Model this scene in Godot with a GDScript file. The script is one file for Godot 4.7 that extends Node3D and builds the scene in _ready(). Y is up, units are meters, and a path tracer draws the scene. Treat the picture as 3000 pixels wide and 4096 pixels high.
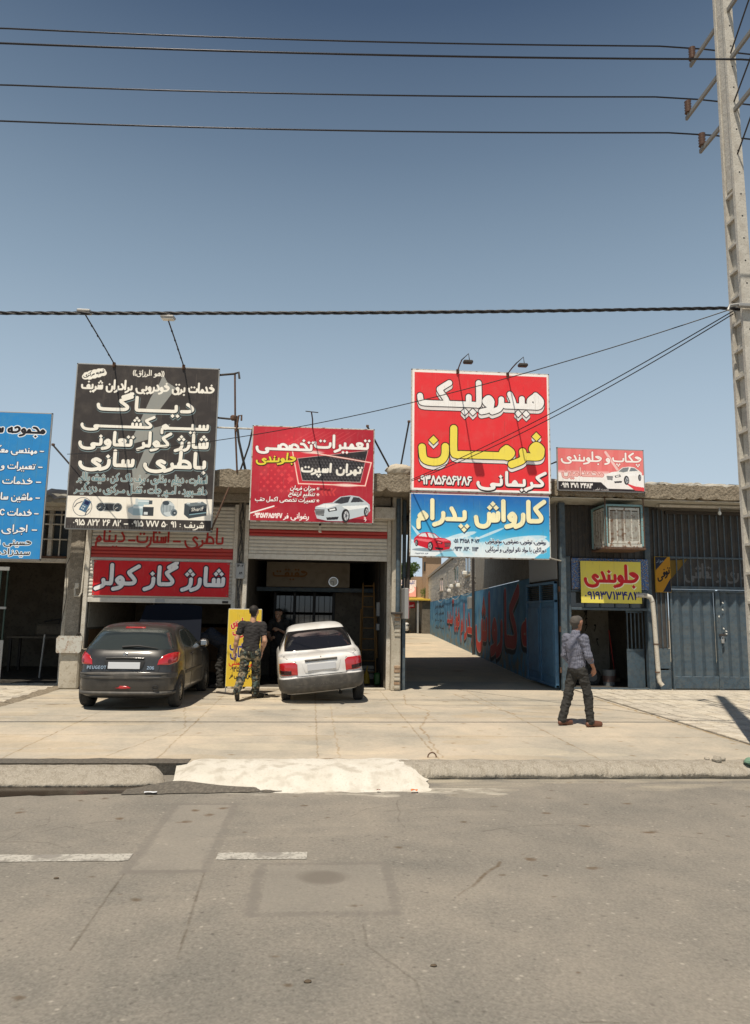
extends Node3D
# A row of car workshops along a dusty street, seen from across the road.
var M := {}

# ------------------------------------------------------------------ mesh collecting
class Geo:
	var v := PackedVector3Array()
	var n := PackedVector3Array()
	var u := PackedVector2Array()
	var ix := PackedInt32Array()
	func tri(a: Vector3, b: Vector3, c: Vector3):
		var k := v.size()
		var nn := (b - a).cross(c - a).normalized()
		for p in [a, b, c]:
			v.append(p); n.append(nn); u.append(Vector2(p.x, p.z))
		ix.append_array([k, k + 2, k + 1])
	func quad(a: Vector3, b: Vector3, c: Vector3, d: Vector3, ua := Vector2(0, 1), ub := Vector2(1, 1), uc := Vector2(1, 0), ud := Vector2(0, 0)):
		var k := v.size()
		var nn := (b - a).cross(c - a)
		if nn.length() < 1e-12:
			nn = (c - a).cross(d - a)
		nn = nn.normalized()
		v.append_array([a, b, c, d])
		for q in 4:
			n.append(nn)
		u.append_array([ua, ub, uc, ud])
		ix.append_array([k, k + 2, k + 1, k, k + 3, k + 2])
	func box(c: Vector3, s: Vector3, b := Basis.IDENTITY):
		var h := s / 2.0
		var p := []
		for i in 8:
			p.append(c + b * Vector3(h.x if i & 1 else -h.x, h.y if i & 2 else -h.y, h.z if i & 4 else -h.z))
		for f in [[4, 5, 7, 6], [1, 0, 2, 3], [5, 1, 3, 7], [0, 4, 6, 2], [6, 7, 3, 2], [0, 1, 5, 4]]:
			quad(p[f[0]], p[f[1]], p[f[2]], p[f[3]])
	func cbox(c: Vector3, s: Vector3, ch := 0.01, b := Basis.IDENTITY):
		var h := s / 2.0
		ch = minf(ch, minf(h.x, minf(h.y, h.z)) * 0.8)
		var P := func(sx, sy, sz, ax):
			var q := Vector3(sx * h.x, sy * h.y, sz * h.z)
			if ax != 0: q.x -= sx * ch
			if ax != 1: q.y -= sy * ch
			if ax != 2: q.z -= sz * ch
			return c + b * q
		for ax in 3:
			for s1 in [-1, 1]:
				var pts := []
				for k in [[-1, -1], [1, -1], [1, 1], [-1, 1]]:
					var q := [0, 0, 0]
					q[ax] = s1; q[(ax + 1) % 3] = k[0]; q[(ax + 2) % 3] = k[1]
					pts.append(P.call(q[0], q[1], q[2], ax))
				if s1 > 0: quad(pts[0], pts[1], pts[2], pts[3])
				else: quad(pts[3], pts[2], pts[1], pts[0])
		for ax in 3:  # edges along ax
			var a1 := (ax + 1) % 3
			var a2 := (ax + 2) % 3
			for k in [[-1, -1], [1, -1], [1, 1], [-1, 1]]:
				var q := [0, 0, 0]
				q[a1] = k[0]; q[a2] = k[1]
				var e := []
				for w in [[-1, a1], [1, a1], [1, a2], [-1, a2]]:
					q[ax] = w[0]
					e.append(P.call(q[0], q[1], q[2], w[1]))
				if k[0] * k[1] > 0: quad(e[3], e[2], e[1], e[0])
				else: quad(e[0], e[1], e[2], e[3])
		for sx in [-1, 1]:
			for sy in [-1, 1]:
				for sz in [-1, 1]:
					var a = P.call(sx, sy, sz, 0)
					var d = P.call(sx, sy, sz, 1)
					var g = P.call(sx, sy, sz, 2)
					if sx * sy * sz > 0: tri(a, d, g)
					else: tri(a, g, d)
	func tube(pts: Array, r, sides := 8, caps := true):
		var k0 := v.size()
		var m := pts.size()
		var side := Vector3.ZERO
		for i in m:
			var d: Vector3 = ((pts[mini(i + 1, m - 1)] as Vector3) - (pts[maxi(i - 1, 0)] as Vector3)).normalized()
			if side == Vector3.ZERO:
				side = d.cross(Vector3.UP if absf(d.y) < 0.9 else Vector3.RIGHT).normalized()
			else:
				side = (side - d * side.dot(d)).normalized()
			var up := side.cross(d)
			var rr: float = r[i] if r is Array else r
			for j in sides:
				var a := TAU * j / sides
				var nn := side * cos(a) + up * sin(a)
				v.append(pts[i] + nn * rr); n.append(nn); u.append(Vector2(float(j) / sides, float(i)))
		for i in m - 1:
			for j in sides:
				var a := k0 + i * sides + j
				var b := k0 + i * sides + (j + 1) % sides
				ix.append_array([a, b, a + sides, b, b + sides, a + sides])
		if caps:
			for e in [0, m - 1]:
				var c := v.size()
				var dd: Vector3 = ((pts[0] - pts[1]) if e == 0 else (pts[m - 1] - pts[m - 2])).normalized()
				v.append(pts[e]); n.append(dd); u.append(Vector2.ZERO)
				for j in sides:
					v.append(v[k0 + e * sides + j]); n.append(dd); u.append(Vector2.ZERO)
				for j in sides:
					if e == 0: ix.append_array([c, c + 1 + (j + 1) % sides, c + 1 + j])
					else: ix.append_array([c, c + 1 + j, c + 1 + (j + 1) % sides])
	func cyl(a: Vector3, b: Vector3, r0: float, r1 := -1.0, sides := 12):
		tube([a, b], [r0, r0 if r1 < 0 else r1], sides)
	# a smooth sheet of (nx+1)*(ny+1) points; f(s, t) gives a point; s to the right and t up when seen from the front
	func sheet(nx: int, ny: int, f: Callable, uvr := Rect2(0, 0, 1, 1)):
		var k0 := v.size()
		for j in ny + 1:
			for i in nx + 1:
				var s := float(i) / nx
				var t := float(j) / ny
				v.append(f.call(s, t)); n.append(Vector3.ZERO)
				u.append(uvr.position + Vector2(s, 1.0 - t) * uvr.size)
		for j in ny:
			for i in nx:
				var a := k0 + j * (nx + 1) + i
				for w in [[a, a + nx + 2, a + 1], [a, a + nx + 1, a + nx + 2]]:
					var nn := (v[w[2]] - v[w[0]]).cross(v[w[1]] - v[w[0]])
					for q in w: n[q] += nn
					ix.append_array(w)
		for q in range(k0, v.size()): n[q] = n[q].normalized()
	# polygon in the plane o + x*ax + y*ay (counter-clockwise seen from the front), thick backwards
	func slab(poly: PackedVector2Array, o: Vector3, ax: Vector3, ay: Vector3, thick: float, uvr := Rect2(0, 0, 1, 1)):
		var pl := poly
		if Geometry2D.is_polygon_clockwise(pl):
			pl = pl.duplicate(); pl.reverse()
		var t := Geometry2D.triangulate_polygon(pl)
		var az := ax.cross(ay).normalized()
		var k := v.size()
		for p in pl:
			v.append(o + ax * p.x + ay * p.y); n.append(az); u.append(Vector2((p.x - uvr.position.x) / uvr.size.x, 1.0 - (p.y - uvr.position.y) / uvr.size.y))
		for i in range(0, t.size(), 3):
			var a := pl[t[i]]; var b := pl[t[i + 1]]; var c := pl[t[i + 2]]
			if (b - a).cross(c - a) > 0: ix.append_array([k + t[i], k + t[i + 2], k + t[i + 1]])
			else: ix.append_array([k + t[i], k + t[i + 1], k + t[i + 2]])
		if thick > 0.0:
			var kb := v.size()
			for p in pl:
				v.append(o + ax * p.x + ay * p.y - az * thick); n.append(-az); u.append(Vector2.ZERO)
			for i in range(0, t.size(), 3):
				var a := pl[t[i]]; var b := pl[t[i + 1]]; var c := pl[t[i + 2]]
				if (b - a).cross(c - a) > 0: ix.append_array([kb + t[i], kb + t[i + 1], kb + t[i + 2]])
				else: ix.append_array([kb + t[i], kb + t[i + 2], kb + t[i + 1]])
			for i in pl.size():
				var a := o + ax * pl[i].x + ay * pl[i].y
				var j := (i + 1) % pl.size()
				var b := o + ax * pl[j].x + ay * pl[j].y
				quad(a - az * thick, b - az * thick, b, a)
	func mesh() -> ArrayMesh:
		var a := []
		a.resize(Mesh.ARRAY_MAX)
		a[Mesh.ARRAY_VERTEX] = v; a[Mesh.ARRAY_NORMAL] = n; a[Mesh.ARRAY_TEX_UV] = u; a[Mesh.ARRAY_INDEX] = ix
		var m := ArrayMesh.new()
		m.add_surface_from_arrays(Mesh.PRIMITIVE_TRIANGLES, a)
		return m

# ------------------------------------------------------------------ nodes
var counts := {}
func numbered(called: String) -> String:
	counts[called] = counts.get(called, -1) + 1
	return called if counts[called] == 0 else "%s_%03d" % [called, counts[called]]

func thing(called: String, label: String, category: String, at := Vector3.ZERO, group := "", turn := 0.0) -> Node3D:
	var o := Node3D.new()
	o.name = numbered(called)
	add_child(o)
	o.position = at
	o.rotation.y = turn
	o.set_meta("label", label); o.set_meta("category", category)
	if group: o.set_meta("group", group)
	return o

func part(parent: Node3D, called: String, g, m: Material, label := "") -> MeshInstance3D:
	var o := MeshInstance3D.new()
	o.mesh = g.mesh() if g is Geo else g
	o.material_override = m
	o.name = called
	parent.add_child(o, true)
	if label: o.set_meta("label", label)
	return o

func solo(called: String, g, m: Material, label: String, category: String, group := "", at := Vector3.ZERO) -> MeshInstance3D:
	var o := MeshInstance3D.new()
	o.mesh = g.mesh() if g is Geo else g
	o.material_override = m
	o.name = numbered(called)
	add_child(o)
	o.position = at
	o.set_meta("label", label); o.set_meta("category", category)
	if group: o.set_meta("group", group)
	return o

func struct(called: String, g, m: Material) -> MeshInstance3D:
	var o := MeshInstance3D.new()
	o.mesh = g.mesh() if g is Geo else g
	o.material_override = m
	o.name = numbered(called)
	add_child(o)
	o.set_meta("kind", "structure")
	return o

func boxg(c: Vector3, s: Vector3, ch := 0.0, b := Basis.IDENTITY) -> Geo:
	var g := Geo.new()
	if ch > 0.0: g.cbox(c, s, ch, b)
	else: g.box(c, s, b)
	return g
func span(a: Vector3, b: Vector3, ch := 0.0) -> Geo:
	return boxg((a + b) / 2.0, (b - a).abs(), ch)
func tubeg(pts: Array, r, sides := 8) -> Geo:
	var g := Geo.new()
	g.tube(pts, r, sides)
	return g
func arc(a: Vector3, b: Vector3, sag: float, k := 16) -> Array:
	var p := []
	for i in k + 1:
		var t := float(i) / k
		p.append(a.lerp(b, t) - Vector3(0, 4.0 * sag * t * (1.0 - t), 0))
	return p

# ------------------------------------------------------------------ materials
func lin(r: float, g: float, b: float, a := 1.0) -> Color:
	var c := Color(r, g, b).linear_to_srgb()
	c.a = a
	return c

func mat(c: Color, rough := 0.8, metal := 0.0, spec := 0.5) -> StandardMaterial3D:
	var m := StandardMaterial3D.new()
	m.albedo_color = c; m.roughness = rough; m.metallic = metal; m.metallic_specular = spec
	return m

func noise_image(w: int, h: int, freq: float, octaves: int, sd: int, kind := FastNoiseLite.TYPE_SIMPLEX_SMOOTH) -> PackedByteArray:
	var f := FastNoiseLite.new()
	f.noise_type = kind
	f.seed = sd; f.frequency = freq; f.fractal_octaves = octaves
	if kind == FastNoiseLite.TYPE_CELLULAR:
		f.fractal_type = FastNoiseLite.FRACTAL_NONE
	var im := f.get_seamless_image(w, h)
	im.convert(Image.FORMAT_L8)
	return im.get_data()

# base colour (linear) overlaid by layers [frequency, octaves, from, to, amount, colour, (cellular)]
func blotch(base: Color, layers: Array, sd: int, size := 512) -> Image:
	var r := PackedFloat32Array(); r.resize(size * size)
	var g := r.duplicate(); var b := r.duplicate()
	r.fill(base.r); g.fill(base.g); b.fill(base.b)
	var k := 0
	for l in layers:
		k += 1
		var d := noise_image(size, size, l[0], l[1], sd * 31 + k, FastNoiseLite.TYPE_CELLULAR if l.size() > 6 else FastNoiseLite.TYPE_SIMPLEX_SMOOTH)
		var lo: float = l[2] * 255.0
		var sc: float = 1.0 / maxf(1e-5, (l[3] - l[2]) * 255.0)
		var am: float = l[4]
		var c: Color = l[5]
		var lut := PackedFloat32Array()
		for q in 256:
			var t := clampf((q - lo) * sc, 0.0, 1.0)
			lut.append(t * t * (3.0 - 2.0 * t) * am)
		for i in size * size:
			var t := lut[d[i]]
			if t > 0.0:
				r[i] += (c.r - r[i]) * t
				g[i] += (c.g - g[i]) * t
				b[i] += (c.b - b[i]) * t
	var out := PackedByteArray(); out.resize(size * size * 3)
	for i in size * size:
		out[i * 3] = int(clampf(pow(r[i], 0.4545), 0, 1) * 255.0)
		out[i * 3 + 1] = int(clampf(pow(g[i], 0.4545), 0, 1) * 255.0)
		out[i * 3 + 2] = int(clampf(pow(b[i], 0.4545), 0, 1) * 255.0)
	return Image.create_from_data(size, size, false, Image.FORMAT_RGB8, out)

func surf(base: Color, layers: Array, sd: int, tile: float, rough := 0.85, bump := 0.0, bump_tile := 0.0, metal := 0.0, world := true) -> StandardMaterial3D:
	var m := StandardMaterial3D.new()
	m.albedo_texture = ImageTexture.create_from_image(blotch(base, layers, sd))
	m.roughness = rough; m.metallic = metal
	m.uv1_triplanar = true; m.uv1_world_triplanar = world
	m.uv1_scale = Vector3.ONE / tile
	if bump > 0.0:
		m.heightmap_enabled = true
		m.heightmap_scale = bump * 0.3
		m.heightmap_texture = bump_tex
	return m
var bump_tex: ImageTexture

# ------------------------------------------------------------------ lettering: Persian letters drawn as pen strokes
# Every form: "advance|stroke|stroke..."; a stroke is points "x,y" with x running LEFT from the right edge; y up from the baseline; @ marks the dots' place.
const FORMS := {
	"alef.i": "0.24|0.12,0.02 0.12,0.76|@0.12,0.9", "alef.f": "0.24|0,0 0.08,0 0.13,0.1 0.13,0.76|@0.13,0.9",
	"beh.i": "0.82|0.05,0.26 0.07,0.08 0.2,0 0.62,0 0.75,0.08 0.77,0.28|@0.42,0.2", "beh.f": "0.76|0,0 0.56,0 0.68,0.08 0.71,0.28|@0.36,0.2",
	"beh.b": "0.28|0.1,0.3 0.1,0.06 0.16,0 0.28,0|@0.12,0.3", "beh.m": "0.28|0,0 0.28,0|0.14,0 0.14,0.28|@0.14,0.3",
	"hah.b": "0.5|0.38,0.4 0.22,0.42 0.03,0.26 0.16,0.06 0.34,0 0.5,0|0.38,0.4 0.2,0.28|@0.24,0.42", "hah.m": "0.48|0,0 0.48,0|0.38,0.4 0.22,0.36 0.07,0.14 0,0|@0.24,0.42",
	"hah.i": "0.6|0.5,0.36 0.3,0.4 0.06,0.3 0.3,0.2 0.5,0 0.52,-0.18 0.38,-0.34 0.1,-0.34|@0.3,0.42", "hah.f": "0.6|0,0 0.2,0.1 0.5,0 0.52,-0.18 0.38,-0.34 0.1,-0.34|0.45,0.36 0.2,0.34 0.1,0.05|@0.3,0.42",
	"dal.i": "0.42|0.2,0.44 0.1,0.3 0.06,0.14 0.14,0.02 0.36,0|@0.18,0.46", "dal.f": "0.4|0,0 0.36,0|0.22,0.44 0.14,0.22 0.1,0|@0.2,0.46",
	"reh.i": "0.3|0.08,0.24 0.09,0.02 0.17,-0.14 0.36,-0.24|@0.12,0.26", "reh.f": "0.28|0,0 0.07,0 0.1,0.14|0.07,0 0.13,-0.12 0.34,-0.24|@0.13,0.26",
	"seen.b": "0.54|0.07,0.28 0.08,0.05 0.15,0 0.54,0|0.23,0 0.23,0.24|0.39,0 0.39,0.24|@0.23,0.3", "seen.m": "0.54|0,0 0.54,0|0.1,0 0.1,0.24|0.26,0 0.26,0.24|0.42,0 0.42,0.24|@0.26,0.3",
	"seen.i": "0.92|0.07,0.28 0.08,0.05 0.15,0 0.32,0 0.38,0.06|0.23,0 0.23,0.22|0.38,0.24 0.39,-0.04 0.46,-0.2 0.62,-0.26 0.8,-0.18 0.85,0.1|@0.25,0.3", "seen.f": "0.92|0,0 0.32,0 0.38,0.06|0.1,0 0.1,0.24|0.24,0 0.24,0.22|0.38,0.24 0.39,-0.04 0.46,-0.2 0.62,-0.26 0.8,-0.18 0.85,0.1|@0.25,0.3",
	"sad.b": "0.62|0.05,0.03 0.1,0.22 0.26,0.33 0.4,0.28 0.44,0.1 0.36,0|0.05,0 0.62,0|0.53,0 0.53,0.22|@0.25,0.38", "sad.m": "0.62|0.05,0.03 0.1,0.22 0.26,0.33 0.4,0.28 0.44,0.1 0.36,0|0,0 0.62,0|0.53,0 0.53,0.22|@0.25,0.38",
	"tah.b": "0.56|0.05,0.03 0.1,0.22 0.24,0.32 0.38,0.28 0.44,0.1 0.38,0|0.05,0 0.56,0|0.4,0.04 0.38,0.8|@0.16,0.42", "tah.m": "0.56|0.05,0.03 0.1,0.22 0.24,0.32 0.38,0.28 0.44,0.1 0.38,0|0,0 0.56,0|0.4,0.04 0.38,0.8|@0.16,0.42",
	"ain.b": "0.44|0.34,0.34 0.22,0.41 0.09,0.32 0.1,0.14 0.24,0.02 0.44,0|@0.2,0.45", "ain.m": "0.4|0,0 0.4,0|0.18,0.02 0.07,0.24 0.18,0.32 0.32,0.26 0.18,0.02|@0.2,0.36",
	"ain.i": "0.56|0.34,0.38 0.2,0.42 0.09,0.32 0.16,0.18 0.32,0.14|0.2,0.16 0.42,0.04 0.48,-0.14 0.4,-0.3 0.2,-0.34 0.06,-0.28|@0.2,0.45", "ain.f": "0.5|0,0 0.3,0.02 0.42,-0.14 0.36,-0.3 0.18,-0.34|0.15,0.02 0.06,0.26 0.2,0.32 0.32,0.24 0.2,0.02|@0.2,0.45",
	"feh.b": "0.36|0.16,0.12 0.25,0.22 0.16,0.34 0.06,0.22 0.16,0.12|0.06,0.22 0.08,0.05 0.16,0 0.36,0|@0.16,0.4", "feh.m": "0.36|0,0 0.36,0|0.17,0.02 0.07,0.16 0.17,0.29 0.28,0.16 0.17,0.02|@0.17,0.36",
	"feh.i": "0.84|0.16,0.12 0.25,0.22 0.16,0.34 0.06,0.22 0.16,0.12|0.06,0.22 0.08,0.05 0.18,0 0.64,0 0.76,0.08 0.79,0.26|@0.16,0.4", "feh.f": "0.8|0,0 0.6,0 0.73,0.08 0.75,0.26|0.17,0.02 0.07,0.16 0.17,0.29 0.28,0.16 0.17,0.02|@0.17,0.36",
	"qaf.i": "0.66|0.16,0.12 0.25,0.22 0.16,0.32 0.06,0.22 0.16,0.12|0.06,0.2 0.08,-0.02 0.17,-0.2 0.36,-0.25 0.54,-0.15 0.58,0.12|@0.16,0.38", "qaf.f": "0.66|0,0 0.1,-0.08 0.17,-0.2 0.36,-0.25 0.54,-0.15 0.58,0.12|0.16,0.04 0.07,0.16 0.16,0.29 0.26,0.16 0.16,0.04|@0.16,0.36",
	"kaf.b": "0.46|0.03,0.78 0.3,0.55 0.33,0.46 0.15,0.18 0.17,0.04 0.28,0 0.46,0|@0.12,0.88", "kaf.m": "0.44|0,0 0.44,0|0.04,0.78 0.29,0.55 0.32,0.46 0.15,0.16 0.1,0|@0.12,0.88",
	"kaf.i": "1.0|0.03,0.78 0.3,0.57 0.33,0.48 0.15,0.2 0.17,0.05 0.3,0 0.8,0 0.92,0.08 0.95,0.26|@0.12,0.88", "kaf.f": "0.96|0,0 0.76,0 0.88,0.08 0.91,0.26|0.04,0.78 0.29,0.57 0.32,0.48 0.15,0.18 0.1,0|@0.12,0.88",
	"lam.b": "0.26|0.1,0.82 0.1,0.07 0.17,0 0.26,0|@0.1,0.9", "lam.m": "0.26|0,0 0.26,0|0.13,0 0.13,0.82|@0.1,0.9",
	"lam.i": "0.6|0.1,0.82 0.1,0.0 0.17,-0.18 0.33,-0.25 0.49,-0.17 0.53,0.1|@0.1,0.9", "lam.f": "0.6|0,0 0.1,0|0.1,0.82 0.1,0.0 0.17,-0.18 0.33,-0.25 0.49,-0.17 0.53,0.1|@0.1,0.9",
	"meem.b": "0.36|0.16,0.22 0.06,0.1 0.15,-0.02 0.25,0.1 0.16,0.22|0.14,0 0.36,0|@0.1,0.4", "meem.m": "0.36|0,0 0.36,0|0.08,0 0.18,0.22 0.28,0|@0.1,0.4",
	"meem.i": "0.36|0.16,0.24 0.06,0.1 0.16,0 0.27,0.1 0.16,0.24|0.2,0.02 0.3,-0.08 0.3,-0.36|@0.1,0.4", "meem.f": "0.36|0,0 0.2,0|0.17,0.22 0.07,0.08 0.17,-0.03 0.27,0.09 0.17,0.22|0.24,0.02 0.3,-0.1 0.3,-0.36|@0.1,0.4",
	"noon.i": "0.64|0.07,0.22 0.08,-0.04 0.17,-0.2 0.34,-0.24 0.52,-0.15 0.56,0.18|@0.32,0.2", "noon.f": "0.62|0,0 0.06,0 0.08,-0.06 0.17,-0.2 0.34,-0.24 0.52,-0.15 0.56,0.18|0.06,0 0.07,0.16|@0.32,0.2",
	"waw.i": "0.36|0.17,0.02 0.07,0.13 0.16,0.27 0.27,0.15 0.2,0.03 0.1,0.06|0.07,0.13 0.1,-0.08 0.2,-0.19 0.38,-0.25|@0.1,0.4", "waw.f": "0.36|0,0 0.2,0.02|0.17,0.02 0.07,0.13 0.16,0.27 0.27,0.15 0.2,0.03|0.07,0.1 0.1,-0.08 0.2,-0.19 0.38,-0.25|@0.1,0.4",
	"heh.b": "0.5|0.22,0.44 0.06,0.24 0.1,0.04 0.24,0 0.38,0.08 0.4,0.24 0.22,0.42|0.22,0.36 0.2,0.16 0.12,0.02|0.24,0 0.5,0|@0.2,0.4", "heh.m": "0.38|0,0 0.38,0|0.1,0 0.18,0.24 0.28,0|0.1,0 0.18,-0.22 0.28,0|@0.2,0.4",
	"heh.f": "0.36|0,0 0.1,0.02 0.14,0.34|0.14,0.3 0.3,0.22 0.28,0.04 0.12,0.02|@0.2,0.4", "heh.i": "0.4|0.2,0.34 0.07,0.14 0.2,0.0 0.33,0.12 0.2,0.34|@0.2,0.4",
	"yeh.i": "0.8|0.08,0.22 0.2,0.3 0.31,0.2 0.2,0.06 0.08,-0.07 0.14,-0.21 0.36,-0.27 0.6,-0.2 0.71,-0.02 0.72,0.1|@0.3,0.4", "yeh.f": "0.78|0,0 0.14,0.02 0.19,-0.04 0.1,-0.12 0.14,-0.22 0.36,-0.27 0.6,-0.2 0.7,0.0 0.7,0.1|@0.3,0.4",
	"kash": "0.4|0,0 0.4,0",
}
# letter: [body, how many dots, above(1)/below(-1), joins on its left]
const LETTERS := {
	"ا": ["alef", 0, 1, false], "آ": ["alef", 9, 1, false], "ب": ["beh", 1, -1, true], "پ": ["beh", 3, -1, true], "ت": ["beh", 2, 1, true],
	"ج": ["hah", 1, -1, true], "چ": ["hah", 3, -1, true], "ح": ["hah", 0, 1, true], "خ": ["hah", 1, 1, true], "د": ["dal", 0, 1, false], "ر": ["reh", 0, 1, false],
	"ز": ["reh", 1, 1, false], "ژ": ["reh", 3, 1, false], "س": ["seen", 0, 1, true], "ش": ["seen", 3, 1, true], "ص": ["sad", 0, 1, true], "ض": ["sad", 1, 1, true],
	"ط": ["tah", 0, 1, true], "ظ": ["tah", 1, 1, true], "ع": ["ain", 0, 1, true], "ف": ["feh", 1, 1, true], "ق": ["qaf", 2, 1, true], "ک": ["kaf", 0, 1, true],
	"گ": ["kaf", 8, 1, true], "ل": ["lam", 0, 1, true], "م": ["meem", 0, 1, true], "ن": ["noon", 1, 1, true], "و": ["waw", 0, 1, false], "ه": ["heh", 0, 1, true], "ی": ["yeh", 2, -1, true],
}
const DIGITS := {
	"۰": "0.22|d0.11,0.26", "۱": "0.2|0.12,0.62 0.06,0.3 0.06,0.0", "۲": "0.36|0.3,0.62 0.24,0.3 0.24,0.0|0.28,0.5 0.2,0.4 0.1,0.44 0.06,0.62", "۳": "0.42|0.36,0.62 0.3,0.3 0.3,0.0|0.34,0.52 0.28,0.42 0.21,0.44 0.2,0.6|0.2,0.5 0.14,0.42 0.07,0.46 0.06,0.62",
	"۴": "0.4|0.34,0.62 0.28,0.3 0.28,0.0|0.06,0.6 0.16,0.62 0.2,0.5 0.1,0.42 0.04,0.36|0.08,0.4 0.3,0.38", "۵": "0.4|0.2,0.6 0.34,0.3 0.35,0.08 0.26,0.02 0.2,0.12 0.14,0.02 0.05,0.08 0.06,0.3 0.2,0.6", "۶": "0.36|0.06,0.6 0.22,0.62 0.28,0.48 0.18,0.38 0.06,0.4|0.14,0.38 0.24,0.18 0.28,0.0",
	"۷": "0.4|0.36,0.62 0.28,0.3 0.2,0.02 0.12,0.3 0.04,0.62", "۸": "0.4|0.36,0.0 0.28,0.3 0.2,0.6 0.12,0.3 0.04,0.0", "۹": "0.32|0.08,0.4 0.2,0.36 0.27,0.48 0.18,0.6 0.08,0.52 0.08,0.4|0.08,0.5 0.06,0.2 0.05,0.0",
	"،": "0.2|0.12,0.12 0.08,0.22|d0.1,0.08", ":": "0.24|d0.12,0.08|d0.12,0.34", "–": "0.44|0.06,0.22 0.38,0.22", "-": "0.44|0.06,0.22 0.38,0.22", "(": "0.2|0.14,0.7 0.06,0.45 0.06,0.15 0.14,-0.1", ")": "0.2|0.06,0.7 0.14,0.45 0.14,0.15 0.06,-0.1",
	"C": "0.5|0.08,0.52 0.2,0.64 0.38,0.56 0.44,0.32 0.36,0.08 0.2,0.0 0.08,0.1", "N": "0.54|0.46,0.0 0.46,0.64|0.46,0.64 0.1,0.0|0.1,0.0 0.1,0.64", " ": "0.26", "ـ": "0.4",
	"S": "0.36|0.06,0.5 0.16,0.6 0.28,0.5 0.2,0.34 0.08,0.2 0.16,0.04 0.3,0.1", "h": "0.34|0.28,0.64 0.28,0.0|0.28,0.26 0.16,0.36 0.08,0.26 0.08,0.0", "a": "0.36|0.08,0.36 0.08,0.0|0.08,0.24 0.2,0.36 0.3,0.18 0.2,0.0 0.08,0.12", "r": "0.26|0.2,0.36 0.2,0.0|0.2,0.24 0.06,0.36", "i": "0.16|0.08,0.36 0.08,0.0|d0.08,0.54", "f": "0.28|0.06,0.6 0.16,0.62 0.18,0.4 0.18,0.0|0.06,0.36 0.26,0.36",
	"_": "0.5|0.05,0.06 0.45,0.06",
}
const LTR := "۰۱۲۳۴۵۶۷۸۹CNSharif"

# -> [total advance, strokes [[Vector2...]...], dots [Vector2...]] in units, x running left
func shape_text(txt: String) -> Array:
	var seq := []
	var i := 0
	while i < txt.length():  # runs of digits or Latin letters read from left to right
		if LTR.contains(txt[i]):
			var j := i
			while j < txt.length() and (LTR.contains(txt[j]) or (txt[j] == " " and j + 1 < txt.length() and LTR.contains(txt[j + 1]))): j += 1
			for k in range(j - 1, i - 1, -1): seq.append(txt[k])
			i = j
		else:
			seq.append(txt[i]); i += 1
	var pen := 0.0
	var strokes := []
	var dots := []
	for k in seq.size():
		var ch: String = seq[k]
		var prev: String = seq[k - 1] if k > 0 else " "
		var next: String = seq[k + 1] if k + 1 < seq.size() else " "
		var data := ""
		var nd := 0
		var side := 1
		if LETTERS.has(ch):
			var L: Array = LETTERS[ch]
			var jr: bool = prev == "ـ" or (LETTERS.has(prev) and LETTERS[prev][3])
			var jl: bool = L[3] and (next == "ـ" or LETTERS.has(next))
			var body: String = L[0]
			var form := "m" if jr and jl else "f" if jr else "b" if jl else "i"
			if body in ["noon", "yeh"] and form in ["b", "m"]: body = "beh"
			if body == "qaf" and form in ["b", "m"]: body = "feh"
			data = FORMS[body + "." + form]
			nd = L[1]; side = L[2]
			if ch == "ی" and form in ["f", "i"]: nd = 0
		elif ch == "ـ": data = FORMS["kash"]
		elif DIGITS.has(ch): data = DIGITS[ch]
		var bits := data.split("|")
		var anchor := Vector2(0.1, 0.3)
		for b in range(1, bits.size()):
			var s := bits[b]
			if s.begins_with("@"):
				var q := s.substr(1).split(",")
				anchor = Vector2(float(q[0]), float(q[1]))
			elif s.begins_with("d"):
				var q := s.substr(1).split(",")
				dots.append([Vector2(pen + float(q[0]), float(q[1])), Vector2.ZERO])
			else:
				var pts := []
				for w in s.split(" "):
					var q := w.split(",")
					pts.append(Vector2(pen + float(q[0]), float(q[1])))
				strokes.append(pts)
		var o := Vector2(pen + anchor.x, anchor.y + 0.2)
		if side < 0: o.y = -0.28 if not (data.contains("-0.3")) else -0.1
		if nd == 1: dots.append([o, Vector2.ZERO])
		elif nd == 2 or nd == 3:
			dots.append([o, Vector2(1.12, 0)]); dots.append([o, Vector2(-1.12, 0)])
			if nd == 3: dots.append([o, Vector2(0, -1.3 * side)])
		elif nd == 8: strokes.append([Vector2(pen + 0.02, 0.97), Vector2(pen + 0.28, 0.76)])
		elif nd == 9: strokes.append([o + Vector2(-0.16, -0.12), o + Vector2(0.0, -0.06), o + Vector2(0.16, -0.1)])
		pen += float(bits[0])
	return [pen, strokes, dots]

func smooth(pts: Array) -> Array:
	if pts.size() < 3: return pts
	var out := []
	for i in pts.size() - 1:
		var p0: Vector2 = pts[maxi(i - 1, 0)]
		var p1: Vector2 = pts[i]
		var p2: Vector2 = pts[i + 1]
		var p3: Vector2 = pts[mini(i + 2, pts.size() - 1)]
		for k in 4: out.append(p1.cubic_interpolate(p2, p0, p3, k / 4.0))
	out.append(pts[-1])
	return out

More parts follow.
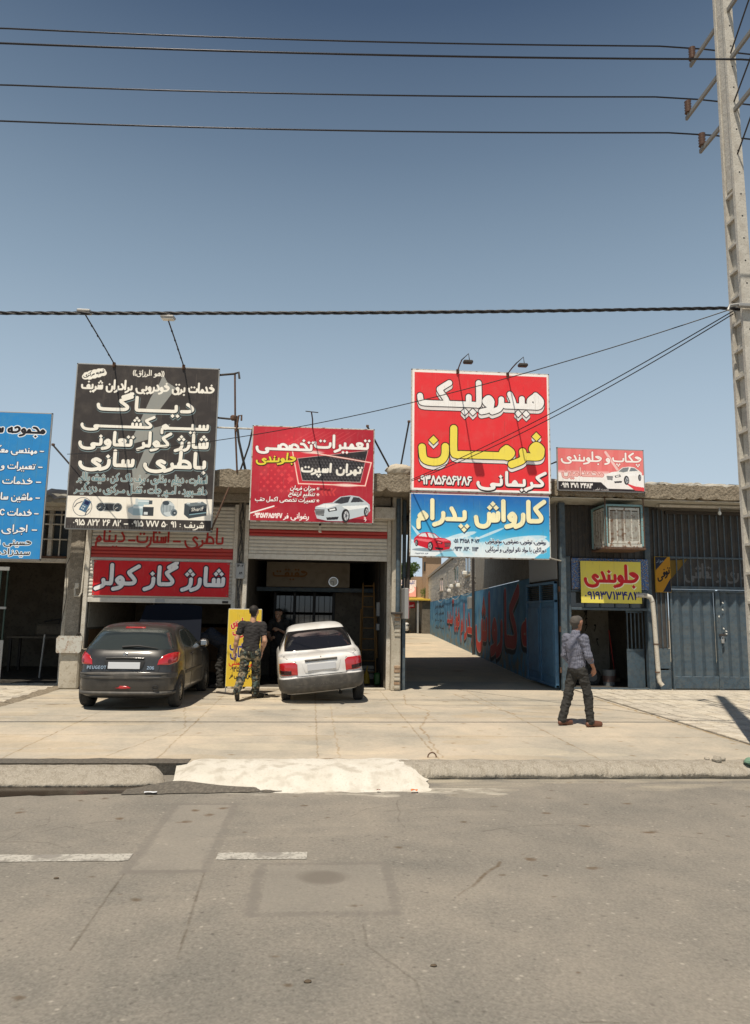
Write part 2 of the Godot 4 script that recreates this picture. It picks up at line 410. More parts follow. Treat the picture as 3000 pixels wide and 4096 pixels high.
# an image being painted, as linear arrays of sRGB bytes
class Paint:
	var w: int
	var h: int
	var d: PackedByteArray
	func _init(ww: int, hh: int, c: Color):
		w = ww; h = hh
		var im := Image.create(w, h, false, Image.FORMAT_RGB8)
		im.fill(c)
		d = im.get_data()
	func px(x: int, y: int, c: Color, a: float):
		if x < 0 or y < 0 or x >= w or y >= h or a <= 0.0: return
		var k := (y * w + x) * 3
		if a > 1.0: a = 1.0
		d[k] = int(d[k] + (c.r * 255.0 - d[k]) * a)
		d[k + 1] = int(d[k + 1] + (c.g * 255.0 - d[k + 1]) * a)
		d[k + 2] = int(d[k + 2] + (c.b * 255.0 - d[k + 2]) * a)
	func rect(x0: float, y0: float, x1: float, y1: float, c: Color, a := 1.0):
		for y in range(maxi(0, int(y0)), mini(h, int(y1))):
			for x in range(maxi(0, int(x0)), mini(w, int(x1))): px(x, y, c, a)
	func grad(x0: int, y0: int, x1: int, y1: int, c0: Color, c1: Color):
		for y in range(maxi(0, y0), mini(h, y1)):
			var c := c0.lerp(c1, float(y - y0) / (y1 - y0))
			for x in range(maxi(0, x0), mini(w, x1)): px(x, y, c, 1.0)
	func poly(pts: Array, c: Color, a := 1.0):
		var lo := 1e9
		var hi := -1e9
		for p in pts:
			lo = minf(lo, p.y); hi = maxf(hi, p.y)
		for y in range(maxi(0, int(lo)), mini(h, int(hi) + 1)):
			var xs := []
			for i in pts.size():
				var p: Vector2 = pts[i]
				var q: Vector2 = pts[(i + 1) % pts.size()]
				var yy := y + 0.5
				if (p.y <= yy) != (q.y <= yy): xs.append(p.x + (yy - p.y) / (q.y - p.y) * (q.x - p.x))
			xs.sort()
			for i in range(0, xs.size() - 1, 2):
				for x in range(maxi(0, int(round(xs[i]))), mini(w, int(round(xs[i + 1])))): px(x, y, c, a)
	func oval(cx: float, cy: float, rx: float, ry: float, c: Color, a := 1.0, rot := 0.0):
		var m := maxf(rx, ry) + 1.0
		var cs := cos(rot); var sn := sin(rot)
		for y in range(maxi(0, int(cy - m)), mini(h, int(cy + m) + 1)):
			for x in range(maxi(0, int(cx - m)), mini(w, int(cx + m) + 1)):
				var dx := x + 0.5 - cx; var dy := y + 0.5 - cy
				var e := Vector2((dx * cs + dy * sn) / rx, (dy * cs - dx * sn) / ry).length()
				px(x, y, c, clampf((1.0 - e) * minf(rx, ry) + 0.5, 0, 1) * a)
	func line(p: Vector2, q: Vector2, r: float, c: Color, a := 1.0):
		var ab := q - p
		var l2 := maxf(ab.length_squared(), 1e-6)
		for y in range(maxi(0, int(minf(p.y, q.y) - r - 1)), mini(h, int(maxf(p.y, q.y) + r + 2))):
			for x in range(maxi(0, int(minf(p.x, q.x) - r - 1)), mini(w, int(maxf(p.x, q.x) + r + 2))):
				var z := Vector2(x + 0.5, y + 0.5) - p
				var t := clampf(z.dot(ab) / l2, 0, 1)
				px(x, y, c, clampf(r + 0.5 - (z - ab * t).length(), 0, 1) * a)
	func path(pts: Array, r: float, c: Color, a := 1.0):
		for i in pts.size() - 1: line(pts[i], pts[i + 1], r, c, a)
	# dust film with patches, runs of dirty rain and faint creases, as seen on weathered vinyl
	func weather(noise: PackedByteArray, amount: float, sd: int):
		var rng := RandomNumberGenerator.new()
		rng.seed = sd
		var dust := Color8(196, 182, 160)
		for y in h:
			for x in w:
				var q := noise[((y * 3 / 2) % 512) * 512 + (x * 3 / 2) % 512] / 255.0
				var a := maxf(0.0, q - 0.38) * amount
				if a > 0.01: px(x, y, dust, a)
		for k in int(w / 7.0):
			var x := rng.randf() * w
			var y0 := rng.randf() * h * 0.8
			var l := rng.randf_range(0.05, 0.3) * h
			var dark := rng.randf() < 0.4
			for j in 6: line(Vector2(x + rng.randf_range(-0.6, 0.6), y0 + l * j / 6.0), Vector2(x, y0 + l * (j + 1) / 6.0), rng.randf_range(0.5, 1.3), Color8(96, 84, 70) if dark else dust, 0.16 * (1.0 - j / 7.0))
	func tex() -> ImageTexture:
		return ImageTexture.create_from_image(Image.create_from_data(w, h, false, Image.FORMAT_RGB8, d))

# writes one line: its box from x0 to x1, baseline y, size px per unit, pen radius px; looks = [[colour, grow px, offset], ...] from the back to the front
func write(p: Paint, txt: String, x0: float, x1: float, y: float, size: float, pen: float, looks: Array, slant := 0.0, rise := 0.0):
	pen *= 0.8
	var sh := shape_text(txt)
	var k: float = (x1 - x0) / maxf(sh[0], 0.01)
	var big := 0.0
	for l in looks: big = maxf(big, l[1])
	var X0 := int(x0 - pen * 3 - big - 14)
	var W := int(x1 - x0 + pen * 6 + big * 2 + 28 + absf(slant) * size)
	var Y0 := int(y - size * 1.15 - pen - big - maxf(rise, 0.0) - 4)
	var H := int(size * 1.75 + pen * 2 + big * 2 + absf(rise) + 8)
	var f := PackedFloat32Array()
	f.resize(W * H); f.fill(99.0)
	var segs := []
	for s in sh[1]:
		var q := []
		for a in s: q.append(Vector2(x1 - a.x * k + slant * a.y * size - X0, y - a.y * size - rise * (1.0 - a.x / sh[0]) - Y0))
		q = smooth(q)
		for i in q.size() - 1: segs.append([q[i], q[i + 1]])
	var m := pen + big + 2.0
	for s in segs:
		var a: Vector2 = s[0]
		var ab: Vector2 = s[1] - s[0]
		var l2 := maxf(ab.length_squared(), 1e-6)
		for yy in range(maxi(0, int(minf(a.y, s[1].y) - m)), mini(H, int(maxf(a.y, s[1].y) + m) + 1)):
			for xx in range(maxi(0, int(minf(a.x, s[1].x) - m)), mini(W, int(maxf(a.x, s[1].x) + m) + 1)):
				var z := Vector2(xx + 0.5, yy + 0.5) - a
				var dd := (z - ab * clampf(z.dot(ab) / l2, 0.0, 1.0)).length() - pen
				if dd < f[yy * W + xx]: f[yy * W + xx] = dd
	var dr := maxf(pen * 1.25, size * 0.085)
	for od in sh[2]:
		var o: Vector2 = od[0]
		var c: Vector2 = Vector2(x1 - o.x * k + slant * o.y * size - X0, y - o.y * size - rise * (1.0 - o.x / sh[0]) - Y0) + od[1] * dr
		var mm := dr + big + 2.0
		for yy in range(maxi(0, int(c.y - mm)), mini(H, int(c.y + mm) + 1)):
			for xx in range(maxi(0, int(c.x - mm)), mini(W, int(c.x + mm) + 1)):
				var dd := (absf(xx + 0.5 - c.x) + absf(yy + 0.5 - c.y) - dr) * 0.75
				if dd < f[yy * W + xx]: f[yy * W + xx] = dd
	for l in looks:
		var off: Vector2 = l[2] if l.size() > 2 else Vector2.ZERO
		var ox := X0 + int(off.x); var oy := Y0 + int(off.y)
		for yy in H:
			for xx in W:
				var t: float = l[1] - f[yy * W + xx] + 0.5
				if t > 0.0: p.px(xx + ox, yy + oy, l[0], t)

# ------------------------------------------------------------------ printed faces
var vinyl := PackedByteArray()
func vinyl_noise() -> PackedByteArray:
	if vinyl.is_empty(): vinyl = noise_image(512, 512, 0.012, 5, 91)
	return vinyl

func c8(r: int, g: int, b: int) -> Color:
	return Color8(r, g, b)
func v2(a: Array) -> Array:
	var o := []
	for i in range(0, a.size(), 2): o.append(Vector2(a[i], a[i + 1]))
	return o

func print_dark() -> ImageTexture:
	var p := Paint.new(510, 604, c8(62, 58, 57))
	p.poly(v2([309, 27, 325, 56, 359, 77, 304, 161, 258, 238, 345, 214, 277, 369, 266, 402, 287, 402, 230, 466, 216, 370, 235, 383, 271, 274, 203, 296, 269, 117, 298, 59]), c8(150, 152, 148))
	var wh := c8(250, 246, 234)
	var edge := c8(28, 30, 34)
	var teal := c8(128, 150, 154)
	write(p, "((هو الرزاق))", 199, 313, 33, 25, 2.2, [[wh, 0]])
	for q in [[34, 40], [48, 34], [62, 29], [77, 25], [88, 24], [30, 47], [44, 47], [60, 42], [76, 37], [92, 31]]: p.oval(q[0], q[1], 13, 11, wh)
	write(p, "شعبه مرکزی", 22, 96, 48, 18, 1.5, [[edge, 0]], 0.0, 20.0)
	write(p, "خدمات برق خودرویی برادران شریف", 18, 497, 90, 44, 4.6, [[wh, 0]])
	for l in [["دیــاگ", 77, 430, 166, 62, 8.0], ["سیــم کشـــی", 24, 487, 230, 50, 6.6], ["شارژ کولر تعاونی", 22, 488, 298, 60, 7.4], ["باطری سازی", 26, 486, 373, 68, 8.4]]:
		write(p, l[0], l[1], l[2], l[3], l[4], l[5], [[teal, 3.5, Vector2(2, 4)], [edge, 2.6, Vector2(1, 2)], [wh, 0]])
	write(p, "استارت ، دینام ، بخاری ، برف پاک کن ، شیشه بالابر", 30, 490, 430, 34, 2.5, [[c8(222, 222, 214), 1.4], [c8(105, 138, 146), 0]])
	write(p, "داشـبورد ، آمـپر جات ، قفـل مـرکزی ، دزدگیـر", 24, 490, 471, 34, 2.5, [[c8(222, 222, 214), 1.4], [c8(105, 138, 146), 0]])
	p.rect(0, 488, 510, 566, c8(247, 241, 228))
	# tester with leads
	for k in 28:
		var a := TAU * k / 28.0
		var b := TAU * (k + 1) / 28.0
		p.line(Vector2(54 + 33 * cos(a), 527 + 33 * sin(a)), Vector2(54 + 33 * cos(b), 527 + 33 * sin(b)), 0.8, c8(60, 66, 80))
	p.poly(v2([60, 498, 84, 508, 66, 548, 42, 537]), c8(78, 112, 140))
	p.poly(v2([63, 503, 79, 510, 73, 522, 58, 516]), c8(30, 40, 82))
	for q in [[56, 524], [62, 527], [52, 532], [58, 535]]: p.oval(q[0], q[1], 2.4, 2.4, c8(225, 232, 236))
	p.path(v2([26, 528, 34, 516, 52, 508]), 1.4, c8(50, 56, 66)); p.path(v2([66, 556, 70, 544, 78, 534]), 1.4, c8(50, 56, 66))
	# gauges
	p.oval(147, 526, 46, 16, c8(96, 104, 110), 0.7); p.oval(147, 526, 40, 12, c8(44, 48, 54))
	for q in [118, 177]:
		p.oval(q, 526, 16, 16, c8(190, 200, 204)); p.oval(q, 526, 14.5, 14.5, c8(36, 40, 46))
		p.oval(q, 526, 9, 9, c8(64, 72, 80)); p.line(Vector2(q, 526), Vector2(q - 8, 531), 0.9, wh)
		for k in 9: p.oval(q + 12 * cos(2.4 + k * 0.58), 526 + 12 * sin(2.4 + k * 0.58), 1, 1, wh)
	# starter motor
	p.poly(v2([214, 528, 232, 520, 232, 552, 214, 540]), c8(188, 204, 210)); p.rect(232, 514, 268, 553, c8(168, 192, 200)); p.rect(232, 520, 268, 528, c8(226, 236, 238))
	p.rect(266, 522, 304, 554, c8(52, 58, 64)); p.rect(270, 540, 284, 550, c8(216, 222, 224)); p.rect(246, 496, 288, 514, c8(176, 198, 204)); p.rect(246, 499, 288, 503, c8(234, 240, 240)); p.rect(286, 498, 298, 512, c8(70, 80, 88)); p.rect(238, 492, 247, 516, c8(200, 212, 216))
	# alternator
	p.oval(352, 526, 24, 29, c8(150, 162, 168)); p.oval(358, 528, 22, 26, c8(206, 216, 220)); p.oval(346, 506, 12, 8, c8(60, 70, 80))
	for k in 8: p.line(Vector2(338 + k * 5, 510 + k), Vector2(340 + k * 5, 540 - k), 1.1, c8(96, 110, 120))
	p.oval(376, 540, 12, 13, c8(120, 132, 140)); p.oval(378, 541, 8, 9, c8(64, 74, 82)); p.oval(379, 541, 3, 3, c8(190, 196, 200))
	# battery
	p.poly(v2([412, 506, 476, 498, 492, 508, 492, 548, 430, 560, 412, 546]), c8(66, 74, 80)); p.poly(v2([412, 506, 476, 498, 492, 508, 430, 516]), c8(112, 124, 130))
	p.poly(v2([430, 528, 492, 520, 492, 538, 430, 548]), c8(36, 42, 50)); p.rect(420, 502, 432, 508, c8(206, 212, 214)); p.rect(458, 498, 470, 503, c8(206, 212, 214)); p.line(Vector2(432, 546), Vector2(490, 537), 1.6, c8(140, 178, 190))
	write(p, "Sharif", 436, 480, 534, 20, 1.2, [[wh, 0]], 0.1, 5.0)
	write(p, "شریف : ۰۹۱۵ ۷۷۷ ۵۰ ۹۱ – ۰۹۱۵ ۸۲۲ ۲۶ ۸۲", 24, 486, 592, 31, 2.6, [[wh, 0]])
	for k in 90:  # streaks of dried dirt along the lower edge
		p.rect(fmod(k * 173.0, 510.0), 590 + fmod(k * 7.0, 8.0), fmod(k * 173.0, 510.0) + 2, 604, c8(150, 146, 138), 0.16 + 0.05 * (k % 5))
	p.weather(vinyl_noise(), 0.20, 1)
	return p.tex()

func print_blue() -> ImageTexture:
	var p := Paint.new(330, 560, c8(46, 136, 202))
	var wh := c8(246, 248, 250)
	var ink := c8(24, 24, 32)
	write(p, "مجموعه سازندگان", 8, 314, 76, 50, 5.2, [[wh, 3.4], [ink, 0]])
	var rows := [["– مهندسی معکوس قطعات", 155], ["– تعمیرات و ساخت قالب", 217], ["– خدمات هیدرولیک", 275], ["– ماشین سازی و قطعات", 336], ["– خدمات CNC", 396], ["– اجرای انواع پروژه", 458]]
	for r in rows: write(p, r[0], 30 if r[1] != 396 else 150, 315, r[1], 32, 3.0, [[c8(30, 50, 80), 1.8, Vector2(0, 1)], [wh, 0]])
	write(p, "حسینی ۰۹۱۵۳۱۳۳۱۵۹", 60, 298, 507, 28, 2.4, [[wh, 2.4], [ink, 0]])
	write(p, "سیدزاده ۰۹۱۵۵۱۰۰۹۰", 56, 298, 544, 28, 2.4, [[wh, 2.4], [ink, 0]])
	p.weather(vinyl_noise(), 0.20, 2)
	return p.tex()

func print_car(p: Paint, o: Vector2, s: float, flip: float, body: Color, hi: Color, glass: Color, dark: Color):
	# three-quarter view of a low car, unit box 0..2 by 0..1, nose to the left
	var P := func(a: Array):
		var r := []
		for i in range(0, a.size(), 2): r.append(o + Vector2(a[i] * flip, a[i + 1]) * s)
		return r
	p.poly(P.call([0.05, 0.62, 0.08, 0.46, 0.36, 0.34, 0.66, 0.3, 0.94, 0.08, 1.3, 0.02, 1.6, 0.06, 1.84, 0.22, 1.98, 0.34, 2.0, 0.56, 1.9, 0.7, 1.36, 0.86, 1.0, 0.96, 0.5, 0.96, 0.14, 0.88]), body)
	p.poly(P.call([0.72, 0.3, 0.98, 0.1, 1.3, 0.06, 1.22, 0.28, 0.98, 0.34]), glass)
	p.poly(P.call([1.3, 0.28, 1.4, 0.08, 1.6, 0.1, 1.78, 0.24]), glass)
	p.poly(P.call([0.1, 0.46, 0.4, 0.36, 0.9, 0.36, 0.5, 0.5]), hi)
	p.poly(P.call([1.0, 0.42, 1.9, 0.36, 1.94, 0.44, 1.2, 0.56]), hi)
	p.poly(P.call([0.06, 0.56, 0.4, 0.56, 0.38, 0.78, 0.1, 0.76]), dark)
	for k in 4: p.line(o + Vector2(0.08 * flip, 0.6 + k * 0.045) * s, o + Vector2(0.38 * flip, 0.6 + k * 0.045) * s, 0.6, hi)
	p.poly(P.call([0.5, 0.54, 0.8, 0.46, 0.84, 0.58, 0.54, 0.64]), dark)
	p.poly(P.call([0.56, 0.55, 0.76, 0.5, 0.78, 0.56, 0.58, 0.6]), hi)
	p.poly(P.call([0.46, 0.84, 0.9, 0.8, 0.86, 0.9, 0.5, 0.93]), dark)
	for q in [[1.14, 0.76, 0.14, 0.24], [1.86, 0.6, 0.08, 0.17]]:
		p.oval(o.x + q[0] * s * flip, o.y + q[1] * s, q[2] * s, q[3] * s, c8(34, 34, 38))
		p.oval(o.x + (q[0] + 0.02) * s * flip, o.y + q[1] * s, q[2] * 0.62 * s, q[3] * 0.7 * s, c8(196, 200, 206))
		p.oval(o.x + (q[0] + 0.02) * s * flip, o.y + q[1] * s, q[2] * 0.2 * s, q[3] * 0.24 * s, c8(60, 60, 66))
		for k in 5: p.line(o + Vector2((q[0] + 0.02) * flip, q[1]) * s, o + Vector2((q[0] + 0.02 + 0.6 * q[2] * cos(k * 1.2566)) * flip, q[1] + 0.68 * q[3] * sin(k * 1.2566)) * s, 0.8, c8(70, 72, 80))

func print_tehran() -> ImageTexture:
	var p := Paint.new(442, 352, c8(176, 40, 56))
	for y in 352:  # the print's own blend of two reds
		for x in 442:
			var t := clampf(1.0 - Vector2(x - 150, (y - 90) * 1.2).length() / 250.0, 0, 1)
			p.px(x, y, c8(232, 66, 78), t * 0.85)
	for k in 8: p.line(Vector2(215 + k * 23, 12), Vector2(120 + k * 24, 70), 1.2, c8(244, 110, 112), 0.35)
	var dia := func(x, y, r, a): p.poly([Vector2(x, y - r), Vector2(x + r, y), Vector2(x, y + r), Vector2(x - r, y)], c8(240, 78, 84), a)
	for j in 7:
		for i in 5: dia.call(34 + i * 25 + (j % 2) * 12, 150 + j * 15, 4.5 + (i * 3 + j * 5) % 4, 0.55 + 0.1 * (j % 3))
	dia.call(138, 196, 12, 0.8)
	for k in 6: dia.call(118 + k * 11, 30 + (k * 17) % 26, 5, 0.5)
	for k in 4: p.path(v2([306 - k * 14, 228, 296 - k * 14, 240, 302 - k * 14, 252]), 3.0, c8(214, 62, 66))
	p.poly(v2([164, 117, 422, 79, 396, 200, 184, 200]), c8(46, 44, 48))
	for j in 9:
		for i in 20:
			var q := Vector2(176 + i * 12 + (j % 2) * 6, 106 + j * 11)
			if Geometry2D.is_point_in_polygon(q, PackedVector2Array([Vector2(172, 122), Vector2(416, 86), Vector2(392, 194), Vector2(188, 194)])):
				p.poly([q, q + Vector2(5, 8), q + Vector2(-5, 8)], c8(72, 70, 74)); p.line(q, q + Vector2(5, 8), 0.7, c8(104, 102, 106))
	p.path(v2([164, 117, 422, 79, 396, 200, 184, 200, 164, 117]), 0.8, c8(236, 200, 196))
	for w in [[4.0, c8(244, 90, 84), 0.5], [1.8, c8(255, 226, 214), 1.0]]: p.path(v2([143, 83, 435, 125, 414, 213, 170, 212, 143, 83]), w[0], w[1], w[2])
	for q in [[218, 92, 44, 5], [345, 213, 48, 5]]:
		for k in 5: p.oval(q[0], q[1], q[2] * (1.0 - k * 0.17), q[3] * (1.2 - k * 0.2) + 1, c8(255, 232, 222), 0.35)
	var wh := c8(250, 248, 244)
	write(p, "تعمیرات", 223, 428, 72, 60, 6.4, [[c8(90, 20, 30), 1.6, Vector2(0, 1)], [wh, 0]])
	write(p, "تخصصـی", 10, 219, 84, 56, 6.4, [[c8(90, 20, 30), 1.6, Vector2(0, 1)], [wh, 0]])
	write(p, "جلوبندی", 12, 156, 134, 36, 4.4, [[c8(40, 36, 20), 2.0, Vector2(1, 2)], [c8(238, 222, 72), 0]], 0.1, 6.0)
	write(p, "تهران اسپرت", 178, 400, 165, 40, 5.2, [[c8(60, 60, 66), 1.6, Vector2(1, 2)], [c8(246, 242, 232), 0]], 0.05)
	for r in [["میزان فرمان", 140, 234], ["تنظیم ارتفاع", 134, 256], ["تعمیرات تخصصی اکسل عقب", 15, 279]]:
		write(p, r[0], r[1], 231, r[2], 19, 2.0, [[c8(120, 24, 36), 1.2, Vector2(1, 1)], [wh, 0]], 0.12)
		for a in 6: p.line(Vector2(242, r[2] - 5), Vector2(242 + 5.5 * cos(a * 1.047), r[2] - 5 + 5.5 * sin(a * 1.047)), 1.1, wh)
	p.line(Vector2(0, 326), Vector2(84, 298), 2.6, wh)
	p.line(Vector2(16, 326), Vector2(96, 301), 1.4, c8(214, 62, 66))
	write(p, "رضوانی فر ۰۹۳۵۷۶۸۵۹۶۷", 11, 212, 341, 26, 2.3, [[wh, 0]])
	p.oval(335, 345, 102, 8, c8(110, 20, 34), 0.8)
	print_car(p, Vector2(226, 248), 104.0, 1.0, c8(192, 202, 210), c8(240, 244, 246), c8(58, 60, 68), c8(40, 42, 48))
	p.path(v2([412, 330, 418, 334, 412, 338, 420, 340, 416, 346]), 1.2, wh)
	p.weather(vinyl_noise(), 0.20, 3)
	return p.tex()

func print_red() -> ImageTexture:
	var p := Paint.new(530, 460, c8(234, 58, 64))
	var wh := c8(248, 246, 244)
	var ink := c8(28, 22, 26)
	p.rect(0, 0, 530, 9, c8(250, 244, 240)); p.rect(0, 0, 8, 460, c8(250, 240, 236)); p.rect(524, 0, 530, 460, c8(250, 240, 236)); p.rect(0, 452, 530, 460, wh)
	for l in [["هیدرولیـک", 23, 508, 128, 104, 14.0, wh], ["فرمــان", 24, 508, 322, 130, 17.5, c8(246, 226, 92)]]:
		var looks := [[ink, 3.0, Vector2(0, 15)]]
		for k in range(14, 0, -2): looks.append([c8(214 + k * 2, 208 + k * 2, 206 + k * 2), 1.0, Vector2(0, k)])
		looks.append([ink, 3.2]); looks.append([l[6], 0])
		write(p, l[0], l[1], l[2], l[3], l[4], l[5], looks)
	write(p, "کریمانی", 244, 514, 432, 62, 7.6, [[ink, 2.6, Vector2(1, 3)], [wh, 0]])
	write(p, "۰۹۳۸۵۶۵۶۲۸۶", 22, 228, 436, 48, 4.0, [[ink, 2.4, Vector2(1, 2)], [wh, 0]])
	p.weather(vinyl_noise(), 0.20, 4)
	return p.tex()

func print_wash() -> ImageTexture:
	var p := Paint.new(530, 238, c8(60, 170, 222))
	p.grad(0, 0, 530, 150, c8(38, 104, 182), c8(64, 176, 226))
	p.grad(0, 150, 530, 238, c8(64, 176, 226), c8(232, 244, 250))
	p.rect(0, 0, 530, 3, c8(240, 226, 226))
	var foam := c8(238, 247, 252)
	for k in 40:
		var x := k * 13.6
		var y := 164 + 16 * sin(k * 0.33) + 6 * sin(k * 1.1)
		p.oval(x, y + 40, 16, 30, foam, 0.5)
	for q in [[190, 158, 60, 9, -0.25], [300, 148, 60, 5, -0.4], [430, 166, 90, 12, -0.12], [500, 200, 30, 40, 0.2], [40, 170, 60, 6, 0.9], [90, 226, 110, 14, 0.0], [250, 168, 9, 7, 0.0], [470, 188, 14, 14, 0.0]]: p.oval(q[0], q[1], q[2], q[3], foam, 0.75, q[4])
	p.poly(v2([470, 238, 530, 190, 530, 238]), c8(86, 186, 226)); p.poly(v2([90, 238, 150, 205, 176, 238]), c8(110, 198, 232), 0.7)
	for k in 26: p.oval(fmod(k * 97.0, 530.0), 150 + fmod(k * 41.0, 84.0), 2 + k % 3, 2 + k % 3, foam, 0.8)
	write(p, "کارواش", 240, 514, 96, 96, 11.0, [[c8(30, 60, 90), 2.2, Vector2(1, 3)], [c8(250, 242, 196), 0]])
	write(p, "پدرام", 22, 216, 96, 92, 10.4, [[c8(30, 60, 90), 2.2, Vector2(1, 3)], [c8(250, 242, 196), 0]])
	p.oval(84, 214, 78, 7, c8(120, 140, 156), 0.8)
	print_car(p, Vector2(156, 146), 72.0, -1.0, c8(208, 34, 54), c8(240, 110, 122), c8(226, 232, 238), c8(44, 40, 46))
	var ink := c8(26, 34, 58)
	write(p, "۰۵۱ ۳۶۵۸ ۴۰۷۶", 160, 260, 185, 22, 1.8, [[ink, 0]])
	write(p, "۰۹۳۳ ۸۳۰ ۱۱۱۳", 160, 256, 215, 22, 1.8, [[ink, 0]])
	write(p, "روشویی، توشویی، صفرشویی، موتورشویی", 282, 516, 182, 20, 1.7, [[foam, 1.4], [ink, 0]])
	write(p, "دوراکلین با مواد نانو اروپایی و آمریکایی", 282, 516, 213, 20, 1.7, [[foam, 1.4], [ink, 0]])
	write(p, "۰۹۱۵۳۳۳۰۸۴", 14, 66, 231, 7, 0.6, [[ink, 0]])
	p.weather(vinyl_noise(), 0.20, 5)
	return p.tex()

func print_pink() -> ImageTexture:
	var p := Paint.new(336, 160, c8(236, 122, 122))
	for k in 8: p.poly(v2([30 + k * 42, 0, 52 + k * 42, 0, 40 + k * 42, 110, 24 + k * 42, 110]), c8(244, 150, 146), 0.35)
	p.rect(0, 96, 336, 160, c8(250, 246, 244)); p.grad(0, 84, 200, 97, c8(240, 150, 148), c8(250, 236, 234))
	p.line(Vector2(188, 10), Vector2(232, 76), 5.0, c8(252, 226, 222), 0.8)
	p.poly(v2([0, 128, 166, 128, 192, 152, 336, 152, 336, 160, 0, 160]), c8(44, 40, 44))
	p.poly(v2([258, 126, 300, 140, 336, 144, 336, 158, 300, 156]), c8(230, 72, 80))
	var wh := c8(252, 248, 244)
	write(p, "چکاپ", 214, 328, 44, 42, 4.6, [[c8(196, 70, 74), 1.6], [wh, 0]])
	write(p, "و جلوبندی", 10, 206, 46, 42, 4.6, [[c8(196, 70, 74), 1.6], [wh, 0]])
	write(p, "محمدامین", 14, 178, 104, 40, 3.2, [[c8(206, 120, 116), 2.2], [c8(246, 190, 184), 0]])
	print_car(p, Vector2(184, 62), 73.0, 1.0, c8(250, 248, 246), c8(255, 255, 255), c8(128, 136, 142), c8(56, 56, 62))
	write(p, "۰۹۱۹ ۳۷۱ ۳۴۸۳", 8, 134, 151, 27, 2.3, [[wh, 0]])
	write(p, "مدیریت: امامی", 136, 196, 158, 10, 0.8, [[wh, 0]])
	p.weather(vinyl_noise(), 0.20, 6)
	return p.tex()

func print_yellow() -> ImageTexture:
	var p := Paint.new(300, 202, c8(228, 214, 96))
	write(p, "جلوبندی", 16, 284, 96, 92, 10.0, [[c8(250, 246, 214), 2.4, Vector2(2, 3)], [c8(206, 36, 44), 0]])
	write(p, "۰۹۱۹۳۷۱۳۴۸۳", 14, 290, 182, 54, 4.2, [[c8(36, 40, 118), 0]])
	p.weather(vinyl_noise(), 0.20, 7)
	return p.tex()

func print_banner() -> ImageTexture:
	var p := Paint.new(500, 128, c8(206, 34, 42))
	write(p, "شارژ گاز کولر", 18, 486, 84, 82, 9.2, [[c8(30, 26, 46), 4.2], [c8(238, 238, 240), 0]])
	for q in [[5, 5], [494, 5], [5, 122], [494, 122]]: p.oval(q[0], q[1], 2.6, 2.6, c8(120, 110, 104))
	p.weather(vinyl_noise(), 0.20, 8)
	return p.tex()

func print_stand() -> ImageTexture:
	var p := Paint.new(180, 310, c8(226, 192, 62))
	for k in 50: p.line(Vector2(fmod(k * 61.0, 180.0), fmod(k * 89.0, 310.0)), Vector2(fmod(k * 61.0, 180.0) + 30, fmod(k * 89.0, 310.0) + 8 - k % 17), 2.5, c8(236, 206, 86), 0.25)
	p.rect(0, 0, 5, 310, c8(238, 214, 90))
	var red := c8(204, 36, 50)
	var blue := c8(52, 44, 120)
	var lt := c8(242, 228, 180)
	write(p, "تعمیرات جلوبندی", 16, 172, 68, 38, 4.0, [[lt, 1.6], [red, 0]])
	write(p, "اسپرت", 26, 150, 104, 36, 4.0, [[lt, 1.6], [red, 0]])
	write(p, "اکسـل", 12, 150, 152, 46, 4.4, [[lt, 1.6], [blue, 0]])
	write(p, "فرمـان", 16, 156, 190, 44, 4.4, [[lt, 1.6], [blue, 0]])
	write(p, "فنی تضمینی", 12, 160, 222, 26, 2.4, [[red, 0]])
	write(p, "۰۹۳۵۷۶۸۵۹۶۷", 20, 170, 250, 28, 2.2, [[c8(34, 30, 40), 0]])
	write(p, "مهندس رضوانی فر", 22, 166, 272, 26, 2.3, [[c8(34, 30, 40), 0]])
	p.weather(vinyl_noise(), 0.20, 9)
	return p.tex()

func print_clinic() -> ImageTexture:
	var p := Paint.new(140, 120, c8(240, 226, 226))
	p.rect(0, 50, 140, 120, c8(238, 170, 166))
	p.oval(80, 66, 50, 30, c8(246, 238, 242))
	write(p, "کلینیک بدنه", 12, 130, 26, 26, 2.4, [[c8(60, 80, 150), 0]])
	write(p, "۵۱۰", 50, 110, 80, 40, 3.2, [[c8(196, 84, 120), 0]])
	p.weather(vinyl_noise(), 0.20, 10)
	return p.tex()

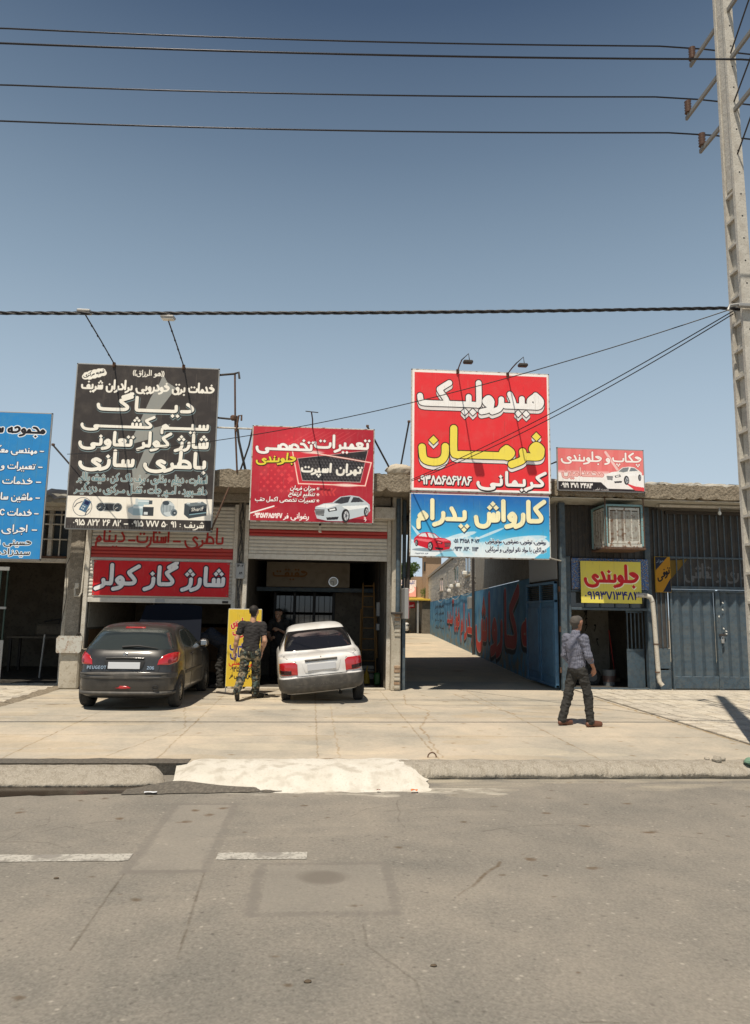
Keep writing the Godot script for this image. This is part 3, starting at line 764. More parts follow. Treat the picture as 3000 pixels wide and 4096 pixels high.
# ------------------------------------------------------------------ cars: a hull of horizontal slices; local +z is the tail, y up, x to the car's right
class Hull:
	var rows := []  # [y, half width, tail z, nose z, exponent]
	var bow := 0.0  # how far the tail's corners lie forward of its middle
	func at(y: float) -> Array:
		var k := 0
		while k < rows.size() - 2 and rows[k + 1][0] < y: k += 1
		var a: Array = rows[k]
		var b: Array = rows[k + 1]
		var t := clampf((y - a[0]) / (b[0] - a[0]), 0, 1)
		var pa: Array = rows[maxi(k - 1, 0)]
		var pb: Array = rows[mini(k + 2, rows.size() - 1)]
		var o := [y]
		for c in range(1, 5):
			# monotone slopes so that nothing overshoots
			var s0: float = (a[c] - pa[c]) / maxf(a[0] - pa[0], 1e-4)
			var s1: float = (b[c] - a[c]) / (b[0] - a[0])
			var s2: float = (pb[c] - b[c]) / maxf(pb[0] - b[0], 1e-4)
			var m0 := 0.0 if s0 * s1 <= 0 else signf(s1) * minf(absf(s0 + s1) / 2.0, 2.0 * minf(absf(s0), absf(s1)))
			var m1 := 0.0 if s1 * s2 <= 0 else signf(s1) * minf(absf(s1 + s2) / 2.0, 2.0 * minf(absf(s1), absf(s2)))
			var h: float = b[0] - a[0]
			var t2 := t * t
			var t3 := t2 * t
			o.append((2 * t3 - 3 * t2 + 1) * a[c] + (t3 - 2 * t2 + t) * h * m0 + (-2 * t3 + 3 * t2) * b[c] + (t3 - t2) * h * m1)
		return o
	func pos(a: float, y: float) -> Vector3:  # a = 0 tail middle, PI/2 right side, PI nose
		var r := at(y)
		var e: float = 2.0 / r[4]
		var s := sin(a)
		var c := cos(a)
		var q := pow(absf(s), e)
		return Vector3(r[1] * signf(s) * q, y, (r[2] + r[3]) / 2.0 + (r[2] - r[3]) / 2.0 * signf(c) * pow(absf(c), e) - (bow * q * q * smoothstep(0.0, 0.7, c) if c > 0.0 else 0.0))
	func normal(a: float, y: float) -> Vector3:
		var d1 := pos(a + 0.01, y) - pos(a - 0.01, y)
		var d2 := pos(a, minf(y + 0.01, rows[-1][0])) - pos(a, maxf(y - 0.01, rows[0][0]))
		return d1.cross(d2).normalized() * -1.0 if d1.cross(d2).dot(Vector3(pos(a, y).x, 0, pos(a, y).z - (at(y)[2] + at(y)[3]) / 2.0)) < 0 else d1.cross(d2).normalized()
	func ax(x: float, y: float) -> float:  # angle of a point on the tail x from the middle
		var r := at(y)
		return signf(x) * asin(pow(minf(1.0, absf(x) / r[1]), r[4] / 2.0))
	func az(z: float, y: float) -> float:  # angle of a point on the right side at z
		var r := at(y)
		var q: float = clampf((z - (r[2] + r[3]) / 2.0) / ((r[2] - r[3]) / 2.0), -1, 1)
		return acos(signf(q) * pow(absf(q), r[4] / 2.0))
	func shell(ys: Array, na: int) -> Geo:
		var g := Geo.new()
		var me := self
		var nz := ys.size() - 1
		g.sheet(na, nz, func(s, t): return me.pos(TAU * s, ys[int(round(t * nz))]))
		for i in nz + 1:  # one seam
			var k0 := i * (na + 1)
			var nn := (g.n[k0] + g.n[k0 + na]).normalized()
			g.n[k0] = nn; g.n[k0 + na] = nn
		for top in [true, false]:
			var y: float = ys[-1] if top else ys[0]
			var r := at(y)
			var k := g.v.size()
			var nn := Vector3.UP if top else Vector3.DOWN
			g.v.append(Vector3(0, y, (r[2] + r[3]) / 2.0)); g.n.append(nn); g.u.append(Vector2.ZERO)
			for i in na + 1:
				g.v.append(pos(TAU * i / na, y)); g.n.append(nn); g.u.append(Vector2.ZERO)
			for i in na:
				if top: g.ix.append_array([k, k + 2 + i, k + 1 + i])
				else: g.ix.append_array([k, k + 1 + i, k + 2 + i])
		return g
	# a patch over a star-shaped outline of (angle, y) points, lifted by off; rim adds its edge
	func patch(outline: Array, off: float, rings := 5, bulge := 0.0) -> Geo:
		var pts := []
		for i in outline.size():
			var a: Vector2 = outline[i]
			var b: Vector2 = outline[(i + 1) % outline.size()]
			for k in 5: pts.append(a.lerp(b, k / 5.0))
		var c := Vector2.ZERO
		for p in pts: c += p / pts.size()
		var g := Geo.new()
		var me := self
		g.sheet(pts.size(), rings + 1, func(s, t):
			var q: Vector2 = pts[int(round(s * pts.size())) % pts.size()]
			var j := int(round(t * (rings + 1)))
			if j == 0: return me.pos(q.x, q.y) - me.normal(q.x, q.y) * 0.004
			var f := 1.0 - float(j - 1) / rings
			var w := c.lerp(q, maxf(f, 0.001))
			return me.pos(w.x, w.y) + me.normal(w.x, w.y) * (off + bulge * (1.0 - f * f)))
		return g

func outline_rear(h: Hull, a: Array) -> Array:  # x, y pairs on the tail
	var o := []
	for i in range(0, a.size(), 2): o.append(Vector2(h.ax(a[i], a[i + 1]), a[i + 1]))
	return o
func outline_side(h: Hull, a: Array, s := 1.0) -> Array:  # z, y pairs on a side
	var o := []
	for i in range(0, a.size(), 2): o.append(Vector2(h.az(a[i], a[i + 1]) * s, a[i + 1]))
	return o

func steps(a: Array, k: int) -> Array:
	var o := []
	for i in a.size() - 1:
		for j in k: o.append(lerpf(a[i], a[i + 1], float(j) / k))
	o.append(a[-1])
	return o

func wheel(parent: Node3D, at: Vector3, r: float, w: float, side: float, hub: Material):
	var t := Node3D.new()
	t.name = "wheel"
	parent.add_child(t, true)
	t.position = at
	var g := Geo.new()
	var prof := [[-0.5, 0.62], [-0.52, 0.8], [-0.46, 0.95], [-0.3, 1.0], [-0.28, 0.97], [-0.24, 1.0], [-0.08, 1.0], [-0.06, 0.97], [-0.02, 1.0], [0.14, 1.0], [0.16, 0.97], [0.2, 1.0], [0.3, 1.0], [0.46, 0.95], [0.52, 0.8], [0.5, 0.62]]
	var pts := []
	var rr := []
	for q in prof:
		pts.append(Vector3(q[0] * w, 0, 0)); rr.append(q[1] * r)
	var n := 28
	g.sheet(n, prof.size() - 1, func(s, tt):
		var k := int(round(tt * (prof.size() - 1)))
		return Vector3(prof[k][0] * w * side, prof[k][1] * r * cos(TAU * s * side), prof[k][1] * r * sin(TAU * s * side)))
	part(t, "tyre", g, M.tyre)
	var d := Geo.new()
	d.tube([Vector3(-0.1 * w * side, 0, 0), Vector3(0.36 * w * side, 0, 0), Vector3(0.44 * w * side, 0, 0), Vector3(0.48 * w * side, 0, 0)], [0.64 * r, 0.64 * r, 0.56 * r, 0.2 * r], 24)
	part(t, "rim", d, hub)
	for k in 10:
		var e := Geo.new()
		var a := TAU * k / 10.0
		e.cyl(Vector3(0.40 * w * side, cos(a) * r * 0.46, sin(a) * r * 0.46), Vector3(0.475 * w * side, cos(a) * r * 0.46, sin(a) * r * 0.46), r * 0.06, -1.0, 8)
		part(t, "vent_hole", e, M.black)

func script_text(parent: Node3D, called: String, txt: String, size: float, at: Vector3, basis: Basis, m: Material, bold := true):
	var f := SystemFont.new()
	f.font_names = ["Droid Sans"]
	f.font_weight = 700 if bold else 400
	var t := TextMesh.new()
	t.text = txt; t.font = f; t.font_size = 32; t.pixel_size = size / 32.0 * 1.35; t.depth = 0.006; t.curve_step = 1.0
	var o := MeshInstance3D.new()
	o.mesh = t; o.material_override = m; o.name = called
	parent.add_child(o, true)
	o.transform = Transform3D(basis, at)

func car_hatch():
	var root := thing("parked_car", "dusty dark grey hatchback with raised bonnet nosed under the half closed shutter", "car", Vector3(-3.2, 0, -13.95))
	root.rotation.y = deg_to_rad(-1.0)
	var h := Hull.new()
	h.bow = 0.075
	h.rows = [[0.19, 0.72, 1.7, -1.72, 8.0], [0.24, 0.78, 1.83, -1.86, 8.0], [0.34, 0.812, 1.885, -1.91, 8.0], [0.5, 0.822, 1.895, -1.92, 8.0], [0.615, 0.826, 1.888, -1.9, 8.0], [0.63, 0.824, 1.862, -1.89, 8.0], [0.74, 0.828, 1.85, -1.82, 8.0], [0.86, 0.82, 1.82, -1.62, 8.0], [0.93, 0.81, 1.785, -1.3, 7.0], [0.975, 0.795, 1.75, -0.98, 7.0], [1.02, 0.775, 1.7, -0.86, 7.0], [1.1, 0.735, 1.615, -0.68, 7.0], [1.2, 0.685, 1.5, -0.46, 7.0], [1.29, 0.637, 1.385, -0.22, 7.0], [1.345, 0.6, 1.28, -0.02, 6.0], [1.385, 0.55, 1.12, 0.14, 5.0], [1.41, 0.46, 0.92, 0.26, 3.6], [1.425, 0.32, 0.76, 0.36, 3.6], [1.43, 0.1, 0.6, 0.48, 3.6]]
	var ys := steps([0.19, 0.24, 0.34, 0.5, 0.615, 0.63, 0.74, 0.86, 0.93, 0.975, 1.02, 1.1, 1.2, 1.29, 1.345, 1.385, 1.41, 1.425, 1.43], 2)
	part(root, "body", h.shell(ys, 96), M.paint_grey)
	var gl := part(root, "rear_window", h.patch(outline_rear(h, [-0.70, 1.0, -0.4, 0.985, 0.0, 0.98, 0.4, 0.985, 0.70, 1.0, 0.715, 1.03, 0.6, 1.26, 0.56, 1.3, 0.3, 1.318, 0.0, 1.322, -0.3, 1.318, -0.56, 1.3, -0.6, 1.26, -0.715, 1.03]), 0.004, 8, 0.012), M.car_glass)
	var wp := Geo.new()
	var w0 := h.pos(h.ax(0.18, 1.015), 1.015)
	var w1 := h.pos(h.ax(0.50, 1.01), 1.01)
	wp.tube([w0 + Vector3(-0.26, 0.015, 0.03), w0 + Vector3(0.0, 0.035, 0.04), w1 + Vector3(0.0, 0.0, 0.04)], [0.022, 0.02, 0.008], 6)
	part(gl, "wiper", wp, M.black)
	# tailgate seam, lower lip and the recess of the number plate
	var seam := Geo.new()
	for s in [-1.0, 1.0]:
		var p := []
		for q in [[0.655, 0.97], [0.60, 0.9], [0.575, 0.8], [0.57, 0.7], [0.55, 0.645]]: p.append(h.pos(h.ax(q[0] * s, q[1]), q[1]) + Vector3(0, 0, 0.001))
		seam.tube(p, 0.0045, 5)
	var lo := []
	for k in 13: lo.append(h.pos(h.ax(-0.55 + k * 1.1 / 12.0, 0.638), 0.638))
	seam.tube(lo, 0.006, 5)
	part(root, "tailgate_seam", seam, M.black)
	part(root, "bumper_strip", h.patch(outline_rear(h, [-0.80, 0.53, -0.4, 0.52, 0.0, 0.518, 0.4, 0.52, 0.80, 0.53, 0.80, 0.606, 0.4, 0.615, 0.0, 0.617, -0.4, 0.615, -0.80, 0.606]), 0.012, 3), M.grey_plastic)
	var tail := Geo.new()
	var lip := []
	for k in 25:
		var a := lerpf(-1.35, 1.35, k / 24.0)
		lip.append(h.pos(a, 0.29) + Vector3(0, 0, 0.012))
	tail.tube(lip, 0.03, 8)
	part(root, "bumper_lip", tail, M.grey_plastic)
	part(root, "plate_recess", h.patch(outline_rear(h, [-0.33, 0.80, -0.31, 0.845, 0.0, 0.86, 0.31, 0.845, 0.33, 0.80, 0.30, 0.69, 0.27, 0.67, -0.27, 0.67, -0.30, 0.69]), 0.003, 4), M.black)
	var ch := []
	for k in 11: ch.append(h.pos(h.ax(-0.31 + k * 0.062, 0.85), 0.85 + 0.008 * sin(PI * k / 10.0)) + Vector3(0, 0, 0.012))
	part(root, "plate_handle", tubeg(ch, 0.013, 8), M.paint_grey)
	var pz := h.pos(0, 0.74).z
	part(root, "number_plate", boxg(Vector3(0, 0.735, pz + 0.008), Vector3(0.52, 0.11, 0.012), 0.003, Basis(Vector3.RIGHT, -0.12)), M.plate)
	for s in [-1.0, 1.0]:
		var ol := []
		for q in [[0.53, 0.745], [0.545, 0.82], [0.59, 0.885], [0.67, 0.925]]: ol.append(Vector2(h.ax(q[0] * s, q[1]), q[1]))
		for q in [[1.60, 0.945], [1.42, 0.94], [1.38, 0.915], [1.45, 0.85], [1.58, 0.785]]: ol.append(Vector2(h.az(q[0], q[1]) * s, q[1]))
		ol.append(Vector2(h.ax(0.70 * s, 0.745), 0.745))
		var tl := part(root, "tail_light", h.patch(ol, 0.008, 5, 0.012), M.lamp_red)
		var lc := h.pos(h.ax(0.70 * s, 0.80), 0.80)
		part(tl, "reflector", tubeg([lc + h.normal(h.ax(0.70 * s, 0.80), 0.80) * 0.012, lc + h.normal(h.ax(0.70 * s, 0.80), 0.80) * 0.021], 0.035, 14), M.lamp_deep)
	part(root, "high_brake_light", h.patch(outline_rear(h, [-0.17, 1.333, 0.17, 1.333, 0.165, 1.35, -0.165, 1.35]), 0.012, 2), M.lamp_red)
	var fog := part(root, "fog_lamp", h.patch(outline_rear(h, [-0.01, 0.375, 0.06, 0.362, 0.17, 0.362, 0.24, 0.375, 0.17, 0.41, 0.06, 0.41]), 0.008, 2, 0.008), M.lamp_red)
	fog.position.x = -0.1
	var hook := Geo.new()
	var hc := h.pos(h.ax(0.53, 0.38), 0.38) + Vector3(0, 0, 0.02)
	for k in 12: hook.cyl(hc + Vector3(0.045 * cos(TAU * k / 12.0), 0.035 * sin(TAU * k / 12.0), 0), hc + Vector3(0.045 * cos(TAU * (k + 1) / 12.0), 0.035 * sin(TAU * (k + 1) / 12.0), 0), 0.009, -1.0, 6)
	part(root, "tow_eye", hook, M.black)
	# emblem and badges
	var em := Geo.new()
	var ez := h.pos(0, 0.915) + Vector3(0, 0, 0.006)
	for q in [[[-0.02, 0.025], [0.0, 0.035], [0.02, 0.03]], [[0.0, 0.03], [-0.012, 0.0], [-0.03, -0.03]], [[-0.01, 0.0], [0.012, -0.012], [0.02, -0.038]], [[-0.008, 0.012], [-0.035, 0.006]], [[-0.005, 0.015], [0.03, 0.01]], [[-0.02, -0.012], [-0.042, 0.0], [-0.036, 0.022]]]:
		var p := []
		for w in q: p.append(ez + Vector3(w[0], w[1], 0))
		em.tube(p, 0.008, 6)
	part(root, "emblem", em, M.chrome)
	var tb := Basis(Vector3.RIGHT, -0.15)
	script_text(root, "badge", "PEUGEOT", 0.055, h.pos(h.ax(-0.45, 0.70), 0.70) + Vector3(0, 0, 0.01), tb * Basis(Vector3.UP, -0.1), M.chrome)
	script_text(root, "badge", "206", 0.055, h.pos(h.ax(0.43, 0.70), 0.70) + Vector3(0, 0, 0.01), tb * Basis(Vector3.UP, 0.1), M.chrome)
	for s in [-1.0, 1.0]:
		part(root, "side_window", h.patch(outline_side(h, [0.98, 1.0, 0.42, 0.985, 0.42, 1.31, 0.72, 1.30, 0.92, 1.2, 1.0, 1.08], s), 0.004, 5), M.car_glass)
		part(root, "side_window", h.patch(outline_side(h, [0.36, 0.985, -0.42, 0.98, -0.50, 1.02, -0.08, 1.26, 0.08, 1.31, 0.36, 1.32], s), 0.004, 5), M.car_glass)
		var dl := Geo.new()
		for zz in [0.39, -0.62, 1.0]:
			var p := []
			for k in 9:
				var y := lerpf(0.3 if zz < 0.9 else 0.62, 0.97, k / 8.0)
				p.append(h.pos(h.az(zz + (0.06 * (y - 0.6) if zz > 0.9 else 0.0), y) * s, y))
			dl.tube(p, 0.005, 5)
		part(root, "door_seam", dl, M.black)
		for zz in [0.52, -0.46]: part(root, "door_handle", tubeg([h.pos(h.az(zz, 0.88) * s, 0.88) + Vector3(0.012 * s, 0, 0), h.pos(h.az(zz - 0.14, 0.89) * s, 0.89) + Vector3(0.012 * s, 0, 0)], 0.016, 8), M.paint_grey)
		part(root, "side_moulding", h.patch(outline_side(h, [0.93, 0.545, -0.6, 0.545, -0.6, 0.60, 0.93, 0.60], s), 0.012, 2), M.grey_plastic)
		for zz in [1.24, -1.22]:
			var ol := []
			for k in 15:
				var a := lerpf(-0.25, PI + 0.25, k / 14.0)
				var yy := 0.29 + 0.335 * sin(a)
				ol.append(Vector2(h.az(zz - 0.335 * cos(a), maxf(yy, 0.2)) * s, maxf(yy, 0.2)))
			part(root, "wheel_arch", h.patch(ol, 0.003, 3), M.black)
			wheel(root, Vector3(0.735 * s, 0.292, zz), 0.292, 0.18, s, M.hubcap)
		var mir := Geo.new()
		mir.sheet(10, 8, func(u, t): return Vector3(0.86 * s, 1.02, -0.52) + Vector3(0.1 * s * cos(TAU * u * s) * sin(PI * t), -0.085 * cos(PI * t), 0.075 * sin(TAU * u) * sin(PI * t)))
		var mm := part(root, "door_mirror", mir, M.paint_grey)
		part(mm, "mirror_glass", boxg(Vector3(0.865 * s, 1.02, -0.462), Vector3(0.13, 0.11, 0.04), 0.018), M.chrome)
	# raised bonnet, seen above the roof line, and its stay
	var bon := Geo.new()
	var B := func(s, t):
		var w := lerpf(0.70, 0.60, t)
		return Vector3((s - 0.5) * 2.0 * w, lerpf(0.98, 1.74, t) + 0.05 * (1.0 - pow(2.0 * s - 1.0, 2.0)) * t, lerpf(-1.02, -1.62, t) + 0.05 * pow(2.0 * s - 1.0, 2.0))
	bon.sheet(12, 8, B)
	bon.sheet(12, 8, func(s, t): return B.call(1.0 - s, t) + Vector3(0, -0.02, -0.03))
	part(root, "bonnet", bon, M.bonnet_shaded)
	part(root, "bonnet_stay", tubeg([Vector3(0.6, 0.95, -1.6), Vector3(0.58, 1.64, -1.58)], 0.008, 6), M.black)
	part(root, "engine_bay", span(Vector3(-0.62, 0.9, -1.62), Vector3(0.62, 0.972, -1.02), 0.02), M.black)
	for s in [-1.0, 1.0]:  # head rests seen through the glass
		part(root, "head_rest", boxg(Vector3(0.34 * s, 1.1, 1.05), Vector3(0.26, 0.16, 0.1), 0.04), M.grey_plastic)

func car_sedan():
	var root := thing("parked_car", "dusty white saloon with red tail lamps tilted at the open workshop entrance", "car", Vector3(-0.03, 0, -15.02))
	root.position.y = 0.03
	root.rotation = Vector3(deg_to_rad(1.5), deg_to_rad(4.0), deg_to_rad(6.2))  # the suspension hangs to one side
	var bd := root
	var h := Hull.new()
	h.bow = 0.05
	h.rows = [[0.22, 0.7, 1.72, -1.8, 9.0], [0.28, 0.765, 1.86, -1.9, 9.0], [0.36, 0.79, 1.92, -1.94, 9.0], [0.5, 0.798, 1.935, -1.95, 9.0], [0.535, 0.797, 1.925, -1.94, 9.0], [0.55, 0.797, 1.885, -1.92, 9.0], [0.7, 0.8, 1.88, -1.9, 9.0], [0.8, 0.797, 1.865, -1.85, 9.0], [0.87, 0.786, 1.83, -1.5, 9.0], [0.9, 0.778, 1.79, -1.2, 8.0], [0.925, 0.77, 1.62, -1.0, 8.0], [0.945, 0.758, 1.42, -0.9, 8.0], [0.99, 0.73, 1.36, -0.82, 8.0], [1.1, 0.674, 1.24, -0.62, 8.0], [1.22, 0.612, 1.1, -0.4, 8.0], [1.33, 0.561, 0.96, -0.18, 6.5], [1.37, 0.532, 0.88, -0.08, 6.5], [1.4, 0.484, 0.78, 0.0, 4.5], [1.425, 0.371, 0.62, 0.1, 4.5], [1.435, 0.1, 0.4, 0.26, 4.5]]
	var ys := steps([0.22, 0.28, 0.36, 0.5, 0.535, 0.55, 0.7, 0.8, 0.87, 0.9, 0.925, 0.945, 0.99, 1.1, 1.22, 1.33, 1.37, 1.4, 1.425, 1.435], 2)
	part(bd, "body", h.shell(ys, 96), M.paint_white)
	part(bd, "rear_window", h.patch(outline_rear(h, [-0.645, 0.985, 0.0, 0.975, 0.645, 0.985, 0.585, 1.27, 0.55, 1.315, 0.0, 1.33, -0.55, 1.315, -0.585, 1.27]), 0.004, 8, 0.008), M.car_glass_dark)
	var bl := [-0.795, 0.285, -0.4, 0.27, 0.0, 0.268, 0.4, 0.27, 0.795, 0.285, 0.795, 0.51, 0.4, 0.53, 0.0, 0.532, -0.4, 0.53, -0.795, 0.51]
	var ob := outline_rear(h, bl)
	for q in [[4, 1.0], [5, 1.0], [0, -1.0], [9, -1.0]]: ob[q[0]] = Vector2(h.az(1.36, ob[q[0]].y) * q[1], ob[q[0]].y)
	part(bd, "bumper", h.patch(ob, 0.018, 14), M.grey_plastic)
	for s in [-1.0, 1.0]:
		var o := [Vector2(h.ax(0.44 * s, 0.585), 0.585), Vector2(h.ax(0.435 * s, 0.775), 0.775), Vector2(h.ax(0.49 * s, 0.815), 0.815), Vector2(h.ax(0.69 * s, 0.815), 0.815), Vector2(h.az(1.68, 0.80) * s, 0.80), Vector2(h.az(1.67, 0.62) * s, 0.62), Vector2(h.ax(0.71 * s, 0.585), 0.585)]
		var tl := part(bd, "tail_light", h.patch(o, 0.01, 4, 0.006), M.lamp_red)
		var dk := [Vector2(h.ax(0.55 * s, 0.597), 0.597), Vector2(h.ax(0.55 * s, 0.67), 0.67), Vector2(h.ax(0.74 * s, 0.685), 0.685), Vector2(h.ax(0.74 * s, 0.61), 0.61)]
		part(tl, "indicator", h.patch(dk, 0.019, 2), M.lamp_smoke)
		var sm := Geo.new()
		var p := []
		for q in [[0.46, 0.56], [0.455, 0.7], [0.46, 0.82], [0.62, 0.88], [0.67, 0.905], [0.66, 0.925]]: p.append(h.pos(h.ax(q[0] * s, q[1]), q[1]))
		sm.tube(p, 0.005, 5)
		part(bd, "boot_seam", sm, M.black)
		part(bd, "side_window", h.patch(outline_side(h, [0.9, 0.99, 0.34, 0.98, 0.34, 1.32, 0.66, 1.31, 0.84, 1.2], s), 0.004, 5), M.car_glass_dark)
		part(bd, "side_window", h.patch(outline_side(h, [0.28, 0.98, -0.5, 0.97, -0.58, 1.0, -0.14, 1.28, 0.0, 1.33, 0.28, 1.33], s), 0.004, 5), M.car_glass_dark)
		var gut := []
		for k in 9:
			var y := lerpf(0.99, 1.375, k / 8.0)
			gut.append(h.pos(h.ax(lerpf(0.72, 0.585, k / 8.0) * s, y), y) + Vector3(0.004 * s, 0, 0.002))
		part(bd, "roof_gutter", tubeg(gut, 0.007, 5), M.grey_plastic)
		part(bd, "side_strip", h.patch(outline_side(h, [1.3, 0.5, -1.3, 0.5, -1.3, 0.55, 1.3, 0.55], s), 0.01, 2), M.grey_plastic)
		for zz in [1.2, -1.14]:
			var ol := []
			for k in 15:
				var a := lerpf(-0.1, PI + 0.1, k / 14.0)
				var yy := 0.27 + 0.32 * sin(a)
				ol.append(Vector2(h.az(zz - 0.32 * cos(a), maxf(yy, 0.225)) * s, maxf(yy, 0.225)))
			part(bd, "wheel_arch", h.patch(ol, 0.003, 3), M.black)
	part(bd, "plate_trim", boxg(Vector3(0.0, 0.828, h.pos(0, 0.828).z + 0.014), Vector3(0.60, 0.036, 0.03), 0.012), M.grey_plastic)
	part(bd, "number_plate", boxg(Vector3(0.0, 0.705, h.pos(0, 0.705).z + 0.012), Vector3(0.52, 0.12, 0.014), 0.003), M.plate)
	part(bd, "plate_recess", h.patch(outline_rear(h, [-0.30, 0.61, 0.30, 0.61, 0.36, 0.79, 0.33, 0.81, -0.33, 0.81, -0.36, 0.79]), 0.003, 3), M.paint_white)
	part(bd, "lock", tubeg([Vector3(0, 0.875, h.pos(0, 0.875).z - 0.01), Vector3(0, 0.875, h.pos(0, 0.875).z + 0.01)], 0.012, 10), M.chrome)
	var ex := Geo.new()
	ex.tube([Vector3(0.30, 0.225, 1.5), Vector3(0.30, 0.215, 1.96)], 0.034, 14, false)
	ex.tube([Vector3(0.30, 0.215, 1.97), Vector3(0.30, 0.22, 1.7)], 0.029, 14, false)
	part(bd, "exhaust_pipe", ex, M.chrome)
	part(bd, "boot_seam", tubeg([Vector3(-0.455, 0.556, 1.888), Vector3(0.455, 0.556, 1.888)], 0.006, 5), M.black)
	part(bd, "aerial", tubeg([Vector3(0.2, 1.06, 1.29), Vector3(0.2, 1.30, 1.02)], 0.003, 5), M.black)
	var flat := Transform3D(Basis(Vector3.UP, deg_to_rad(4.0)), Vector3(-0.03, 0, -15.02))
	for s in [-1.0, 1.0]:
		for zz in [1.2, -1.14]:
			wheel(root, root.transform.affine_inverse() * (flat * Vector3(0.69 * s, 0.275 if s < 0 or zz > 0 else 0.36, zz)), 0.275, 0.17, s, M.rim_steel)
	for o in root.get_children():
		if str(o.name).begins_with("wheel") and not str(o.name).begins_with("wheel_"): o.basis = root.basis.inverse() * flat.basis
	part(root, "rear_axle", tubeg([Vector3(-0.6, 0.25, 1.2), Vector3(0.6, 0.25, 1.2)], 0.035, 8), M.black)

# ------------------------------------------------------------------ people: tapered bones joined smoothly and meshed
# caps: [from, to, r0, r1, (flatness along z)]
func blob(caps: Array, cell: float, k: float, wrinkle := 0.0, sd := 1, hem := -9.0) -> Geo:
	var lo := Vector3.ONE * 1e9
	var hi := -lo
	for c in caps:
		for q in [[c[0], c[2]], [c[1], c[3]]]:
			var r: float = q[1] + k * 0.5 + cell * 2
			lo = lo.min(q[0] - Vector3.ONE * r); hi = hi.max(q[0] + Vector3.ONE * r)
	var dim := Vector3i(((hi - lo) / cell).ceil()) + Vector3i.ONE
	var nx := dim.x; var ny := dim.y; var nz := dim.z
	var f := PackedFloat32Array()
	f.resize(nx * ny * nz); f.fill(1.0)
	for c in caps:
		var a: Vector3 = c[0]
		var b: Vector3 = c[1]
		var ra: float = c[2]
		var dr: float = c[3] - c[2]
		var fl: float = c[4] if c.size() > 4 else 1.0
		var m: float = maxf(c[2], c[3]) + k + cell * 2
		var i0 := Vector3i(((a.min(b) - Vector3.ONE * m - lo) / cell).floor()).clamp(Vector3i.ZERO, dim - Vector3i.ONE)
		var i1 := Vector3i(((a.max(b) + Vector3.ONE * m - lo) / cell).ceil()).clamp(Vector3i.ZERO, dim - Vector3i.ONE)
		var ab := b - a
		ab.z /= fl
		var l2 := maxf(ab.length_squared(), 1e-9)
		for z in range(i0.z, i1.z + 1):
			for y in range(i0.y, i1.y + 1):
				var row := (z * ny + y) * nx
				for x in range(i0.x, i1.x + 1):
					var p := lo + Vector3(x, y, z) * cell - a
					p.z /= fl
					var t := clampf(p.dot(ab) / l2, 0.0, 1.0)
					var d := (p - ab * t).length() - ra - dr * t
					var o := f[row + x]
					var h := maxf(k - absf(o - d), 0.0) / k
					f[row + x] = minf(o, d) - h * h * k * 0.25
	if wrinkle > 0.0:
		var ns := FastNoiseLite.new()
		ns.seed = sd; ns.frequency = 9.0; ns.fractal_octaves = 2
		for z in nz:
			for y in ny:
				for x in nx:
					var q := (z * ny + y) * nx + x
					if absf(f[q]) < 0.06:
						var p := lo + Vector3(x, y, z) * cell
						f[q] += wrinkle * ns.get_noise_3d(p.x, p.y * 1.7, p.z)
	if hem > -5.0:
		for z in nz:
			for y in ny:
				var e := hem + 0.012 * sin(z * 0.9) - (lo.y + y * cell)
				for x in nx:
					var q := (z * ny + y) * nx + x
					if f[q] < e: f[q] = e
	var g := Geo.new()
	var id := PackedInt32Array()
	id.resize(nx * ny * nz); id.fill(-1)
	var sx := 1; var sy := nx; var sz := nx * ny
	var corner := [0, sx, sy, sx + sy, sz, sx + sz, sy + sz, sx + sy + sz]
	var edges := [[0, 1], [2, 3], [4, 5], [6, 7], [0, 2], [1, 3], [4, 6], [5, 7], [0, 4], [1, 5], [2, 6], [3, 7]]
	for z in nz - 1:
		for y in ny - 1:
			for x in nx - 1:
				var q := z * sz + y * sy + x
				if f[q] > 0.2: continue
				var n := 0
				for c in corner: n += 1 if f[q + c] < 0.0 else 0
				if n == 0 or n == 8: continue
				var s := Vector3.ZERO
				var m := 0
				for e in edges:
					var u: float = f[q + corner[e[0]]]
					var w: float = f[q + corner[e[1]]]
					if (u < 0.0) != (w < 0.0):
						var t := u / (u - w)
						var c0 := Vector3(e[0] & 1, (e[0] >> 1) & 1, e[0] >> 2)
						var c1 := Vector3(e[1] & 1, (e[1] >> 1) & 1, e[1] >> 2)
						s += c0.lerp(c1, t); m += 1
				id[q] = g.v.size()
				g.v.append(lo + (Vector3(x, y, z) + s / m) * cell)
				g.n.append(Vector3(f[q + sx] - f[q] + f[q + sx + sy + sz] - f[q + sy + sz], f[q + sy] - f[q] + f[q + sx + sy + sz] - f[q + sx + sz], f[q + sz] - f[q] + f[q + sx + sy + sz] - f[q + sx + sy]).normalized())
				g.u.append(Vector2.ZERO)
	for z in range(1, nz - 1):
		for y in range(1, ny - 1):
			for x in range(1, nx - 1):
				var q := z * sz + y * sy + x
				if f[q] > 0.2: continue
				for e in [[sx, sy, sz], [sy, sz, sx], [sz, sx, sy]]:
					var w: float = f[q + e[0]]
					if (f[q] < 0.0) == (w < 0.0): continue
					var a := id[q]; var b := id[q - e[1]]; var c := id[q - e[1] - e[2]]; var d := id[q - e[2]]
					if a < 0 or b < 0 or c < 0 or d < 0: continue
					if f[q] < 0.0: g.ix.append_array([a, c, b, a, d, c])
					else: g.ix.append_array([a, b, c, a, c, d])
	return g

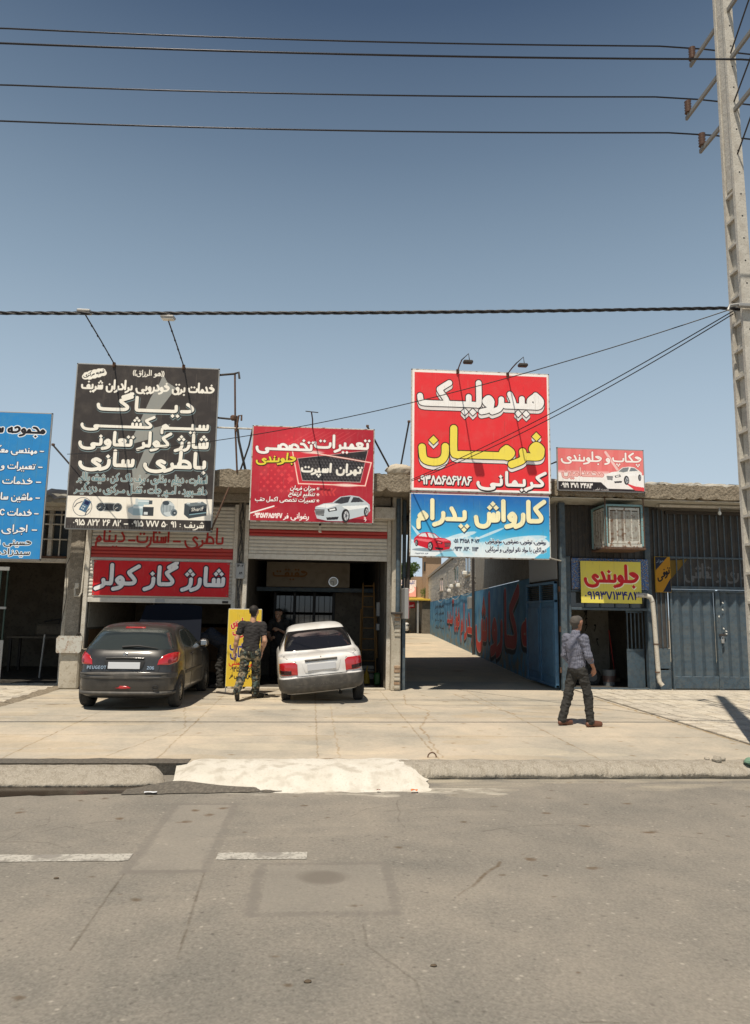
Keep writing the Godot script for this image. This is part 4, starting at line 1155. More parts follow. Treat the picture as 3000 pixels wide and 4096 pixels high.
func hand_caps(w: Vector3, d: Vector3, pn: Vector3, side: float) -> Array:
	# w wrist, d the way the fingers point, pn out of the back of the hand; side +1 puts the thumb on d x pn
	d = d.normalized()
	var t := d.cross(pn).normalized() * side
	pn = t.cross(d).normalized() * side
	var o := [[w, w + d * 0.03, 0.026, 0.028]]
	for i in 4:
		var b := w + d * 0.03 + t * (1.5 - i) * 0.012
		var k := w + d * 0.088 + t * (1.5 - i) * 0.0205
		o.append([b, k, 0.016, 0.012])
		var l: float = [0.036, 0.042, 0.039, 0.03][i]
		var k2 := k + (d - pn * 0.35).normalized() * l
		o.append([k, k2, 0.0098, 0.009])
		o.append([k2, k2 + (d * 0.7 - pn * 0.75).normalized() * l * 0.8, 0.009, 0.0075])
	var tb := w + d * 0.03 + t * 0.02
	var t1 := tb + (d * 0.65 + t * 0.7).normalized() * 0.042
	o.append([tb, t1, 0.015, 0.012]); o.append([t1, t1 + (d * 0.9 + t * 0.25 - pn * 0.2).normalized() * 0.034, 0.011, 0.009])
	return o

func append_geo(a: Geo, b: Geo):
	var k := a.v.size()
	a.v.append_array(b.v); a.n.append_array(b.n); a.u.append_array(b.u)
	for i in b.ix: a.ix.append(i + k)

# J: joints in a frame where the person faces -z; K: looks
func person(root: Node3D, J: Dictionary, K: Dictionary):
	var lk: float = K.get("leg", 1.0)
	var H: Vector3 = J.head
	var fd: Vector3 = J.get("face", Vector3(0, 0, -1)).normalized()
	var up := Vector3.UP
	var sd := fd.cross(up).normalized()
	var skin := []
	skin += [[J.pelvis, J.chest, 0.075, 0.08], [J.chest, J.neck, 0.075, 0.05], [J.neck + Vector3(0, -0.03, 0), H - up * 0.07 - fd * 0.015, 0.06, 0.054]]
	for s in ["l", "r"]:
		skin += [[J["sh_" + s], J["el_" + s], 0.05, 0.042], [J["el_" + s], J["el_" + s].lerp(J["wr_" + s], 0.35), 0.043, 0.042], [J["el_" + s].lerp(J["wr_" + s], 0.35), J["wr_" + s], 0.042, 0.027]]
		skin += [[J["hip_" + s], J["kn_" + s], 0.06, 0.045], [J["kn_" + s], J["an_" + s], 0.045, 0.035]]
	var body := blob(skin, 0.018, 0.03)
	var head := [[H - fd * 0.03 + up * 0.032, H + fd * 0.022 + up * 0.036, 0.088, 0.08], [H + up * 0.03, H - up * 0.035 + fd * 0.012, 0.076, 0.066], [H - up * 0.05 + fd * 0.035, H - up * 0.085 + fd * 0.062, 0.052, 0.03], [H + fd * 0.092 + up * 0.012, H + fd * 0.108 - up * 0.022, 0.009, 0.015], [H + fd * 0.082 - up * 0.056 - sd * 0.018, H + fd * 0.082 - up * 0.056 + sd * 0.018, 0.011, 0.011], [H - up * 0.05, H - up * 0.1 - fd * 0.02, 0.055, 0.054], [H + fd * 0.078 + up * 0.036 - sd * 0.04, H + fd * 0.078 + up * 0.036 + sd * 0.04, 0.012, 0.012]]
	for s in [-1.0, 1.0]: head.append([H + sd * s * 0.077 + up * 0.022 - fd * 0.012, H + sd * s * 0.08 - up * 0.018 - fd * 0.005, 0.018, 0.012])
	append_geo(body, blob(head, 0.006, 0.016))
	for s in ["l", "r"]:
		var q: float = -1.0 if s == "l" else 1.0
		append_geo(body, blob(hand_caps(J["wr_" + s], J.get("hd_" + s, Vector3(0, -1, -0.15)), J.get("hn_" + s, Vector3(q, 0, 0)), -q if J.get("flip_" + s, false) else q), 0.005, 0.008))
	part(root, "body", body, K.skin)
	var hair := [[H - fd * 0.042 + up * 0.045, H + fd * 0.02 + up * 0.06, 0.088, 0.076], [H - fd * 0.05 + up * 0.02, H - fd * 0.045 - up * 0.045, 0.075, 0.05]]
	part(root, "hair", blob(hair, 0.008, 0.02, 0.006, 5), K.hair)
	for s in [-1.0, 1.0]:
		part(root, "eye", tubeg([H + fd * 0.079 + sd * s * 0.032 + up * 0.014, H + fd * 0.0875 + sd * s * 0.032 + up * 0.014], [0.012, 0.007], 8), M.eye)
	var top := [[J.pelvis + Vector3(0, 0.0, 0), J.chest, 0.155 + K.get("belly", 0.0), 0.165, 0.72], [J.chest, J.neck + Vector3(0, -0.07, 0), 0.155, 0.075, 0.72], [J.sh_l, J.sh_r, 0.07, 0.07]]
	for s in ["l", "r"]:
		var sl: float = K.sleeve
		var e: Vector3 = J["sh_" + s].lerp(J["el_" + s], minf(sl, 1.0))
		top.append([J["sh_" + s], e, 0.074, 0.064 if sl <= 1.0 else 0.058])
		if sl > 1.0: top.append([J["el_" + s], J["el_" + s].lerp(J["wr_" + s], sl - 1.0), 0.058, 0.052])
	if K.has("collar"): top.append([J.neck + Vector3(0, -0.02, 0), J.neck + Vector3(0, 0.03, 0) + fd * 0.01, 0.068, 0.066])
	top.append([J.pelvis + Vector3(0, -0.05, 0), J.pelvis + Vector3(0, 0.05, 0), 0.15, 0.155, 0.72])
	part(root, "shirt", blob(top, 0.014, 0.04, 0.014, 7, J.pelvis.y - 0.03 if not J.has("bent") else -9.0), K.shirt)
	var leg := [[J.pelvis + Vector3(0, -0.02, 0), J.pelvis + Vector3(0, 0.06, 0), 0.148, 0.145, 0.76]]
	for s in ["l", "r"]:
		leg += [[J["hip_" + s], J["kn_" + s], 0.1 * lk, 0.08 * lk], [J["kn_" + s], J["an_" + s], 0.08 * lk, 0.072 * lk]]
	part(root, "trousers", blob(leg, 0.014, 0.035, 0.018, 9), K.trousers)
	for s in ["l", "r"]:
		var a: Vector3 = J["an_" + s]
		var t: Vector3 = J["to_" + s]
		var dn := (t - a).cross((t - a).cross(Vector3.UP)).normalized() * 0.0
		var heel := a + (a - t).slide(Vector3.UP).normalized() * 0.045 + Vector3(0, -0.045, 0) if not J.get("lift_" + s, false) else a + Vector3(0, 0.02, 0.05)
		var shoe := [[a + Vector3(0, -0.02, 0) + dn, t + Vector3(0, 0.012, 0), 0.045, 0.036], [heel, t, 0.036, 0.034], [heel.lerp(t, 0.6), t, 0.042, 0.036]]
		part(root, "shoe", blob(shoe, 0.009, 0.02), K.shoes)

func people():
	var V := func(x, y, z): return Vector3(x, y, z)
	var a := thing("person", "person in black t-shirt and camouflage trousers walking towards the open workshop", "person", Vector3(-1.33, 0, -13.75))
	person(a, {"pelvis": V.call(0.0, 0.93, 0.0), "chest": V.call(0.015, 1.27, -0.03), "neck": V.call(0.02, 1.47, -0.04), "head": V.call(0.03, 1.635, -0.07), "face": V.call(0.15, -0.1, -1),
		"sh_l": V.call(-0.18, 1.40, -0.02), "sh_r": V.call(0.21, 1.38, -0.03), "el_l": V.call(-0.265, 1.12, 0.04), "wr_l": V.call(-0.305, 0.86, 0.0), "el_r": V.call(0.265, 1.10, 0.05), "wr_r": V.call(0.2, 0.88, -0.08),
		"hip_l": V.call(-0.1, 0.88, 0.0), "kn_l": V.call(-0.12, 0.5, 0.0), "an_l": V.call(-0.19, 0.2, 0.33), "to_l": V.call(-0.19, 0.04, 0.23), "lift_l": true,
		"hip_r": V.call(0.1, 0.88, 0.0), "kn_r": V.call(0.11, 0.5, -0.12), "an_r": V.call(0.1, 0.1, -0.2), "to_r": V.call(0.22, 0.034, -0.34), "hd_l": V.call(-0.05, -1, -0.2)},
		{"skin": M.skin, "hair": M.hair, "shirt": M.tshirt, "trousers": M.camo, "shoes": M.shoe_dark, "sleeve": 0.55})
	var b := thing("person", "person in checked shirt and dark trousers standing with a hand at the pocket", "person", Vector3(3.95, 0, -10.75), "", deg_to_rad(-66.0))
	b.scale = Vector3.ONE * 0.955
	person(b, {"pelvis": V.call(0.0, 0.92, 0.0), "chest": V.call(0.0, 1.25, 0.03), "neck": V.call(0.0, 1.45, 0.02), "head": V.call(0.0, 1.61, -0.02), "face": V.call(-0.15, 0.02, -1),
		"sh_l": V.call(-0.19, 1.38, 0.03), "sh_r": V.call(0.19, 1.38, 0.03), "el_l": V.call(-0.25, 1.1, 0.02), "wr_l": V.call(-0.2, 0.9, -0.12), "el_r": V.call(0.25, 1.12, 0.0), "wr_r": V.call(0.19, 0.93, -0.16),
		"hip_l": V.call(-0.1, 0.87, 0.0), "kn_l": V.call(-0.13, 0.48, 0.08), "an_l": V.call(-0.16, 0.09, 0.2), "to_l": V.call(-0.17, 0.035, 0.01),
		"hip_r": V.call(0.1, 0.87, 0.0), "kn_r": V.call(0.13, 0.48, -0.09), "an_r": V.call(0.15, 0.09, -0.1), "to_r": V.call(0.17, 0.035, -0.29), "hd_r": V.call(-0.1, -1, -0.3)},
		{"skin": M.skin_tan, "hair": M.hair_grey, "shirt": M.check, "trousers": M.black_cloth, "shoes": M.shoe_brown, "sleeve": 1.45, "collar": true, "belly": 0.0, "leg": 0.9})
	var c := thing("person", "person in dark work clothes bending over the raised bonnet in the shade", "person", Vector3(-2.2, 0, -15.85), "", deg_to_rad(80.0))
	person(c, {"pelvis": V.call(0, 0.92, 0.1), "chest": V.call(0, 1.12, -0.22), "neck": V.call(0, 1.14, -0.42), "head": V.call(0, 1.08, -0.57), "face": V.call(0, -0.8, -0.6), "bent": true,
		"sh_l": V.call(-0.18, 1.1, -0.34), "sh_r": V.call(0.18, 1.1, -0.34), "el_l": V.call(-0.26, 0.95, -0.5), "wr_l": V.call(-0.16, 0.97, -0.7), "el_r": V.call(0.26, 0.95, -0.5), "wr_r": V.call(0.16, 0.97, -0.7),
		"hip_l": V.call(-0.1, 0.87, 0.1), "kn_l": V.call(-0.12, 0.48, 0.04), "an_l": V.call(-0.13, 0.09, 0.08), "to_l": V.call(-0.15, 0.035, -0.12),
		"hip_r": V.call(0.1, 0.87, 0.1), "kn_r": V.call(0.12, 0.48, 0.06), "an_r": V.call(0.13, 0.09, 0.14), "to_r": V.call(0.15, 0.035, -0.06), "hd_l": V.call(0.2, -0.3, -1), "hd_r": V.call(-0.2, -0.3, -1), "hn_l": V.call(0, 1, 0), "hn_r": V.call(0, 1, 0)},
		{"skin": M.skin, "hair": M.hair, "shirt": M.work_blue, "trousers": M.black_cloth, "shoes": M.shoe_dark, "sleeve": 1.3})
	var d := thing("person", "person in dark clothes with bare forearms standing inside the dim workshop", "person", Vector3(-1.05, 0, -17.6), "", deg_to_rad(165.0))
	person(d, {"pelvis": V.call(0, 0.92, 0), "chest": V.call(0, 1.25, 0.02), "neck": V.call(0, 1.44, 0.0), "head": V.call(0, 1.6, -0.03), "face": V.call(0.3, -0.1, -1),
		"sh_l": V.call(-0.19, 1.38, 0.02), "sh_r": V.call(0.19, 1.38, 0.02), "el_l": V.call(-0.27, 1.1, 0.0), "wr_l": V.call(-0.08, 1.22, -0.2), "el_r": V.call(0.26, 1.1, -0.02), "wr_r": V.call(0.1, 1.0, -0.24),
		"hip_l": V.call(-0.1, 0.87, 0), "kn_l": V.call(-0.11, 0.48, -0.02), "an_l": V.call(-0.12, 0.09, 0.03), "to_l": V.call(-0.15, 0.035, -0.17),
		"hip_r": V.call(0.1, 0.87, 0), "kn_r": V.call(0.11, 0.48, -0.02), "an_r": V.call(0.12, 0.09, 0.03), "to_r": V.call(0.15, 0.035, -0.17), "hd_l": V.call(0.8, 0.2, -0.3), "hd_r": V.call(-0.6, 0.3, -0.6)},
		{"skin": M.skin, "hair": M.hair, "shirt": M.tshirt, "trousers": M.black_cloth, "shoes": M.shoe_dark, "sleeve": 0.6})

# ------------------------------------------------------------------ materials (base colours are linear)
func ground_print(w: int, h: int, base: Color, layers: Array, sd: int) -> Paint:
	var p := Paint.new(w, h, Color.BLACK)
	var r := PackedFloat32Array(); r.resize(w * h)
	r.fill(0.0)
	var tint := PackedFloat32Array(); tint.resize(w * h); tint.fill(0.0)
	var k := 0
	for l in layers:  # [frequency, octaves, strength of dark/light, warm shift, white noise]
		k += 1
		var d := noise_image(w, h, l[0], l[1], sd * 17 + k)
		var s: float = l[2] / 127.0
		var t: float = l[3] / 127.0
		for i in w * h:
			var q := d[i] - 127
			r[i] += q * s
			tint[i] += q * t
	var rng := RandomNumberGenerator.new()
	rng.seed = sd
	var grain := PackedFloat32Array()
	for i in 4096: grain.append(rng.randfn(0.0, 1.0))
	var gs: float = layers[0][4]
	for i in w * h:
		var e := 1.0 + r[i] + gs * grain[(i * 7 + (i / w) * 1013) & 4095]
		p.d[i * 3] = int(clampf(pow(maxf(base.r * e * (1.0 + tint[i]), 0), 0.4545) * 255.0, 0, 255))
		p.d[i * 3 + 1] = int(clampf(pow(maxf(base.g * e, 0), 0.4545) * 255.0, 0, 255))
		p.d[i * 3 + 2] = int(clampf(pow(maxf(base.b * e * (1.0 - tint[i]), 0), 0.4545) * 255.0, 0, 255))
	return p

func crack(p: Paint, pts: Array, r: float, c: Color, a: float, jit: float, sd: int):
	var rng := RandomNumberGenerator.new()
	rng.seed = sd
	for i in pts.size() - 1:
		var n := maxi(2, int(pts[i].distance_to(pts[i + 1]) / 9.0))
		var last: Vector2 = pts[i]
		for k in range(1, n + 1):
			var q: Vector2 = pts[i].lerp(pts[i + 1], float(k) / n) + Vector2(rng.randf_range(-jit, jit), rng.randf_range(-jit, jit)) * (0.0 if k == n else 1.0)
			p.line(last, q, r * rng.randf_range(0.4, 1.3), c, a * rng.randf_range(0.3, 1.0))
			last = q

func stain(p: Paint, c: Vector2, r: float, col: Color, a: float, rng: RandomNumberGenerator, flat := 0.6):
	for k in 7: p.oval(c.x + rng.randf_range(-r, r) * 0.6, c.y + rng.randf_range(-r, r) * 0.5 * flat, r * rng.randf_range(0.3, 0.8), r * flat * rng.randf_range(0.3, 0.8), col, a * rng.randf_range(0.3, 0.7))

func make_materials():
	var f := FastNoiseLite.new()
	f.frequency = 0.03; f.fractal_octaves = 5; f.seed = 3
	var bi := f.get_seamless_image(512, 512)
	bump_tex = ImageTexture.create_from_image(bi)
	M.black = mat(lin(0.012, 0.012, 0.013), 0.6)
	M.tyre = surf(Color(0.022, 0.021, 0.02), [[0.02, 4, 0.45, 0.8, 0.6, Color(0.06, 0.055, 0.048)]], 5, 0.5, 0.9, 0.0, 0.0, 0.0, false)
	var paint := func(c: Color, dirt: Color, sd: int, amt: float, metal: float, rough: float):
		var m := surf(c, [[0.006, 4, 0.35, 0.75, amt, dirt], [0.03, 3, 0.5, 0.9, amt * 0.7, dirt]], sd, 1.6, rough, 0.0, 0.0, metal, false)
		m.clearcoat_enabled = true; m.clearcoat = 0.6; m.clearcoat_roughness = 0.12
		return m
	M.paint_grey = paint.call(Color(0.022, 0.021, 0.021), Color(0.062, 0.06, 0.057), 11, 0.42, 0.25, 0.38)
	M.paint_white = paint.call(Color(0.70, 0.70, 0.69), Color(0.55, 0.52, 0.47), 12, 0.45, 0.0, 0.45)
	M.bonnet_shaded = mat(lin(0.012, 0.014, 0.02), 0.85, 0.0, 0.08)  # darker, duller car paint: the shade over the bonnet put into the colour
	M.grey_plastic = surf(Color(0.06, 0.056, 0.05), [[0.01, 4, 0.4, 0.8, 0.7, Color(0.11, 0.1, 0.085)]], 13, 0.8, 0.6, 0.0, 0.0, 0.0, false)
	M.car_glass = mat(lin(0.035, 0.042, 0.04), 0.07, 0.0, 0.75)
	M.car_glass_dark = mat(lin(0.012, 0.012, 0.014), 0.06, 0.0, 0.7)
	M.lamp_red = mat(lin(0.42, 0.012, 0.014), 0.16, 0.0, 0.6)
	M.lamp_red.clearcoat_enabled = true; M.lamp_red.clearcoat = 1.0; M.lamp_red.clearcoat_roughness = 0.05
	M.lamp_deep = mat(lin(0.16, 0.008, 0.01), 0.12)
	M.lamp_smoke = mat(lin(0.03, 0.008, 0.008), 0.2)
	M.chrome = mat(lin(0.7, 0.7, 0.7), 0.18, 1.0)
	M.hubcap = surf(Color(0.34, 0.34, 0.33), [[0.02, 4, 0.4, 0.8, 0.6, Color(0.2, 0.18, 0.15)]], 14, 0.4, 0.45, 0.0, 0.0, 0.4, false)
	M.rim_steel = mat(lin(0.12, 0.12, 0.12), 0.5, 0.6)
	M.plate = mat(lin(0.55, 0.57, 0.6), 0.45)
	M.eye = mat(lin(0.03, 0.02, 0.015), 0.2)
	# skin and cloth
	M.skin = mat(lin(0.42, 0.235, 0.15), 0.55); M.skin_tan = mat(lin(0.36, 0.17, 0.10), 0.55)
	for k in ["skin", "skin_tan"]:
		M[k].subsurf_scatter_enabled = true; M[k].subsurf_scatter_strength = 0.1
	M.hair = mat(lin(0.014, 0.011, 0.009), 0.7); M.hair_grey = mat(lin(0.075, 0.066, 0.058), 0.8)
	M.tshirt = surf(Color(0.018, 0.016, 0.016), [[0.02, 4, 0.4, 0.8, 0.5, Color(0.03, 0.028, 0.027)]], 21, 0.6, 0.9, 0.0, 0.0, 0.0, false)
	M.black_cloth = surf(Color(0.018, 0.017, 0.015), [[0.02, 4, 0.4, 0.8, 0.6, Color(0.032, 0.03, 0.026)]], 22, 0.6, 0.85, 0.0, 0.0, 0.0, false)
	M.work_blue = mat(lin(0.03, 0.036, 0.05), 0.9)
	M.camo = surf(Color(0.035, 0.04, 0.022), [[0.012, 2, 0.52, 0.54, 1.0, Color(0.012, 0.013, 0.011)], [0.014, 2, 0.56, 0.58, 1.0, Color(0.10, 0.14, 0.13)], [0.016, 2, 0.62, 0.64, 1.0, Color(0.34, 0.27, 0.17)], [0.013, 2, 0.66, 0.68, 1.0, Color(0.015, 0.014, 0.012)]], 23, 1.05, 0.9, 0.0, 0.0, 0.0, false)
	var ck := Paint.new(64, 64, c8(100, 106, 120))
	for k in 4:
		ck.rect(k * 16, 0, k * 16 + 3, 64, c8(44, 46, 70), 0.65); ck.rect(0, k * 16, 64, k * 16 + 3, c8(44, 46, 70), 0.65)
		ck.rect(k * 16 + 8, 0, k * 16 + 11, 64, c8(170, 164, 172), 0.5); ck.rect(0, k * 16 + 8, 64, k * 16 + 11, c8(160, 150, 158), 0.5)
	M.check = StandardMaterial3D.new()
	M.check.albedo_texture = ck.tex(); M.check.uv1_triplanar = true; M.check.uv1_scale = Vector3.ONE / 0.075; M.check.roughness = 0.9
	M.shoe_dark = mat(lin(0.022, 0.02, 0.018), 0.7); M.shoe_brown = mat(lin(0.14, 0.055, 0.03), 0.5)
	# building surfaces
	var dirt := Color(0.16, 0.125, 0.085)
	M.concrete = surf(Color(0.30, 0.265, 0.215), [[0.008, 5, 0.35, 0.75, 0.7, Color(0.22, 0.19, 0.15)], [0.03, 4, 0.5, 0.8, 0.6, Color(0.40, 0.36, 0.29)], [0.09, 3, 0.6, 0.8, 0.7, Color(0.13, 0.11, 0.085)]], 31, 1.7, 0.92, 2.2)
	M.rough_concrete = surf(Color(0.27, 0.225, 0.165), [[0.02, 5, 0.4, 0.7, 0.8, Color(0.18, 0.145, 0.10)], [0.06, 4, 0.5, 0.75, 0.7, Color(0.38, 0.33, 0.25)], [0.12, 3, 0.58, 0.75, 0.8, Color(0.09, 0.075, 0.055)]], 32, 1.1, 0.95, 5.0)
	M.plaster = surf(Color(0.47, 0.43, 0.35), [[0.006, 5, 0.4, 0.7, 0.6, Color(0.36, 0.32, 0.25)], [0.03, 5, 0.55, 0.8, 0.6, Color(0.30, 0.25, 0.18)], [0.1, 3, 0.62, 0.8, 0.5, Color(0.58, 0.54, 0.46)]], 33, 2.3, 0.9, 1.2)
	M.soffit = surf(Color(0.56, 0.54, 0.47), [[0.008, 5, 0.4, 0.75, 0.6, Color(0.42, 0.38, 0.30)], [0.05, 4, 0.6, 0.85, 0.5, Color(0.28, 0.24, 0.18)]], 34, 2.0, 0.9)
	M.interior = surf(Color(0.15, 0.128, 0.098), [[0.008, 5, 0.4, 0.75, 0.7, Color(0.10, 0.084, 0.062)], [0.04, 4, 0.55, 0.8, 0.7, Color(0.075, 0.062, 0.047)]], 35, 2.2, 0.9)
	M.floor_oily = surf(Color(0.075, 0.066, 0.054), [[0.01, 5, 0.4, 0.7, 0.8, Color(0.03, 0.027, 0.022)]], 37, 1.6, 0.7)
	M.paint_cream = surf(Color(0.58, 0.545, 0.47), [[0.01, 5, 0.42, 0.78, 0.55, Color(0.44, 0.39, 0.31)], [0.06, 4, 0.62, 0.8, 0.7, Color(0.30, 0.24, 0.17)], [0.2, 2, 0.7, 0.85, 0.6, Color(0.18, 0.13, 0.09)]], 38, 1.2, 0.6)
	M.slat_white = surf(Color(0.60, 0.575, 0.51), [[0.012, 5, 0.4, 0.75, 0.45, Color(0.48, 0.44, 0.37)], [0.08, 4, 0.6, 0.85, 0.4, Color(0.38, 0.33, 0.26)]], 39, 1.3, 0.55)
	M.slat_red = surf(Color(0.44, 0.032, 0.026), [[0.012, 5, 0.4, 0.75, 0.5, Color(0.34, 0.035, 0.028)], [0.08, 4, 0.6, 0.85, 0.4, Color(0.25, 0.06, 0.045)]], 40, 1.3, 0.55)
	M.blue_steel = surf(Color(0.052, 0.090, 0.122), [[0.008, 5, 0.4, 0.7, 0.7, Color(0.085, 0.110, 0.122)], [0.02, 5, 0.5, 0.72, 0.7, Color(0.034, 0.058, 0.08)], [0.10, 3, 0.62, 0.78, 0.8, Color(0.12, 0.10, 0.075)]], 41, 1.5, 0.6, 0.4)
	M.blue_bright = surf(Color(0.05, 0.15, 0.27), [[0.008, 5, 0.4, 0.7, 0.6, Color(0.035, 0.10, 0.19)], [0.05, 4, 0.6, 0.8, 0.5, Color(0.10, 0.2, 0.30)]], 42, 1.4, 0.5, 0.3)
	M.dark_sheet = surf(Color(0.05, 0.046, 0.042), [[0.01, 5, 0.4, 0.7, 0.7, Color(0.075, 0.062, 0.05)], [0.06, 4, 0.55, 0.8, 0.7, Color(0.03, 0.034, 0.04)]], 43, 1.6, 0.7)
	M.rust = surf(Color(0.12, 0.06, 0.035), [[0.02, 5, 0.4, 0.7, 0.8, Color(0.055, 0.035, 0.026)], [0.08, 3, 0.6, 0.8, 0.7, Color(0.22, 0.11, 0.05)]], 44, 0.7, 0.85)
	M.dark_iron = surf(Color(0.028, 0.025, 0.023), [[0.03, 4, 0.5, 0.8, 0.7, Color(0.07, 0.045, 0.03)]], 45, 0.6, 0.7)
	M.white_metal = surf(Color(0.56, 0.55, 0.50), [[0.02, 5, 0.5, 0.75, 0.6, Color(0.40, 0.35, 0.27)], [0.012, 5, 0.58, 0.72, 0.9, Color(0.20, 0.10, 0.05)]], 46, 0.9, 0.6)
	M.cooler_teal = surf(Color(0.19, 0.36, 0.38), [[0.02, 4, 0.5, 0.8, 0.6, Color(0.26, 0.36, 0.36)], [0.05, 4, 0.64, 0.75, 0.95, Color(0.20, 0.08, 0.04)]], 47, 0.9, 0.6)
	M.blue_rusty = surf(Color(0.03, 0.12, 0.33), [[0.03, 5, 0.55, 0.68, 0.95, Color(0.19, 0.11, 0.06)], [0.05, 4, 0.58, 0.7, 0.8, Color(0.42, 0.40, 0.34)]], 48, 1.0, 0.6)
	M.enamel = surf(Color(0.54, 0.53, 0.48), [[0.006, 5, 0.45, 0.8, 0.6, Color(0.40, 0.33, 0.24)], [0.015, 5, 0.62, 0.85, 0.7, Color(0.28, 0.16, 0.09)], [0.1, 3, 0.66, 0.8, 0.6, Color(0.12, 0.09, 0.06)]], 62, 0.9, 0.55)
	M.board = surf(Color(0.27, 0.225, 0.17), [[0.01, 5, 0.4, 0.8, 0.6, Color(0.20, 0.165, 0.12)]], 63, 1.5, 0.85)
	M.pad_straw = surf(Color(0.16, 0.115, 0.07), [[0.1, 4, 0.4, 0.7, 0.8, Color(0.06, 0.042, 0.028)]], 49, 0.5, 0.95)
	M.brick_white = surf(Color(0.62, 0.59, 0.53), [[0.03, 5, 0.42, 0.7, 0.6, Color(0.44, 0.40, 0.34)], [0.09, 4, 0.58, 0.75, 0.7, Color(0.62, 0.60, 0.56)], [0.02, 4, 0.6, 0.75, 0.7, Color(0.24, 0.18, 0.13)]], 50, 2.5, 0.92)
	M.mortar = mat(lin(0.16, 0.13, 0.10), 0.95)
	M.brick_tan = surf(Color(0.34, 0.245, 0.165), [[0.05, 5, 0.4, 0.7, 0.7, Color(0.28, 0.17, 0.10)], [0.1, 3, 0.6, 0.8, 0.6, Color(0.52, 0.38, 0.24)]], 51, 2.0, 0.92)
	M.tile_cream = surf(Color(0.58, 0.53, 0.44), [[0.01, 5, 0.4, 0.75, 0.6, Color(0.42, 0.36, 0.27)], [0.06, 4, 0.6, 0.8, 0.5, Color(0.32, 0.26, 0.19)]], 52, 1.8, 0.85, 0.5)
	M.tile_grey = surf(Color(0.52, 0.475, 0.395), [[0.01, 5, 0.4, 0.75, 0.6, Color(0.35, 0.31, 0.25)], [0.06, 4, 0.6, 0.8, 0.5, Color(0.28, 0.24, 0.18)]], 53, 1.8, 0.85, 0.5)
	M.ramp_white = surf(Color(0.66, 0.63, 0.56), [[0.006, 5, 0.35, 0.8, 0.7, Color(0.58, 0.54, 0.46)], [0.02, 5, 0.5, 0.85, 0.75, Color(0.44, 0.40, 0.33)], [0.15, 3, 0.6, 0.85, 0.5, Color(0.4, 0.36, 0.28)]], 54, 2.6, 0.9, 2.0)
	M.bedding = mat(lin(0.12, 0.095, 0.065), 0.95)
	M.pole = surf(Color(0.50, 0.48, 0.43), [[0.01, 5, 0.4, 0.75, 0.6, Color(0.40, 0.37, 0.32)], [0.08, 4, 0.62, 0.8, 0.6, Color(0.27, 0.24, 0.20)]], 55, 1.2, 0.9, 1.0)
	M.arm_steel = mat(lin(0.19, 0.185, 0.175), 0.7)
	M.cable = mat(lin(0.014, 0.014, 0.016), 0.42)
	M.conductor = mat(lin(0.04, 0.04, 0.045), 0.3, 0.8)
	M.insulator = mat(lin(0.10, 0.055, 0.035), 0.3)
	M.galvanised = mat(lin(0.36, 0.36, 0.35), 0.55, 0.5)
	M.yellow_paint = mat(lin(0.52, 0.33, 0.03), 0.6)
	M.bulb = mat(lin(0.75, 0.74, 0.68), 0.15)
	M.lettering_red = mat(lin(0.42, 0.03, 0.025), 0.7)
	M.lettering_grey = mat(lin(0.15, 0.15, 0.15), 0.7)
	M.lettering_orange = mat(lin(0.22, 0.10, 0.03), 0.8)
	M.ink = mat(lin(0.02, 0.02, 0.025), 0.8)
	M.glass_pane = mat(lin(0.05, 0.055, 0.055), 0.08, 0.0, 0.6)
	M.wood = surf(Color(0.17, 0.09, 0.035), [[0.03, 4, 0.4, 0.8, 0.6, Color(0.11, 0.055, 0.02)]], 56, 0.8, 0.8)
	M.ladder = mat(lin(0.24, 0.125, 0.035), 0.75)
	M.sack = surf(Color(0.52, 0.47, 0.38), [[0.03, 4, 0.4, 0.8, 0.6, Color(0.40, 0.34, 0.25)]], 57, 0.8, 0.95)
	M.tarp = mat(lin(0.018, 0.018, 0.019), 0.5)
	M.green_leaf = mat(lin(0.045, 0.085, 0.016), 0.6)
	M.green_leaf.backlight_enabled = true; M.green_leaf.backlight = lin(0.05, 0.10, 0.01)
	M.green_leaf2 = mat(lin(0.075, 0.115, 0.022), 0.6)
	M.green_leaf2.backlight_enabled = true; M.green_leaf2.backlight = lin(0.06, 0.11, 0.012)
	M.bark = mat(lin(0.10, 0.075, 0.05), 0.95)
	M.line_white = surf(Color(0.46, 0.44, 0.39), [[0.012, 5, 0.42, 0.72, 0.85, Color(0.23, 0.212, 0.185)], [0.08, 4, 0.52, 0.7, 0.7, Color(0.21, 0.195, 0.17)]], 58, 1.6, 0.85)
	M.wet = mat(lin(0.042, 0.033, 0.025), 0.12, 0.0, 0.2)
	M.damp = surf(Color(0.10, 0.088, 0.07), [[0.03, 5, 0.45, 0.7, 0.8, Color(0.17, 0.15, 0.12)]], 59, 0.7, 0.6)
	M.green_door = mat(lin(0.02, 0.045, 0.035), 0.6)
	M.yellow_roof = mat(lin(0.62, 0.42, 0.05), 0.7)
	M.kerb = surf(Color(0.36, 0.325, 0.265), [[0.012, 5, 0.4, 0.75, 0.7, Color(0.26, 0.225, 0.175)], [0.06, 4, 0.55, 0.75, 0.7, Color(0.47, 0.43, 0.36)], [0.16, 3, 0.62, 0.76, 0.9, Color(0.13, 0.11, 0.085)]], 60, 1.0, 0.95, 5.0)
	M.dust = surf(Color(0.40, 0.35, 0.27), [[0.02, 4, 0.4, 0.7, 0.7, Color(0.32, 0.27, 0.2)]], 61, 8.0, 0.95)
	M.strip_yellow = mat(lin(0.46, 0.28, 0.02), 0.6)

func printed(t: ImageTexture, rough := 0.55) -> StandardMaterial3D:
	var m := StandardMaterial3D.new()
	m.albedo_texture = t; m.roughness = rough; m.metallic_specular = 0.35
	return m

